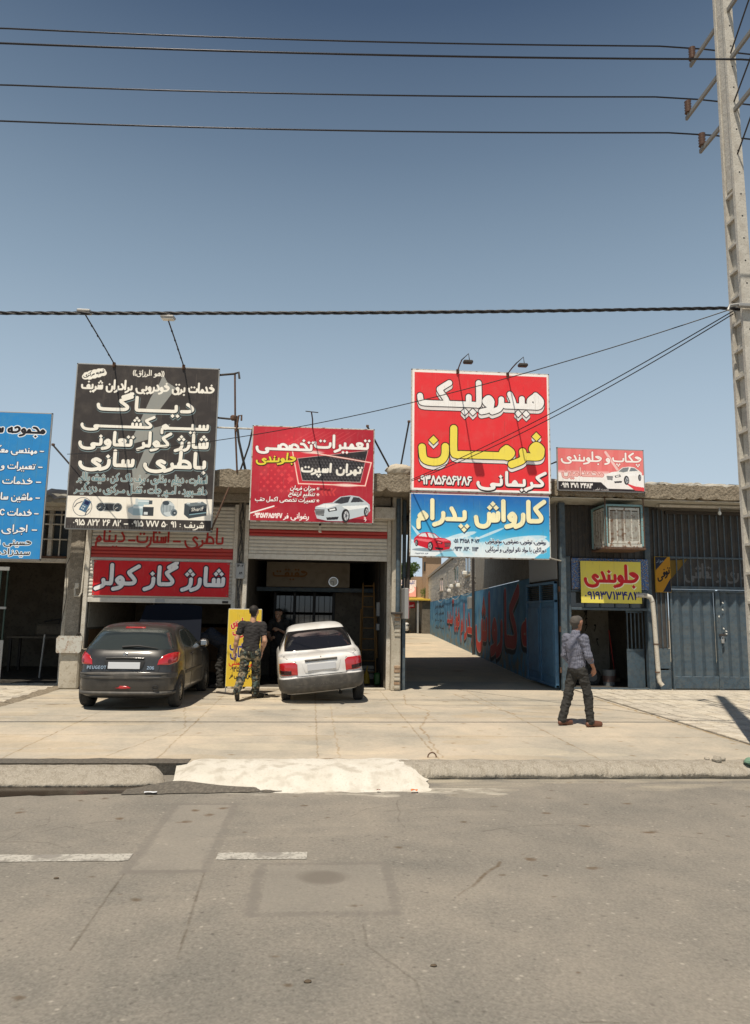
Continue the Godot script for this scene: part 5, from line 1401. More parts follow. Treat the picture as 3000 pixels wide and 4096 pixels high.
# ------------------------------------------------------------------ ground, road, kerbs
func hash2(a: int, b: int) -> float:
	var h := (a * 374761393 + b * 668265263) & 0x7fffffff
	h = ((h ^ (h >> 13)) * 1274126177) & 0x7fffffff
	return float(h & 0xffff) / 65535.0

func build_ground():
	var g := Geo.new()
	g.quad(Vector3(-400, -0.22, 200), Vector3(400, -0.22, 200), Vector3(400, -0.22, -400), Vector3(-400, -0.22, -400))
	struct("ground", g, M.dust)
	# road: the part in view carries its own print of stains, seams and patches
	var X0 := -6.5; var X1 := 8.5; var Z0 := -8.4; var Z1 := -2.4
	var W := 1725; var H := 690
	var p := ground_print(W, H, Color(0.228, 0.209, 0.178), [[0.004, 4, 0.18, 0.02, 0.08], [0.02, 4, 0.10, 0.01, 0.0], [0.25, 2, 0.15, 0.0, 0.0]], 71)
	var S := W / (X1 - X0)
	var at := func(x, z): return Vector2((x - X0) * S, (z - Z0) * S)
	var rng := RandomNumberGenerator.new()
	rng.seed = 77
	for k in 2600:  # pale and dark aggregate
		p.oval(rng.randf() * W, rng.randf() * H, rng.randf_range(0.6, 1.4), rng.randf_range(0.6, 1.2), c8(206, 198, 184) if k % 2 else c8(70, 66, 62), 0.45)
	# two reinstated trenches with darker sealed edges
	var seal := c8(120, 115, 108)
	p.poly([at.call(-1.27, -6.93), at.call(-0.79, -6.93), at.call(-0.79, -5.26), at.call(-1.27, -5.26)], c8(148, 142, 132), 0.4)
	p.poly([at.call(-0.33, -5.32), at.call(0.47, -5.32), at.call(0.47, -4.55), at.call(-0.33, -4.55)], c8(138, 133, 124), 0.45)
	for q in [[-1.3, -6.95, -1.3, -5.24, 0.05], [-0.76, -6.95, -0.76, -5.24, 0.05], [-1.3, -5.23, -0.76, -5.23, 0.035], [-1.3, -6.95, -0.76, -6.95, 0.016], [-0.37, -5.35, 0.5, -5.35, 0.03], [-0.37, -4.5, 0.5, -4.5, 0.035], [-0.38, -5.3, -0.38, -4.5, 0.045], [0.5, -5.3, 0.5, -4.5, 0.035]]:
		for k in 26:
			var t := k / 25.0
			var a: Vector2 = at.call(lerpf(q[0], q[2], t) + rng.randf_range(-0.012, 0.012), lerpf(q[1], q[3], t) + rng.randf_range(-0.012, 0.012))
			p.oval(a.x, a.y, maxf(q[4], 0.03) * S * rng.randf_range(0.6, 1.25), maxf(q[4], 0.03) * S * rng.randf_range(0.6, 1.25), seal, 0.42)
	for k in 9: p.oval(at.call(0.06, -5.1).x + rng.randf_range(-6, 6), at.call(0.06, -5.1).y + rng.randf_range(-5, 5), 16, 13, c8(112, 106, 98), 0.16)
	crack(p, [at.call(-1.3, -5.2), at.call(-1.28, -4.1)], 0.7, c8(84, 76, 66), 0.6, 0.3, 4)
	crack(p, [at.call(-0.76, -5.2), at.call(-0.70, -4.0)], 0.7, c8(84, 76, 66), 0.6, 0.3, 5)
	crack(p, [at.call(1.35, -5.35), at.call(1.05, -4.9), at.call(0.92, -4.75)], 1.3, c8(92, 78, 62), 0.6, 1.5, 6)
	for k in 16:  # fine branching cracks
		var a: Vector2 = at.call(rng.randf_range(-5.0, 6.5), rng.randf_range(-7.6, -3.0))
		var dr := Vector2.from_angle(rng.randf_range(-0.5, 0.5) + (0.0 if k % 3 else 1.3))
		var c := a
		var pts := [a]
		for j in rng.randi_range(3, 7):
			c += dr.rotated(rng.randf_range(-0.5, 0.5)) * rng.randf_range(14, 34)
			pts.append(c)
		crack(p, pts, 0.6, c8(84, 78, 70), 0.55, 1.2, 200 + k)
		if k % 2: crack(p, [pts[1], pts[1] + dr.rotated(0.9) * 40.0, pts[1] + dr.rotated(0.7) * 70.0], 0.5, c8(84, 78, 70), 0.5, 1.2, 300 + k)
	# drips, oil spots, dust drifts
	for k in 130:
		var z := -8.0 + 5.4 * pow(rng.randf(), 1.6)
		stain(p, at.call(rng.randf_range(-5.5, 7.0), z), rng.randf_range(1.0, 5.0), c8(96, 84, 70), rng.randf_range(0.2, 0.65), rng, 0.8)
	for q in [[-1.08, -6.75], [-0.95, -6.6], [-0.86, -6.8], [-1.12, -6.4], [-1.7, -6.5], [-2.6, -6.7], [2.1, -6.6], [2.3, -6.2], [3.0, -6.9], [2.8, -6.0], [1.6, -5.4], [2.0, -5.2]]: stain(p, at.call(q[0], q[1]), 6, c8(100, 84, 68), 0.5, rng, 0.8)
	for k in 18:
		var a: Vector2 = at.call(rng.randf_range(-5, 6), rng.randf_range(-7.8, -3))
		p.line(a, a + Vector2(rng.randf_range(60, 240), rng.randf_range(-20, 20)), rng.randf_range(2, 9), c8(170, 162, 148) if k % 3 else c8(120, 114, 106), 0.10)
	for k in 60:  # pale dust and cement washed against the kerb
		var a: Vector2 = at.call(rng.randf_range(-6.5, 8.5), -7.9 + absf(rng.randfn(0, 0.28)))
		p.oval(a.x, a.y, rng.randf_range(20, 70), rng.randf_range(4, 16), c8(206, 194, 168), 0.14)
	for k in 160:  # cement splashes and grit below the ramp
		var a: Vector2 = at.call(rng.randf_range(-0.9, 1.9), -7.52 + absf(rng.randfn(0.0, 0.13)))
		p.oval(a.x, a.y, rng.randf_range(1.5, 16), rng.randf_range(1, 4), c8(232, 225, 208), rng.randf_range(0.08, 0.3), rng.randf_range(-0.2, 0.2))
	g = Geo.new()
	g.quad(Vector3(X0, -0.13, Z1), Vector3(X1, -0.13, Z1), Vector3(X1, -0.13, Z0), Vector3(X0, -0.13, Z0))
	var rm := printed(p.tex(), 0.88)
	rm.heightmap_enabled = true; rm.heightmap_scale = 0.5
	var fine := ImageTexture.create_from_image(Image.create_from_data(512, 512, false, Image.FORMAT_L8, noise_image(512, 512, 0.2, 3, 9)))
	rm.heightmap_enabled = false
	struct("road", g, rm)
	g = Geo.new()
	for q in [[-80.0, X0, Z0, 7.0], [X1, 80.0, Z0, 7.0], [X0, X1, Z1, 7.0]]:
		g.quad(Vector3(q[0], -0.13, q[3]), Vector3(q[1], -0.13, q[3]), Vector3(q[1], -0.13, q[2]), Vector3(q[0], -0.13, q[2]))
	M.asphalt = surf(Color(0.228, 0.209, 0.178), [[0.01, 4, 0.4, 0.7, 0.4, Color(0.19, 0.178, 0.155)], [0.2, 3, 0.55, 0.75, 0.5, Color(0.3, 0.28, 0.25)]], 72, 3.0, 0.9)
	struct("road", g, M.asphalt)
	# worn centre line in two dashes
	for d in [[-3.6, -1.34], [-0.72, -0.06]]:
		g = Geo.new()
		var n := 40
		g.sheet(n, 1, func(s, t):
			var i := int(round(s * n))
			var x := lerpf(d[0], d[1], s)
			return Vector3(x, -0.126, (-5.44 - 0.012 * hash2(i, 3)) if t < 0.5 else (-5.60 + 0.014 * hash2(i, 8))))
		solo("road_marking", g, M.line_white, "worn white dash of the lane line running past the patched trench" if d[0] < -1.0 else "short worn white dash ending above the square asphalt patch", "road marking")
	# pavement with cracks and joints
	X0 = -7.5; X1 = 10.5; Z0 = -17.6; Z1 = -8.15
	W = 1620; H = 850
	p = ground_print(W, H, Color(0.435, 0.39, 0.318), [[0.004, 5, 0.20, 0.04, 0.04], [0.02, 4, 0.10, 0.02, 0.0], [0.12, 3, 0.07, 0.0, 0.0]], 73)
	S = W / (X1 - X0)
	var S2 := H / (Z1 - Z0)
	at = func(x, z): return Vector2((x - X0) * S, (z - Z0) * S2)
	var dk := c8(120, 98, 70)
	for z in [-9.9, -11.6, -13.3]: crack(p, [at.call(-5.4, z), at.call(5.6, z + 0.1)], 0.9, dk, 0.5, 0.8, int(-z * 10))
	for x in [-3.6, -1.9, -0.1, 1.3, 3.2]: crack(p, [at.call(x, -15.4), at.call(x + 0.1, -8.2)], 0.9, dk, 0.5, 1.0, int(x * 10) + 90)
	crack(p, [at.call(1.75, -14.9), at.call(1.6, -13.2), at.call(1.9, -12.3), at.call(1.5, -10.6), at.call(1.45, -8.4)], 1.3, c8(140, 116, 88), 0.6, 2.0, 31)
	crack(p, [at.call(2.8, -14.9), at.call(3.1, -13.0), at.call(3.3, -12.0)], 1.4, c8(134, 108, 80), 0.65, 2.0, 32)
	crack(p, [at.call(0.2, -13.0), at.call(0.25, -8.3)], 1.0, c8(150, 126, 96), 0.5, 1.6, 33)
	crack(p, [at.call(-2.3, -12.6), at.call(-1.9, -10.5), at.call(-2.4, -8.5)], 0.9, dk, 0.45, 2.0, 34)
	crack(p, [at.call(5.6, -14.5), at.call(5.7, -9.2)], 2.4, c8(150, 128, 96), 0.8, 3.0, 35)
	for k in 150: stain(p, at.call(rng.randf_range(-5.4, 6.0), rng.randf_range(-15.3, -8.3)), rng.randf_range(1.5, 5.0), c8(128, 106, 80), rng.randf_range(0.15, 0.45), rng, 0.9)
	for k in 70:
		var a: Vector2 = at.call(rng.randf_range(-5.4, 5.6), rng.randf_range(-15, -8.2))
		p.oval(a.x, a.y, rng.randf_range(20, 90), rng.randf_range(6, 26), c8(236, 220, 186) if k % 2 else c8(176, 150, 112), 0.13)
	for q in [[-3.2, -12.5, 30], [-2.6, -15.2, 24], [0.1, -13.8, 26], [-0.8, -14.6, 18], [0.2, -8.32, 16], [-4.6, -12.9, 10], [-3.6, -14.4, 14], [-1.9, -14.2, 10], [0.9, -14.9, 14], [-0.4, -12.4, 9], [2.4, -13.6, 8], [-2.2, -11.4, 7]]: stain(p, at.call(q[0], q[1]), q[2], c8(92, 74, 54), 0.5, rng, 0.5)
	g = Geo.new()
	g.quad(Vector3(X0, 0, Z1), Vector3(X1, 0, Z1), Vector3(X1, 0, Z0), Vector3(X0, 0, Z0))
	var pm := printed(p.tex(), 0.92)
	pm.metallic_specular = 0.2
	var pave := struct("pavement", g, pm)
	g = Geo.new()
	for q in [[-80.0, X0, Z0, -8.15], [X1, 80.0, Z0, -8.15]]:
		g.quad(Vector3(q[0], 0, q[3]), Vector3(q[1], 0, q[3]), Vector3(q[1], 0, q[2]), Vector3(q[0], 0, q[2]))
	g.quad(Vector3(-80, -0.2, -8.15), Vector3(80, -0.2, -8.15), Vector3(80, 0, -8.15), Vector3(-80, 0, -8.15))
	struct("pavement", g, M.concrete)
	# sandy bedding that shows in the joints
	var bd := Geo.new()
	bd.quad(Vector3(5.72, 0.005, -9.2), Vector3(10.3, 0.005, -9.2), Vector3(10.3, 0.005, -15.95), Vector3(5.72, 0.005, -15.95))
	bd.quad(Vector3(-8.6, 0.005, -12.45), Vector3(-5.5, 0.005, -12.35), Vector3(-5.5, 0.005, -16.2), Vector3(-8.6, 0.005, -16.2))
	part(pave, "bedding", bd, M.bedding)
	# square paving tiles at the right, each a piece
	var tm := [boxg(Vector3.ZERO, Vector3(0.264, 0.04, 0.264), 0.006).mesh(), boxg(Vector3.ZERO, Vector3(0.26, 0.044, 0.264), 0.008).mesh(), boxg(Vector3.ZERO, Vector3(0.264, 0.038, 0.262), 0.005).mesh()]
	for i in 15:
		for j in 23:
			var x := 5.86 + i * 0.287
			var z := -9.35 - j * 0.287
			if x > 5.3 + (-z - 9.0) * 0.62 + 0.95: continue
			var o := part(pave, "paving_tile", tm[int(hash2(i, j) * 2.99)], M.tile_grey if hash2(j, i) < 0.55 else M.tile_cream)
			o.position = Vector3(x, 0.004 + 0.006 * hash2(i * 3, j), z)
			o.rotation = Vector3(0.012 * (hash2(i, j * 7) - 0.5), 0.02 * (hash2(i * 5, j) - 0.5), 0.012 * (hash2(i * 9, j) - 0.5))
	# fan-shaped tiles at the left
	var tl := []
	for v in 3:
		var gg := Geo.new()
		var pl := PackedVector2Array()
		for k in 7: pl.append(Vector2(0.168 * cos(PI * k / 6.0), 0.17 * sin(PI * k / 6.0)))
		for k in 5: pl.append(Vector2(-0.168 + 0.168 * (1.0 - cos(PI / 2 * k / 4.0)), -0.168 * sin(PI / 2 * k / 4.0)))
		for k in range(3, 0, -1): pl.append(Vector2(0.168 - 0.168 * (1.0 - cos(PI / 2 * k / 4.0)), -0.168 * sin(PI / 2 * k / 4.0)))
		gg.slab(pl, Vector3(0, 0.022 + v * 0.002, 0), Vector3(0.93, 0, 0), Vector3(0, 0, -0.93), 0.03)
		tl.append(gg.mesh())
	for j in 22:
		for i in 9:
			var x := -5.62 - i * 0.35 + (0.175 if j % 2 else 0.0)
			var z := -12.5 - j * 0.172
			if x > -5.5 or z > -12.4 - (x + 7.2) * 0.1: continue
			var o := part(pave, "paving_tile", tl[int(hash2(i, j) * 2.99)], M.tile_cream if hash2(j, i + 3) < 0.7 else M.tile_grey)
			o.position = Vector3(x, 0.003 * hash2(i, j), z)
	# broken edge of the tiled strip
	var be := Geo.new()
	be.sheet(30, 4, func(s, t):
		var z := lerpf(-12.3, -16.2, t) if false else lerpf(-12.2, -16.3, s)
		var k := int(round(s * 30))
		return Vector3(-5.42 + 0.16 * t - 0.10 + 0.05 * hash2(k, int(t * 4)), 0.05 * (1.0 - t) * (0.5 + hash2(k, 2)) + 0.002, z))
	part(pave, "broken_edge", be, M.rough_concrete)
	# kerbs
	var nz := FastNoiseLite.new()
	nz.frequency = 3.0; nz.fractal_octaves = 3; nz.seed = 5
	var kerb := func(x0, x1, prof: Array, amp: float, round_end: bool) -> Geo:
		var q := Geo.new()
		var n := int((x1 - x0) / 0.05)
		var m := prof.size() - 1
		q.sheet(n, m, func(s, t):
			var x := lerpf(x0, x1, s)
			var b: Array = prof[int(round(t * m))]
			var e := 1.0
			if round_end: e = sqrt(clampf((x1 - x) / 0.3, 0.0, 1.0))
			var zc := -7.78
			return Vector3(x, lerpf(-0.16, b[1], minf(1.0, e * 1.4)) + amp * nz.get_noise_2d(x, b[0]), lerpf(zc, b[0], e) + amp * 1.4 * nz.get_noise_2d(x + 50, b[1] * 4)))
		return q
	var o1 := struct("kerb", kerb.call(0.86, 16.0, [[-7.93, -0.135], [-7.90, -0.10], [-7.91, -0.065], [-7.95, -0.03], [-8.02, 0.0], [-8.12, 0.014], [-8.22, 0.014], [-8.32, -0.004]], 0.014, false), M.kerb)
	struct("kerb", kerb.call(-16.0, -1.58, [[-7.64, -0.16], [-7.61, -0.122], [-7.625, -0.095], [-7.68, -0.072], [-7.78, -0.048], [-7.93, -0.02], [-8.06, -0.004], [-8.10, -0.05]], 0.007, true), M.kerb)
	var ramp: Geo = kerb.call(-1.52, 1.2, [[-7.36, -0.134], [-7.42, -0.118], [-7.52, -0.08], [-7.62, -0.035], [-7.74, -0.006], [-7.9, 0.006], [-8.1, 0.014], [-8.26, 0.012], [-8.38, -0.004]], 0.011, false)
	for i in ramp.v.size():  # ragged where the mix ran out over the road and at both ends
		var q := ramp.v[i]
		var fr := smoothstep(-7.75, -7.36, q.z)
		q.z += fr * (0.07 * nz.get_noise_2d(q.x * 0.6, 31.0) + 0.02 * nz.get_noise_2d(q.x * 2.4, 37.0))
		var en := smoothstep(0.5, 1.36, absf(q.x + 0.16))
		q.x += en * 0.08 * nz.get_noise_2d(q.z * 1.3, 44.0 + signf(q.x))
		var tip := smoothstep(1.10, 1.42, absf(q.x + 0.16))  # runs out thin at both ends
		q.y = lerpf(q.y, -0.14 if q.z > -8.0 else -0.02, tip)
		ramp.v[i] = q
	struct("kerb_ramp", ramp, M.ramp_white)
	# the dark gap behind the old kerb
	g = Geo.new()
	g.sheet(60, 3, func(s, t):
		var x := lerpf(-9.0, -1.42, s)
		return Vector3(x, 0.006 - 0.0 * t, lerpf(-8.08, -8.33 + 0.05 * nz.get_noise_2d(x, 3.0), t)))
	struct("gutter", g, M.damp)
	# standing water along the left kerb, drying out towards the ramp
	g = Geo.new()
	g.sheet(60, 2, func(s, t):
		var x := lerpf(-9.0, -1.2, s)
		return Vector3(x, -0.1255, lerpf(-7.24 + 0.05 * nz.get_noise_2d(x, 9.0) - 0.16 * smoothstep(0.75, 1.0, s), -7.66, t)))
	struct("water", g, M.wet)
	g = Geo.new()
	g.sheet(40, 2, func(s, t):
		var x := lerpf(-1.9, -0.35, s)
		return Vector3(x, -0.1215 + 0.11 * t * smoothstep(0.0, 0.4, s) * (1.0 - s), lerpf(-7.28 - 0.1 * s + 0.03 * nz.get_noise_2d(x, 1.0), -7.5 - 0.05 * sin(s * 7.0), t)))
	struct("damp_stain", g, M.damp)

func small_things():
	var t := thing("iron_ring", "rusty iron ring set in the pavement edge beside the whitewashed ramp", "ring", Vector3(1.33, 0.0, -8.42))
	var g := Geo.new()
	var p := []
	for k in 15: p.append(Vector3(0.05 * cos(PI * k / 14.0), 0.055 * sin(PI * k / 14.0), 0))
	g.tube(p, 0.008, 6)
	part(t, "hoop", g, M.rust)
	for q in [[0.98, -7.33, 0.03, c8(222, 120, 60), "crumpled orange wrapper at the foot of the white ramp"], [0.62, -7.36, 0.016, c8(120, 60, 40), "small brown scrap at the foot of the white ramp"], [-1.62, -7.3, 0.05, c8(236, 240, 246), "thin white paper strip floating in the gutter water"]]:
		g = Geo.new()
		var r: float = q[2]
		g.sheet(4, 4, func(s, tt): return Vector3((s - 0.5) * 2.4 * r, 0.012 + 0.5 * r * hash2(int(s * 4), int(tt * 4)) * (0.2 if r > 0.04 else 1.0), -(tt - 0.5) * (0.7 if r > 0.04 else 1.6) * r))
		solo("litter", g, mat(q[3], 0.6), q[4], "litter", "", Vector3(q[0], -0.118, q[1]))
	var bag := Geo.new()
	bag.sheet(12, 8, func(s, tt): return Vector3(0.10 * cos(TAU * s) * sin(PI * tt), 0.03 - 0.035 * cos(PI * tt), -0.10 * sin(TAU * s) * sin(PI * tt)) * (0.75 + 0.5 * hash2(int(s * 12) % 12, int(tt * 8))))
	solo("plastic_bag", bag, mat(lin(0.16, 0.27, 0.19), 0.4), "crumpled green plastic bag lying on the kerb by the power pole", "bag", "", Vector3(4.98, 0.0, -8.02))
	for q in [[4.62, -8.12, 0.06], [4.72, -8.2, 0.045], [4.55, -8.22, 0.035]]:
		var rb := Geo.new()
		var rr: float = q[2]
		rb.sheet(8, 6, func(s, tt): return Vector3(rr * cos(TAU * s) * sin(PI * tt), 0.3 * rr - 0.6 * rr * cos(PI * tt), -rr * sin(TAU * s) * sin(PI * tt)) * (0.7 + 0.6 * hash2(int(s * 8) % 8 + int(rr * 1000), int(tt * 6))))
		solo("rubble", rb, M.kerb, "largest lump of broken concrete on the kerb beside the green bag" if rr > 0.05 else ("middle-sized lump of broken concrete near the green bag" if rr > 0.04 else "smallest lump of broken concrete near the green bag"), "rubble", "", Vector3(q[0], 0.012, q[1]))
	var rng := RandomNumberGenerator.new()
	rng.seed = 8
	var spots := [[0.62, -3.85, "dark pebble lying alone below the square asphalt patch"], [-0.02, -3.72, "dark clod lower down under the square asphalt patch"], [-1.72, -5.12, "dark pebble beside the worn lane line"], [-2.0, -3.15, "dark clod near the lower corner of the road"]]
	for q in spots:
		var gg := Geo.new()
		var sd := rng.randi()
		gg.sheet(8, 5, func(s, tt): return Vector3(0.020 * cos(TAU * s) * sin(PI * tt), 0.003 - 0.006 * cos(PI * tt), -0.012 * sin(TAU * s) * sin(PI * tt)) * (0.8 + 0.4 * hash2(int(s * 8) % 8 + sd % 50, int(tt * 5))))
		solo("pebble", gg, M.bark, q[2], "pebble", "dark pebbles on the road", Vector3(q[0], -0.128, q[1]))

# ------------------------------------------------------------------ buildings
# flat ribbons of painted lettering on the plane o + x*ax + y*ay (x to the right)
func ribbon_text(g: Geo, txt: String, w: float, size: float, pen: float, o: Vector3, ax: Vector3, ay: Vector3):
	var sh := shape_text(txt)
	var k: float = w / sh[0]
	var az := ax.cross(ay)
	var n := 0
	for s in sh[1]:
		var q := []
		for a in s: q.append(Vector2(w - a.x * k, a.y * size))
		q = smooth(q)
		for i in q.size() - 1:
			var d: Vector2 = (q[i + 1] - q[i]).normalized() * pen
			var e := Vector2(-d.y, d.x)
			var P := []
			n += 1
			for c in [q[i] - d * 0.6 - e, q[i + 1] + d * 0.6 - e, q[i + 1] + d * 0.6 + e, q[i] - d * 0.6 + e]: P.append(o + ax * c.x + ay * c.y + az * 0.00008 * (n % 23))
			g.quad(P[0], P[1], P[2], P[3])
	for od in sh[2]:
		n += 1
		var c: Vector2 = Vector2(w - od[0].x * k, od[0].y * size) + Vector2(od[1].x, -od[1].y) * pen * 1.5
		var r := pen * 1.5
		var P := []
		for z in [Vector2(0, -r), Vector2(r, 0), Vector2(0, r), Vector2(-r, 0)]: P.append(o + ax * (c.x + z.x) + ay * (c.y + z.y) + az * 0.00008 * (n % 23))
		g.quad(P[0], P[1], P[2], P[3])

# the same, each joined run of letters a part of its own
func ribbon_runs(parent: Node3D, txt: String, w: float, size: float, pen: float, o: Vector3, m: Material):
	var total: float = shape_text(txt)[0]
	var runs := [""]
	for ch in txt:
		runs[-1] += ch
		if ch == " " or (LETTERS.has(ch) and not LETTERS[ch][3]): runs.append("")
	var x := w
	for q in runs:
		if q.strip_edges() == "":
			if q != "": x -= shape_text(q)[0] / total * w
			continue
		var ww: float = shape_text(q)[0] / total * w
		x -= ww
		var g := Geo.new()
		ribbon_text(g, q, ww, size, pen, o + Vector3(x, 0, 0), Vector3.RIGHT, Vector3.UP)
		part(parent, "painted_letters", g, m)

# a ragged concrete edge: front face with noise, from x0 to x1
func fascia(x0: float, x1: float, y0: float, y1: float, z: float, back: float, sd: int, amp := 0.03) -> Geo:
	var nz := FastNoiseLite.new()
	nz.frequency = 2.2; nz.fractal_octaves = 4; nz.seed = sd
	var g := Geo.new()
	var n := int((x1 - x0) / 0.05) + 2
	var edge := func(x: float, top: bool) -> Vector3:  # the two chipped arrises
		var q := 40.0 if top else 0.0
		var chip := maxf(0.0, nz.get_noise_2d(x * 2.3 + q, q) - 0.12) * amp * 4.0
		return Vector3(x, (y1 + amp * 0.9 * nz.get_noise_2d(x + q, 5.0) - chip * 0.5) if top else (y0 + amp * 0.5 * nz.get_noise_2d(x, 3.0) + chip), z + amp * 0.5 * nz.get_noise_2d(x, q + 9.0))
	g.sheet(n, 1, func(s, t):
		var x := lerpf(x0, x1, s)
		return edge.call(x, false) if t > 0.5 else Vector3(x, y0, z - back))
	g.sheet(n, 6, func(s, t):
		var x := lerpf(x0, x1, s)
		var p: Vector3 = edge.call(x, false).lerp(edge.call(x, true), t)
		return p + Vector3(0, 0, amp * 0.5 * nz.get_noise_2d(x * 1.7, t * 2.0 + 20.0) * (1.0 if t > 0.01 and t < 0.99 else 0.0)))
	g.sheet(n, 1, func(s, t):
		var x := lerpf(x0, x1, s)
		return edge.call(x, true) if t < 0.5 else Vector3(x, y1, z - back))
	return g

func corrugated(w: float, h: float, pitch: float, depth: float, o: Vector3, ax: Vector3, ay: Vector3) -> Geo:
	var g := Geo.new()
	var az := ax.cross(ay).normalized()
	var n := int(w / pitch)
	var q := []
	for i in n:
		var x := i * pitch
		for k in [[0.0, 0.0], [0.30, 0.0], [0.40, 1.0], [0.9, 1.0]]: q.append(Vector2(x + k[0] * pitch, k[1] * depth))
	q.append(Vector2(n * pitch, 0))
	for i in q.size() - 1:
		var a: Vector3 = o + ax * q[i].x + az * q[i].y
		var b: Vector3 = o + ax * q[i + 1].x + az * q[i + 1].y
		g.quad(a, b, b + ay * h, a + ay * h)
	return g

func shutter(called_label: String, x0: float, x1: float, y0: float, y1: float, z: float, red0: float, red1: float, bar_h: float) -> Node3D:
	var t := thing("roller_shutter", called_label, "shutter", Vector3(x0, 0, z), "roller shutters of the two workshops")
	var w := x1 - x0
	var hs := 0.0785
	var g := Geo.new()
	var prof := [[-0.012, 0.0], [-0.004, 0.004], [0.004, 0.016], [0.009, 0.034], [0.009, 0.048], [0.004, 0.064], [-0.004, 0.074], [-0.014, hs]]
	g.sheet(6, 7, func(s, tt):
		var b: Array = prof[int(round(tt * 7))]
		return Vector3(lerpf(0.05, w - 0.05, s), b[1], b[0]))
	var m := g.mesh()
	var y := y0 + bar_h
	while y < y1:
		var red := y > red0 - 0.02 and y < red1 - 0.04
		var o := part(t, "slat", m, M.slat_red if red else M.slat_white)
		o.position = Vector3(0.003 * (hash2(int(y * 100), 3) - 0.5), y, 0.003 * hash2(int(y * 100), 4))
		y += hs
	part(t, "bottom_bar", span(Vector3(0.045, y0, -0.02), Vector3(w - 0.045, y0 + bar_h - 0.004, 0.022), 0.006), M.slat_white)
	for x in [0.0, w]: 
		part(t, "guide_rail", span(Vector3(x - 0.045, 0.0, -0.05), Vector3(x + 0.045, y1 + 0.05, 0.04), 0.008), M.paint_cream)
	return t

func lamp_post_sign(base: Vector3, tip: Vector3, label: String, flood: bool):
	var t := thing("sign_lamp", label, "lamp", base)
	var d := tip - base
	part(t, "arm", tubeg([Vector3.ZERO, d * 0.5 + Vector3(0, 0.01, 0), d], 0.014, 6), M.dark_iron)
	part(t, "bracket", boxg(Vector3(0, -0.02, 0), Vector3(0.06, 0.1, 0.05), 0.008), M.rust)
	if flood:
		for k in 4: part(t, "cable_tie", tubeg([d * (0.2 + 0.2 * k) - d.normalized() * 0.015, d * (0.2 + 0.2 * k) + d.normalized() * 0.015], 0.02, 6), M.black)
		part(t, "floodlight", boxg(d + Vector3(0, 0.05, 0.06), Vector3(0.26, 0.06, 0.2), 0.02, Basis(Vector3.RIGHT, 0.12)), M.galvanised)
		part(t, "lamp_glass", boxg(d + Vector3(0, 0.01, 0.065), Vector3(0.22, 0.02, 0.16), 0.006, Basis(Vector3.RIGHT, 0.12)), M.bulb)
	else:
		part(t, "tip_rod", tubeg([d, d + Vector3(0.12, 0.1, 0.1), d + Vector3(0.16, -0.06, 0.04)], 0.012, 6), M.dark_iron)
		part(t, "floodlight", boxg(d + Vector3(0.12, -0.06, 0.05), Vector3(0.2, 0.07, 0.12), 0.02), M.dark_iron)

func billboard_frame(t: Node3D, w: float, h: float, m: Material, tk := 0.03):
	for q in [[Vector3(-w / 2, -h / 2, 0), Vector3(w / 2, -h / 2, 0)], [Vector3(-w / 2, h / 2, 0), Vector3(w / 2, h / 2, 0)], [Vector3(-w / 2, -h / 2, 0), Vector3(-w / 2, h / 2, 0)], [Vector3(w / 2, -h / 2, 0), Vector3(w / 2, h / 2, 0)]]:
		var d: Vector3 = q[1] - q[0]
		part(t, "frame_bar", boxg((q[0] + q[1]) / 2.0 + Vector3(0, 0, -0.012), d.abs() + Vector3(tk, tk, tk), 0.004), m)
	for k in 3: part(t, "back_bar", boxg(Vector3(lerpf(-w / 2, w / 2, (k + 1) / 4.0), 0, -0.045), Vector3(0.03, h - 0.04, 0.03)), M.dark_iron)

func face(w: float, h: float, wave: float, sd: int) -> Geo:
	var nz := FastNoiseLite.new()
	nz.frequency = 0.9; nz.seed = sd; nz.fractal_octaves = 2
	var g := Geo.new()
	g.sheet(16, 16, func(s, t):
		var x: float = (s - 0.5) * w
		var y: float = (t - 0.5) * h
		var e: float = 16.0 * s * (1.0 - s) * t * (1.0 - t)
		return Vector3(x, y, 0.012 + wave * nz.get_noise_2d(x, y) * (0.3 + 0.7 * e)))
	return g

func sign_board(label: String, c: Vector3, w: float, h: float, tex: ImageTexture, frame: Material, wave: float, sd: int, tilt := 0.0) -> Node3D:
	var t := thing("billboard", label, "sign", c)
	t.rotation.z = tilt
	part(t, "printed_face", face(w - 0.02, h - 0.02, wave, sd), printed(tex))
	billboard_frame(t, w, h, frame)
	return t

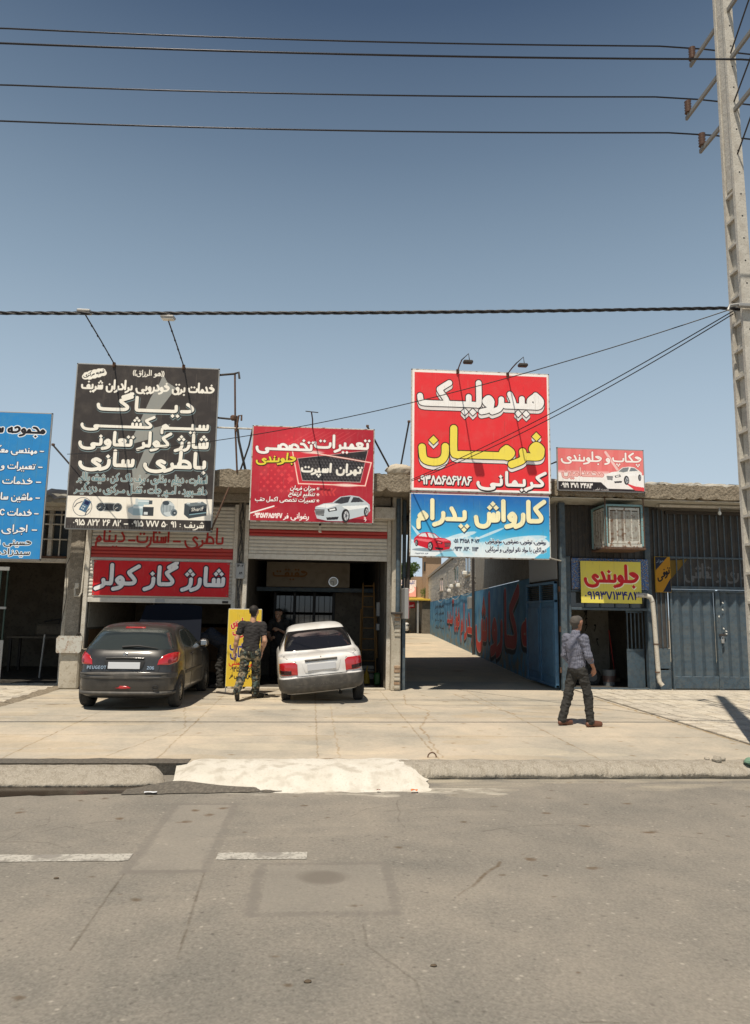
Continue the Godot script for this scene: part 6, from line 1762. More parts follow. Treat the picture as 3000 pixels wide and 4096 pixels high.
func build_garages():
	# the low building with two workshops
	var t := thing("workshop_building", "low concrete workshop building with two roller doors and a ragged roof edge", "building", Vector3.ZERO)
	part(t, "roof_edge", fascia(-5.32, 1.86, 4.24, 4.62, -14.72, 1.0, 3, 0.04), M.rough_concrete)
	part(t, "roof_slab", span(Vector3(-5.3, 4.245, -24.0), Vector3(1.84, 4.6, -15.6)), M.rough_concrete)
	part(t, "lintel_beam", span(Vector3(-5.28, 4.05, -15.95), Vector3(1.5, 4.24, -15.5), 0.01), M.concrete)
	part(t, "shutter_box", span(Vector3(-5.1, 3.75, -16.3), Vector3(1.5, 4.05, -15.75), 0.01), M.concrete)
	part(t, "shutter_box_cover", span(Vector3(1.12, 3.72, -15.55), Vector3(1.58, 3.99, -15.3), 0.015), M.paint_cream)
	# columns
	part(t, "column", span(Vector3(-1.90, 0, -16.1), Vector3(-1.73, 4.25, -15.62), 0.012), M.concrete)
	part(t, "column", span(Vector3(1.53, 0, -15.95), Vector3(1.74, 4.25, -15.42), 0.02), M.plaster)
	part(t, "column", span(Vector3(-5.52, 0.0, -16.35), Vector3(-5.22, 4.2, -15.75), 0.015), M.concrete)
	var base := Geo.new()
	base.cbox(Vector3(-5.20, 0.38, -15.50), Vector3(0.40, 0.76, 0.46), 0.03)
	part(t, "pier_foot", base, M.plaster)
	part(t, "pier_cap", boxg(Vector3(-5.20, 0.78, -15.5), Vector3(0.5, 0.07, 0.5), 0.015), M.concrete)
	# exposed bricks of the right-hand column
	var bm := boxg(Vector3.ZERO, Vector3(0.13, 0.062, 0.05), 0.008).mesh()
	for j in 12:
		var b := part(t, "brick", bm, M.brick_tan if hash2(j, 5) < 0.4 else M.plaster)
		b.position = Vector3(1.655 + 0.014 * hash2(j, 1), 0.08 + j * 0.085 + (0.6 if j > 5 else 0.0), -15.425 + 0.02 * hash2(j, 2))
	part(t, "conduit", tubeg([Vector3(1.66, 1.68, -15.38), Vector3(1.66, 1.9, -15.36), Vector3(1.66, 4.2, -15.4)], 0.05, 8), M.blue_steel)
	part(t, "conduit_ledge", boxg(Vector3(1.66, 1.66, -15.36), Vector3(0.28, 0.05, 0.2), 0.01), M.dark_iron)
	# walls inside
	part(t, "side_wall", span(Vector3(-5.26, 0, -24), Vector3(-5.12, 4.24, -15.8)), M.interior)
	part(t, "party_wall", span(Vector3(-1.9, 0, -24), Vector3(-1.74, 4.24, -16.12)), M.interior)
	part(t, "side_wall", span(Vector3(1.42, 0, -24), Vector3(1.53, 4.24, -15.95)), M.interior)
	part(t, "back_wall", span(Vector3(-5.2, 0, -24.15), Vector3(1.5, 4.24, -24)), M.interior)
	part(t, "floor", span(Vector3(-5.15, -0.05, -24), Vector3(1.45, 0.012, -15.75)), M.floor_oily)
	# tiled dado and white plaster of the left workshop
	part(t, "wall_lining", span(Vector3(-5.12, 1.25, -21.0), Vector3(-5.10, 3.2, -16.0)), M.plaster)
	for i in 12:
		for j in 4: 
			var q := part(t, "dado_tile", boxg(Vector3.ZERO, Vector3(0.012, 0.29, 0.39), 0.004).mesh(), M.wood)
			q.position = Vector3(-5.108, 0.16 + j * 0.3, -16.3 - i * 0.4)
	part(t, "wall_lining", span(Vector3(-5.0, 1.3, -19.52), Vector3(-2.0, 2.4, -19.5)), M.interior)
	for i in 7:
		for j in 4:
			var q := part(t, "dado_tile", boxg(Vector3.ZERO, Vector3(0.39, 0.29, 0.012), 0.004).mesh(), M.wood)
			q.position = Vector3(-4.75 + i * 0.4, 0.16 + j * 0.3, -19.5)
	# loft board with orange writing and glazed partition of the right workshop
	part(t, "loft_board", span(Vector3(-1.46, 2.30, -18.56), Vector3(0.72, 2.95, -18.5), 0.01), M.board)
	var g := Geo.new()
	ribbon_text(g, "حقیقت", 0.9, 0.30, 0.022, Vector3(-1.3, 2.58, -18.496), Vector3.RIGHT, Vector3.UP)
	part(t, "painted_lettering", g, M.lettering_orange)
	part(t, "loft_beam", span(Vector3(-1.7, 2.18, -18.62), Vector3(1.4, 2.29, -18.46), 0.01), M.blue_steel)
	part(t, "loft_beam", span(Vector3(-1.7, 2.96, -18.62), Vector3(1.4, 3.12, -18.46), 0.01), M.dark_iron)
	part(t, "partition_wall", span(Vector3(0.36, 0, -19.02), Vector3(1.42, 2.2, -18.92)), M.interior)
	part(t, "partition_wall", span(Vector3(-1.74, 0, -19.02), Vector3(0.36, 1.1, -18.92)), M.interior)
	for i in 3:
		for j in 2:
			part(t, "pane", span(Vector3(-1.2 + i * 0.52, 1.15 + j * 0.5, -18.98), Vector3(-0.76 + i * 0.52, 1.58 + j * 0.5, -18.96)), M.glass_pane)
			for k in 3: part(t, "window_bar", tubeg([Vector3(-1.12 + i * 0.52 + k * 0.15, 1.12 + j * 0.5, -18.93), Vector3(-1.12 + i * 0.52 + k * 0.15, 1.62 + j * 0.5, -18.93)], 0.008, 6), M.black)
	for i in 4: part(t, "window_post", span(Vector3(-1.27 + i * 0.52, 1.1, -19.0), Vector3(-1.21 + i * 0.52, 2.18, -18.9)), M.black)
	# the roller doors
	var s1 := shutter("white roller shutter with red stripe and red banner, rolled half down behind the grey hatchback", -5.08, -1.93, 1.80, 3.95, -15.62, 2.74, 2.98, 0.11)
	for wd in [["باطری", 2.02, 0.88], ["_", 1.78, 0.18], ["استارت", 1.0, 0.72], ["_", 0.82, 0.16], ["دینام", 0.12, 0.64]]:
		ribbon_runs(s1, wd[0], wd[2], 0.44, 0.022, Vector3(wd[1], 3.12, 0.0125), M.lettering_red)
	part(s1, "name_plate", boxg(Vector3(1.58, 1.85, 0.026), Vector3(0.2, 0.07, 0.008), 0.002), M.galvanised)
	part(s1, "lock", boxg(Vector3(2.98, 1.84, 0.028), Vector3(0.13, 0.05, 0.02), 0.006), M.dark_iron)
	var s2 := shutter("white roller shutter with red stripe, rolled up high above the white saloon", -1.69, 1.48, 2.80, 3.95, -15.6, 3.30, 3.47, 0.12)
	# hanging bulb
	var b := thing("light_bulb", "bare spiral bulb hanging under the crimson repair sign", "bulb", Vector3(-0.08, 3.54, -15.15))
	part(b, "socket", tubeg([Vector3(0, 0.06, 0), Vector3(0, -0.02, 0)], 0.025, 10), M.black)
	var sp := []
	for k in 40: sp.append(Vector3(0.028 * cos(k * 0.8), -0.03 - k * 0.0035, 0.028 * sin(k * 0.8)))
	part(b, "spiral_tube", tubeg(sp, 0.009, 6), M.bulb)
	part(b, "wire", tubeg([Vector3(0, 0.06, 0), Vector3(0.0, 0.70, 0)], 0.005, 5), M.black)
	# meter box and cables on the middle column
	var mb := thing("meter_box", "small grey meter box with scribbled numbers on the column between the shutters", "box", Vector3(-1.80, 2.36, -15.56))
	part(mb, "case", boxg(Vector3(0, 0.16, 0), Vector3(0.19, 0.34, 0.1), 0.012), M.galvanised)
	g = Geo.new()
	ribbon_text(g, "۱۴۰۰۲", 0.14, 0.08, 0.006, Vector3(-0.07, 0.25, 0.053), Vector3.RIGHT, Vector3.UP)
	ribbon_text(g, "۸۹", 0.07, 0.08, 0.006, Vector3(-0.02, 0.09, 0.053), Vector3.RIGHT, Vector3.UP)
	part(mb, "painted_numbers", g, M.ink)
	for k in 3:
		var pts := []
		for i in 24:
			var y := lerpf(1.7, 4.1, i / 23.0)
			pts.append(Vector3(-1.83 + 0.02 * k + 0.03 * sin(i * 0.9 + k * 2.0), y, -15.58 + 0.02 * sin(i * 0.7 + k)))
		solo("loose_cable", tubeg(pts, 0.010 - 0.002 * k, 5), M.cable, ["thick black cable hanging down the column between the shutters", "middling black cable tangled on the column between the shutters", "thinnest black cable on the column between the shutters"][k], "cable")
	# enamel plate leaning on the left pier
	var pl := thing("metal_plate", "rusty white enamel plate fixed on the concrete pier beside the hatchback", "plate", Vector3(-5.22, 0.74, -15.2))
	var gg := Geo.new()
	var poly := PackedVector2Array()
	for q in [[-0.24, 0.02], [-0.22, 0.0], [0.22, 0.0], [0.26, 0.04], [0.28, 0.3], [0.26, 0.35], [-0.2, 0.35], [-0.25, 0.3]]: poly.append(Vector2(q[0], q[1]))
	gg.slab(poly, Vector3.ZERO, Vector3.RIGHT, Vector3.UP, 0.04)
	part(pl, "sheet", gg, M.enamel)
	part(pl, "hook", tubeg([Vector3(0.15, 0.34, -0.02), Vector3(0.16, 0.4, 0.0), Vector3(0.22, 0.41, 0.0), Vector3(0.24, 0.35, -0.02)], 0.012, 6), M.dark_iron)
	# conduits beside the left pier
	var cp := thing("conduit_pipe", "rusty cream conduit running down beside the concrete pier to a hook", "pipe", Vector3(-5.14, 0, -15.62))
	part(cp, "pipe", tubeg([Vector3(0.02, 4.1, 0), Vector3(0.0, 3.0, 0), Vector3(-0.03, 2.0, 0), Vector3(-0.06, 1.92, 0.02), Vector3(-0.16, 1.92, 0.02), Vector3(-0.17, 2.1, 0.02)], 0.022, 8), M.paint_cream)
	part(cp, "junction_box", boxg(Vector3(-0.13, 2.14, 0.02), Vector3(0.08, 0.12, 0.05), 0.008), M.paint_cream)
	# wall clock, ladder and odds and ends in the open workshop
	var ck := thing("wall_clock", "round pale wall clock on the loft board above the white saloon", "clock", Vector3(0.29, 2.45, -18.49))
	part(ck, "rim", tubeg([Vector3.ZERO, Vector3(0, 0, 0.04)], 0.125, 24), M.chrome)
	part(ck, "dial", tubeg([Vector3(0, 0, 0.035), Vector3(0, 0, 0.045)], 0.112, 24), M.bulb)
	part(ck, "hand", boxg(Vector3(-0.03, 0.01, 0.048), Vector3(0.07, 0.008, 0.004)), M.ink)
	part(ck, "hand", boxg(Vector3(0.0, -0.04, 0.048), Vector3(0.008, 0.09, 0.004)), M.ink)
	var ld := thing("ladder", "tall yellowish double ladder leaning inside the open workshop", "ladder", Vector3(1.18, 0, -17.6))
	for s in [-1.0, 1.0]:
		part(ld, "rail", tubeg([Vector3(0.19 * s, 0.0, 0.1), Vector3(0.135 * s, 2.42, -0.35)], 0.022, 6), M.ladder)
		part(ld, "rail", tubeg([Vector3(0.21 * s, 0.55, 0.06), Vector3(0.19 * s, 1.75, -0.16)], 0.02, 6), M.ladder)
	for k in 9:
		var y := 0.22 + k * 0.265
		part(ld, "rung", tubeg([Vector3(-0.185 + 0.0055 * k, y, 0.1 - 0.186 * y), Vector3(0.185 - 0.0055 * k, y, 0.1 - 0.186 * y)], 0.016, 6), M.ladder)
	for q in [["tin_box", Vector3(-0.5, 3.0, -17.0), Vector3(0.28, 0.24, 0.2), "dented tin box at the left of the shelf under the raised shutter"], ["tin_box", Vector3(-0.08, 3.0, -17.0), Vector3(0.2, 0.26, 0.2), "narrow tin box on the shelf under the raised shutter"]]:
		var bx := thing(q[0], q[3], "box", q[1] + Vector3(-0.9, 0, 0))
		part(bx, "case", boxg(Vector3(0, 0.12, 0), q[2], 0.015), M.interior)
		part(bx, "lid", boxg(Vector3(0, 0.12 + q[2].y / 2.0 + 0.01, 0), Vector3(q[2].x + 0.02, 0.02, q[2].z + 0.02), 0.004), M.dark_iron)
	part(t, "shelf", span(Vector3(-1.74, 2.94, -17.2), Vector3(-0.7, 2.975, -16.8), 0.005), M.wood)
	var can := thing("oil_can", "green plastic oil can on the floor behind the right shutter rail", "can", Vector3(1.32, 0.012, -16.5))
	part(can, "bottle", boxg(Vector3(0, 0.14, 0), Vector3(0.14, 0.28, 0.1), 0.03), mat(lin(0.03, 0.14, 0.03), 0.4))
	part(can, "cap", tubeg([Vector3(0.03, 0.28, 0), Vector3(0.03, 0.33, 0)], 0.022, 10), M.black)
	var can2 := thing("funnel", "yellow plastic funnel standing by the ladder foot", "funnel", Vector3(1.1, 0.012, -16.9))
	part(can2, "cone", tubeg([Vector3(0, 0.0, 0), Vector3(0, 0.2, 0), Vector3(0, 0.32, 0)], [0.09, 0.06, 0.015], 14), M.yellow_paint)
	part(can2, "spout", tubeg([Vector3(0, 0.31, 0), Vector3(0.02, 0.40, 0)], 0.014, 8), M.yellow_paint)
	# more clutter in both workshops
	for q in [[Vector3(-4.78, 0.012, -16.4), M.wood, "brown broom handle leaning on the left wall behind the hatchback"], [Vector3(-4.62, 0.012, -16.5), M.blue_bright, "blue broom handle leaning on the left wall behind the hatchback"]]:
		var st := thing("broom", q[2], "broom", q[0])
		part(st, "stick", tubeg([Vector3(0, 0.08, 0), Vector3(-0.12, 1.25, -0.1)], 0.014, 6), q[1])
		part(st, "bristles", boxg(Vector3(0.01, 0.05, 0), Vector3(0.06, 0.1, 0.26), 0.02), M.pad_straw)
	var fb := thing("framed_board", "dark framed board hanging on the back wall above the hatchback", "board", Vector3(-4.15, 1.75, -19.46))
	part(fb, "panel", boxg(Vector3(0, 0, 0), Vector3(0.7, 0.55, 0.03), 0.004), M.black)
	for s in [-1.0, 1.0]:
		part(fb, "frame_side", boxg(Vector3(0.36 * s, 0, 0.01), Vector3(0.05, 0.65, 0.05), 0.006), M.plaster)
		part(fb, "frame_rail", boxg(Vector3(0, 0.3 * s, 0.01), Vector3(0.67, 0.05, 0.05), 0.006), M.plaster)
	var vs := thing("bench_vice", "grey bench vice bolted high on the left wall shelf", "vice", Vector3(-4.8, 1.86, -16.9))
	part(vs, "jaw", boxg(Vector3(0, 0.1, 0), Vector3(0.14, 0.1, 0.2), 0.02), M.galvanised)
	part(vs, "screw", tubeg([Vector3(0, 0.06, 0.02), Vector3(0, 0.06, 0.26)], 0.018, 8), M.dark_iron)
	part(vs, "handle", tubeg([Vector3(-0.1, 0.06, 0.25), Vector3(0.1, 0.06, 0.25)], 0.008, 6), M.galvanised)
	part(t, "shelf", span(Vector3(-5.1, 1.82, -17.6), Vector3(-4.6, 1.86, -16.5), 0.005), M.wood)
	for k in 5:
		var jar := thing("tin", ["rusty tin first along the left wall shelf", "pale tin second along the left wall shelf", "rusty tin third along the left wall shelf", "pale tin fourth along the left wall shelf", "rusty tin last along the left wall shelf"][k], "tin", Vector3(-4.9 + 0.05 * (k % 2), 1.862, -16.98 - k * 0.12))
		part(jar, "can", tubeg([Vector3.ZERO, Vector3(0, 0.12 + 0.03 * (k % 3), 0)], 0.045, 12), M.rust if k % 2 == 0 else M.galvanised)
		part(jar, "lid", tubeg([Vector3(0, 0.12 + 0.03 * (k % 3), 0), Vector3(0, 0.132 + 0.03 * (k % 3), 0)], 0.048, 12), M.dark_iron)
	var hs := []
	for k in 60: hs.append(Vector3(0.95 + 0.28 * cos(k * 0.33) * (1.0 - k * 0.004), 0.03 + 0.002 * (k % 7), -16.05 + 0.17 * sin(k * 0.33)))
	solo("air_hose", tubeg(hs, 0.014, 6), M.cable, "coiled black air hose on the workshop floor beside the right rail", "hose")
	var cr := thing("plastic_crate", "white plastic crate standing behind the ladder foot", "crate", Vector3(1.15, 0.012, -18.1))
	part(cr, "base", boxg(Vector3(0, 0.02, 0), Vector3(0.4, 0.03, 0.3), 0.006), M.paint_cream)
	for s in [-1.0, 1.0]:
		for j in 3:
			part(cr, "side_slat", boxg(Vector3(0, 0.08 + j * 0.1, 0.145 * s), Vector3(0.4, 0.06, 0.012), 0.003), M.paint_cream)
			part(cr, "end_slat", boxg(Vector3(0.195 * s, 0.08 + j * 0.1, 0), Vector3(0.012, 0.06, 0.28), 0.003), M.paint_cream)
	for q in [[1.75, 0.34, "larger grey switch box on the right wall of the open workshop"], [1.32, 0.16, "smaller grey switch box on the right wall of the open workshop"]]:
		var sb := thing("switch_box", q[2], "switch box", Vector3(1.38, q[0], -17.3))
		part(sb, "case", boxg(Vector3.ZERO, Vector3(0.08, q[1], 0.18), 0.01), M.galvanised)
		part(sb, "wire", tubeg([Vector3(0.02, q[1] / 2.0, 0), Vector3(0.03, 1.2, 0)], 0.008, 5), M.cable)
	for k in 4:
		var tt := thing("tyre", ["worn tyre at the bottom of the stack behind the saloon", "worn tyre second from the floor behind the saloon", "worn tyre third from the floor behind the saloon", "worn tyre on top of the stack behind the saloon"][k], "tyre", Vector3(0.75, 0.11 + k * 0.19, -18.4))
		var ring := []
		for i in 21: ring.append(Vector3(0.22 * cos(TAU * i / 20.0) + 0.015 * (k % 2), 0, 0.22 * sin(TAU * i / 20.0)))
		part(tt, "carcass", tubeg(ring, 0.09, 10), M.tyre)
		part(tt, "bead", tubeg([Vector3(0, -0.06, 0), Vector3(0, -0.05, 0)], 0.15, 16), M.dark_iron)
	# yellow banner stand
	var ys := thing("banner_stand", "yellow vinyl banner stand with red and blue lettering beside the left column", "sign", Vector3(-1.555, 0.14, -14.62), "", deg_to_rad(-3.0))
	part(ys, "printed_face", shift(face(0.67, 1.54, 0.012, 12), Vector3(0, 0.78, 0)), printed(print_stand(), 0.45))
	for s in [-1.0, 1.0]:
		part(ys, "upright", tubeg([Vector3(0.335 * s, -0.13, -0.012), Vector3(0.335 * s, 1.55, -0.012)], 0.013, 6), M.galvanised)
		part(ys, "foot", boxg(Vector3(0.335 * s, -0.12, 0.0), Vector3(0.05, 0.03, 0.5), 0.004, Basis(Vector3.UP, 0.9)), M.dark_iron)
	part(ys, "top_rod", tubeg([Vector3(-0.335, 1.55, -0.012), Vector3(0.335, 1.55, -0.012)], 0.013, 6), M.galvanised)
	# threshold and rubble along the open workshop
	part(t, "threshold", span(Vector3(-1.6, 0.0, -15.72), Vector3(1.42, 0.035, -15.5), 0.01), M.plaster)

func shift(g: Geo, d: Vector3) -> Geo:
	for i in g.v.size(): g.v[i] += d
	return g

func build_left_shop():
	var t := thing("shop_building", "dim cream-framed shop with barred upper window behind the blue signboard", "building", Vector3.ZERO)
	part(t, "frame_post", span(Vector3(-5.72, 0, -16.3), Vector3(-5.54, 4.0, -16.12), 0.01), M.paint_cream)
	part(t, "lintel", span(Vector3(-9.6, 2.66, -16.28), Vector3(-5.72, 2.76, -16.14), 0.01), M.paint_cream)
	part(t, "lintel_rust", span(Vector3(-9.6, 2.77, -16.24), Vector3(-5.72, 2.81, -16.1), 0.008), M.rust)
	part(t, "window_head", span(Vector3(-9.6, 3.84, -16.28), Vector3(-5.72, 3.93, -16.12), 0.01), M.paint_cream)
	for x in [-6.12, -7.4, -8.6]: part(t, "window_post", span(Vector3(x - 0.05, 2.81, -16.25), Vector3(x + 0.05, 3.84, -16.15), 0.006), M.paint_cream)
	for k in 16:
		var x := -5.9 - k * 0.19
		part(t, "window_bar", span(Vector3(x - 0.012, 2.81, -16.16), Vector3(x + 0.012, 3.84, -16.13)), M.paint_cream)
	for y in [3.18, 3.52, 3.74]: part(t, "window_bar", span(Vector3(-9.6, y - 0.014, -16.13), Vector3(-5.73, y + 0.014, -16.10)), M.paint_cream)
	for k in 8: part(t, "pane", span(Vector3(-6.14 - k * 0.5, 2.82, -16.22), Vector3(-5.74 - k * 0.5, 3.83, -16.21)), M.glass_pane)
	part(t, "roof_edge", fascia(-10.0, -5.34, 3.93, 4.12, -15.5, 0.7, 21, 0.02), M.soffit)
	part(t, "roof_slab", span(Vector3(-10.0, 3.95, -24), Vector3(-5.34, 4.1, -16.0)), M.concrete)
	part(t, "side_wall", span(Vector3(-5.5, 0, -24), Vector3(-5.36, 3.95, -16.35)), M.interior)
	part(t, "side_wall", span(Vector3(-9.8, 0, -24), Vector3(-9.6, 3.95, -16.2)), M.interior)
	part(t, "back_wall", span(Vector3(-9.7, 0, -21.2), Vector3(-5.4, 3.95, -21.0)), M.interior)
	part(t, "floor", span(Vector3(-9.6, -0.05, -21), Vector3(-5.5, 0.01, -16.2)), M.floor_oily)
	# green barred gate leaf at the left edge
	var gt := thing("gate_leaf", "dark green barred gate leaf folded back in the left shop", "gate", Vector3(-6.92, 0, -16.0))
	part(gt, "leaf_panel", span(Vector3(-0.75, 0.1, -0.02), Vector3(0.05, 0.95, 0.0)), M.galvanised)
	for k in 6: part(gt, "bar", span(Vector3(-0.72 + k * 0.145, 0.95, -0.02), Vector3(-0.69 + k * 0.145, 2.5, 0.01)), M.green_door)
	part(gt, "rail", span(Vector3(-0.75, 2.46, -0.025), Vector3(0.05, 2.54, 0.015)), M.galvanised)
	part(gt, "rail", span(Vector3(-0.75, 1.62, -0.025), Vector3(0.05, 1.67, 0.02)), M.galvanised)
	var g := Geo.new()
	ribbon_text(g, "مو", 0.3, 0.3, 0.022, Vector3(-0.3, 0.7, 0.004), Vector3.RIGHT, Vector3.UP)
	ribbon_text(g, "لو", 0.3, 0.3, 0.022, Vector3(-0.32, 0.42, 0.004), Vector3.RIGHT, Vector3.UP)
	part(gt, "painted_lettering", g, M.lettering_red)
	# bench with clutter
	var bn := thing("work_bench", "dark steel work bench deep inside the left shop", "bench", Vector3(-6.9, 0.01, -19.6))
	part(bn, "top", span(Vector3(-1.3, 0.85, -0.35), Vector3(1.3, 0.91, 0.35), 0.01), M.interior)
	for q in [[-1.2, -0.3], [1.2, -0.3], [-1.2, 0.3], [1.2, 0.3]]: part(bn, "leg", span(Vector3(q[0] - 0.03, 0, q[1] - 0.03), Vector3(q[0] + 0.03, 0.85, q[1] + 0.03)), M.dark_iron)
	var mc := thing("machine_cover", "pale sheet-covered machine standing on the dim work bench", "machine", Vector3(-7.1, 0.92, -19.6))
	part(mc, "cover", boxg(Vector3(0, 0.16, 0), Vector3(0.9, 0.32, 0.4), 0.06), M.interior)
	part(mc, "handle", tubeg([Vector3(0.1, 0.3, 0.1), Vector3(0.15, 0.45, 0.1), Vector3(-0.25, 0.38, 0.1)], 0.02, 6), M.black)
	for q in [[-6.62, -17.5, 1.02, "bare steel pipe standing on the left shop floor, the taller one"], [-6.05, -18.2, 0.9, "bare steel pipe standing on the left shop floor, nearer the pier"]]:
		var pp := thing("steel_pipe", q[3], "pipe", Vector3(q[0], 0.01, q[1]))
		part(pp, "tube", tubeg([Vector3.ZERO, Vector3(0.05, q[2], 0)], 0.024, 8), M.galvanised)
		part(pp, "foot_plate", boxg(Vector3(0, 0.006, 0), Vector3(0.14, 0.012, 0.14)), M.dark_iron)
	# tarpaulin heap on the roof
	var tp := Geo.new()
	var nz := FastNoiseLite.new()
	nz.frequency = 1.6; nz.seed = 4; nz.fractal_octaves = 4
	tp.sheet(26, 10, func(s, tt):
		var x := lerpf(-7.6, -5.36, s)
		return Vector3(x, 4.1 + 0.24 * sin(PI * tt) * (0.7 + 0.8 * nz.get_noise_2d(x, 2.0)) - 0.12 * (1.0 - tt) * (0.5 + nz.get_noise_2d(x * 2.0, 7.0)), lerpf(-15.38, -16.6, tt) + 0.08 * nz.get_noise_2d(x * 2.0, tt * 3.0)))
	solo("tarpaulin", tp, M.tarp, "crumpled black tarpaulin lying on the low roof edge", "tarpaulin")
	# a loose cable crossing the front
	solo("loose_cable", tubeg([Vector3(-5.62, 3.4, -16.05), Vector3(-5.55, 2.9, -16.0), Vector3(-5.68, 2.6, -16.03), Vector3(-5.64, 1.9, -16.08), Vector3(-5.72, 1.2, -16.08)], 0.007, 5), M.cable, "thin black cable hanging down the left cream post", "cable")

func build_right():
	var t := thing("shop_building", "blue steel-fronted workshop row with deep white soffit at the right", "building", Vector3.ZERO)
	part(t, "roof_edge", fascia(5.02, 14.0, 4.32, 4.65, -15.1, 0.5, 33, 0.04), M.rough_concrete)
	part(t, "soffit", span(Vector3(5.1, 4.285, -16.15), Vector3(14, 4.31, -15.2)), M.soffit)
	var cap := fascia(5.0, 14.0, 4.64, 4.71, -15.16, 1.2, 34, 0.03)
	part(t, "roof_capping", cap, M.ramp_white)
	part(t, "roof_slab", span(Vector3(5.0, 4.33, -24), Vector3(14, 4.6, -15.5)), M.concrete)
	# dark sheet front above the shop door
	part(t, "sheet_front", corrugated(2.55, 1.24, 0.17, 0.02, Vector3(5.62, 3.03, -16.12), Vector3.RIGHT, Vector3.UP), M.dark_sheet)
	part(t, "door_post", span(Vector3(5.55, 0, -16.2), Vector3(5.78, 3.05, -16.0), 0.012), M.blue_steel)
	part(t, "door_post", span(Vector3(7.60, 0, -16.18), Vector3(7.74, 4.26, -16.02), 0.012), M.blue_steel)
	part(t, "door_head", span(Vector3(5.78, 1.80, -16.16), Vector3(7.60, 1.86, -16.0), 0.008), M.blue_steel)
	part(t, "door_head", span(Vector3(5.78, 2.22, -16.16), Vector3(7.60, 2.27, -16.0), 0.008), M.blue_steel)
	for k in 5: part(t, "pane", span(Vector3(5.80 + k * 0.36, 1.87, -16.1), Vector3(6.13 + k * 0.36, 2.21, -16.09)), M.glass_pane)
	for k in 4: part(t, "glazing_bar", span(Vector3(6.13 + k * 0.36, 1.86, -16.12), Vector3(6.16 + k * 0.36, 2.22, -16.06)), M.blue_steel)
	part(t, "blue_panel", span(Vector3(5.80, 2.28, -16.06), Vector3(7.66, 3.01, -16.0), 0.01), M.blue_rusty)
	part(t, "threshold", span(Vector3(5.78, 0.0, -16.2), Vector3(7.60, 0.03, -16.02), 0.006), M.blue_steel)
	# interior with pale wall and tools
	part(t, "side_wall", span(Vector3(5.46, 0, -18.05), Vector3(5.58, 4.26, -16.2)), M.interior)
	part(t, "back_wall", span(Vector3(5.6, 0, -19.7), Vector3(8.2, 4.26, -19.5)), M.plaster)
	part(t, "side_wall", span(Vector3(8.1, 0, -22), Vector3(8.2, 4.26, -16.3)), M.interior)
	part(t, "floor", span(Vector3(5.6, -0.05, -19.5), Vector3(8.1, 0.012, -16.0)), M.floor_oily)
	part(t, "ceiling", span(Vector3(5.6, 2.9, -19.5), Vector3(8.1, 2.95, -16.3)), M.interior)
	var rng := RandomNumberGenerator.new()
	rng.seed = 12
	for k in 12:
		var o := thing("hand_tool", ["dark spanner hanging on the pale wall inside the small workshop", "dark hammer hanging on the pale wall inside the small workshop"][k % 2], "tool", Vector3(6.35 + rng.randf() * 1.5, 0.9 + rng.randf() * 1.0, -19.48), "tools on the workshop wall")
		part(o, "handle", boxg(Vector3(0, 0, 0.012), Vector3(0.02, 0.16 + 0.1 * rng.randf(), 0.014), 0.004, Basis(Vector3.BACK, rng.randf_range(-0.5, 0.5))), M.dark_iron)
		part(o, "head", boxg(Vector3(0, 0.1, 0.016), Vector3(0.06, 0.045, 0.02), 0.006), M.dark_iron)
	var bk := thing("bucket", "grey plastic paint bucket on the floor of the small workshop", "bucket", Vector3(6.95, 0.012, -16.8))
	part(bk, "tub", tubeg([Vector3.ZERO, Vector3(0, 0.36, 0), Vector3(0, 0.38, 0)], [0.13, 0.16, 0.17], 18), mat(lin(0.13, 0.14, 0.14), 0.5))
	part(bk, "label_band", tubeg([Vector3(0, 0.1, 0), Vector3(0, 0.24, 0)], [0.145, 0.155], 18), mat(lin(0.10, 0.06, 0.05), 0.5))
	var ty := thing("tyre", "worn black tyre lying beside the grey bucket", "tyre", Vector3(6.62, 0.2, -17.0))
	var tr := []
	for k in 25: tr.append(Vector3(0.16 * cos(TAU * k / 24.0), 0.0, 0.16 * sin(TAU * k / 24.0)) if false else Vector3(0.16 * cos(TAU * k / 24.0), 0.16 * sin(TAU * k / 24.0), 0))
	part(ty, "carcass", tubeg(tr, 0.055, 10), M.tyre)
	part(ty, "wheel_disc", tubeg([Vector3(0, 0, -0.03), Vector3(0, 0, 0.03)], 0.11, 18), M.rim_steel)
	var bn := thing("work_bench", "black steel bench inside the small workshop under the tools", "bench", Vector3(6.5, 0.012, -18.8))
	part(bn, "top", span(Vector3(-0.5, 0.78, -0.3), Vector3(0.6, 0.84, 0.3), 0.01), M.black)
	for q in [[-0.45, -0.25], [0.55, -0.25], [-0.45, 0.25], [0.55, 0.25]]: part(bn, "leg", span(Vector3(q[0] - 0.03, 0, q[1] - 0.03), Vector3(q[0] + 0.03, 0.78, q[1] + 0.03)), M.black)
	part(bn, "drawer_block", span(Vector3(-0.4, 0.1, -0.25), Vector3(0.4, 0.76, 0.28), 0.02), M.interior)
	var br := thing("broom", "red-handled broom leaning on the pale workshop wall", "broom", Vector3(7.45, 0.012, -17.6))
	part(br, "stick", tubeg([Vector3(0, 0.1, 0), Vector3(-0.05, 1.3, -0.2)], 0.013, 6), M.lettering_red)
	part(br, "bristles", boxg(Vector3(0, 0.06, 0), Vector3(0.24, 0.12, 0.06), 0.02), M.pad_straw)
	# door leaf, folded open to the right
	var dl := thing("door_leaf", "blue steel door leaf with upright bars standing open in the small workshop", "door", Vector3(7.58, 0.03, -16.2), "", deg_to_rad(14.0))
	part(dl, "lower_panel", span(Vector3(-0.48, 0.0, -0.03), Vector3(0.0, 0.86, 0.0), 0.006), M.blue_steel)
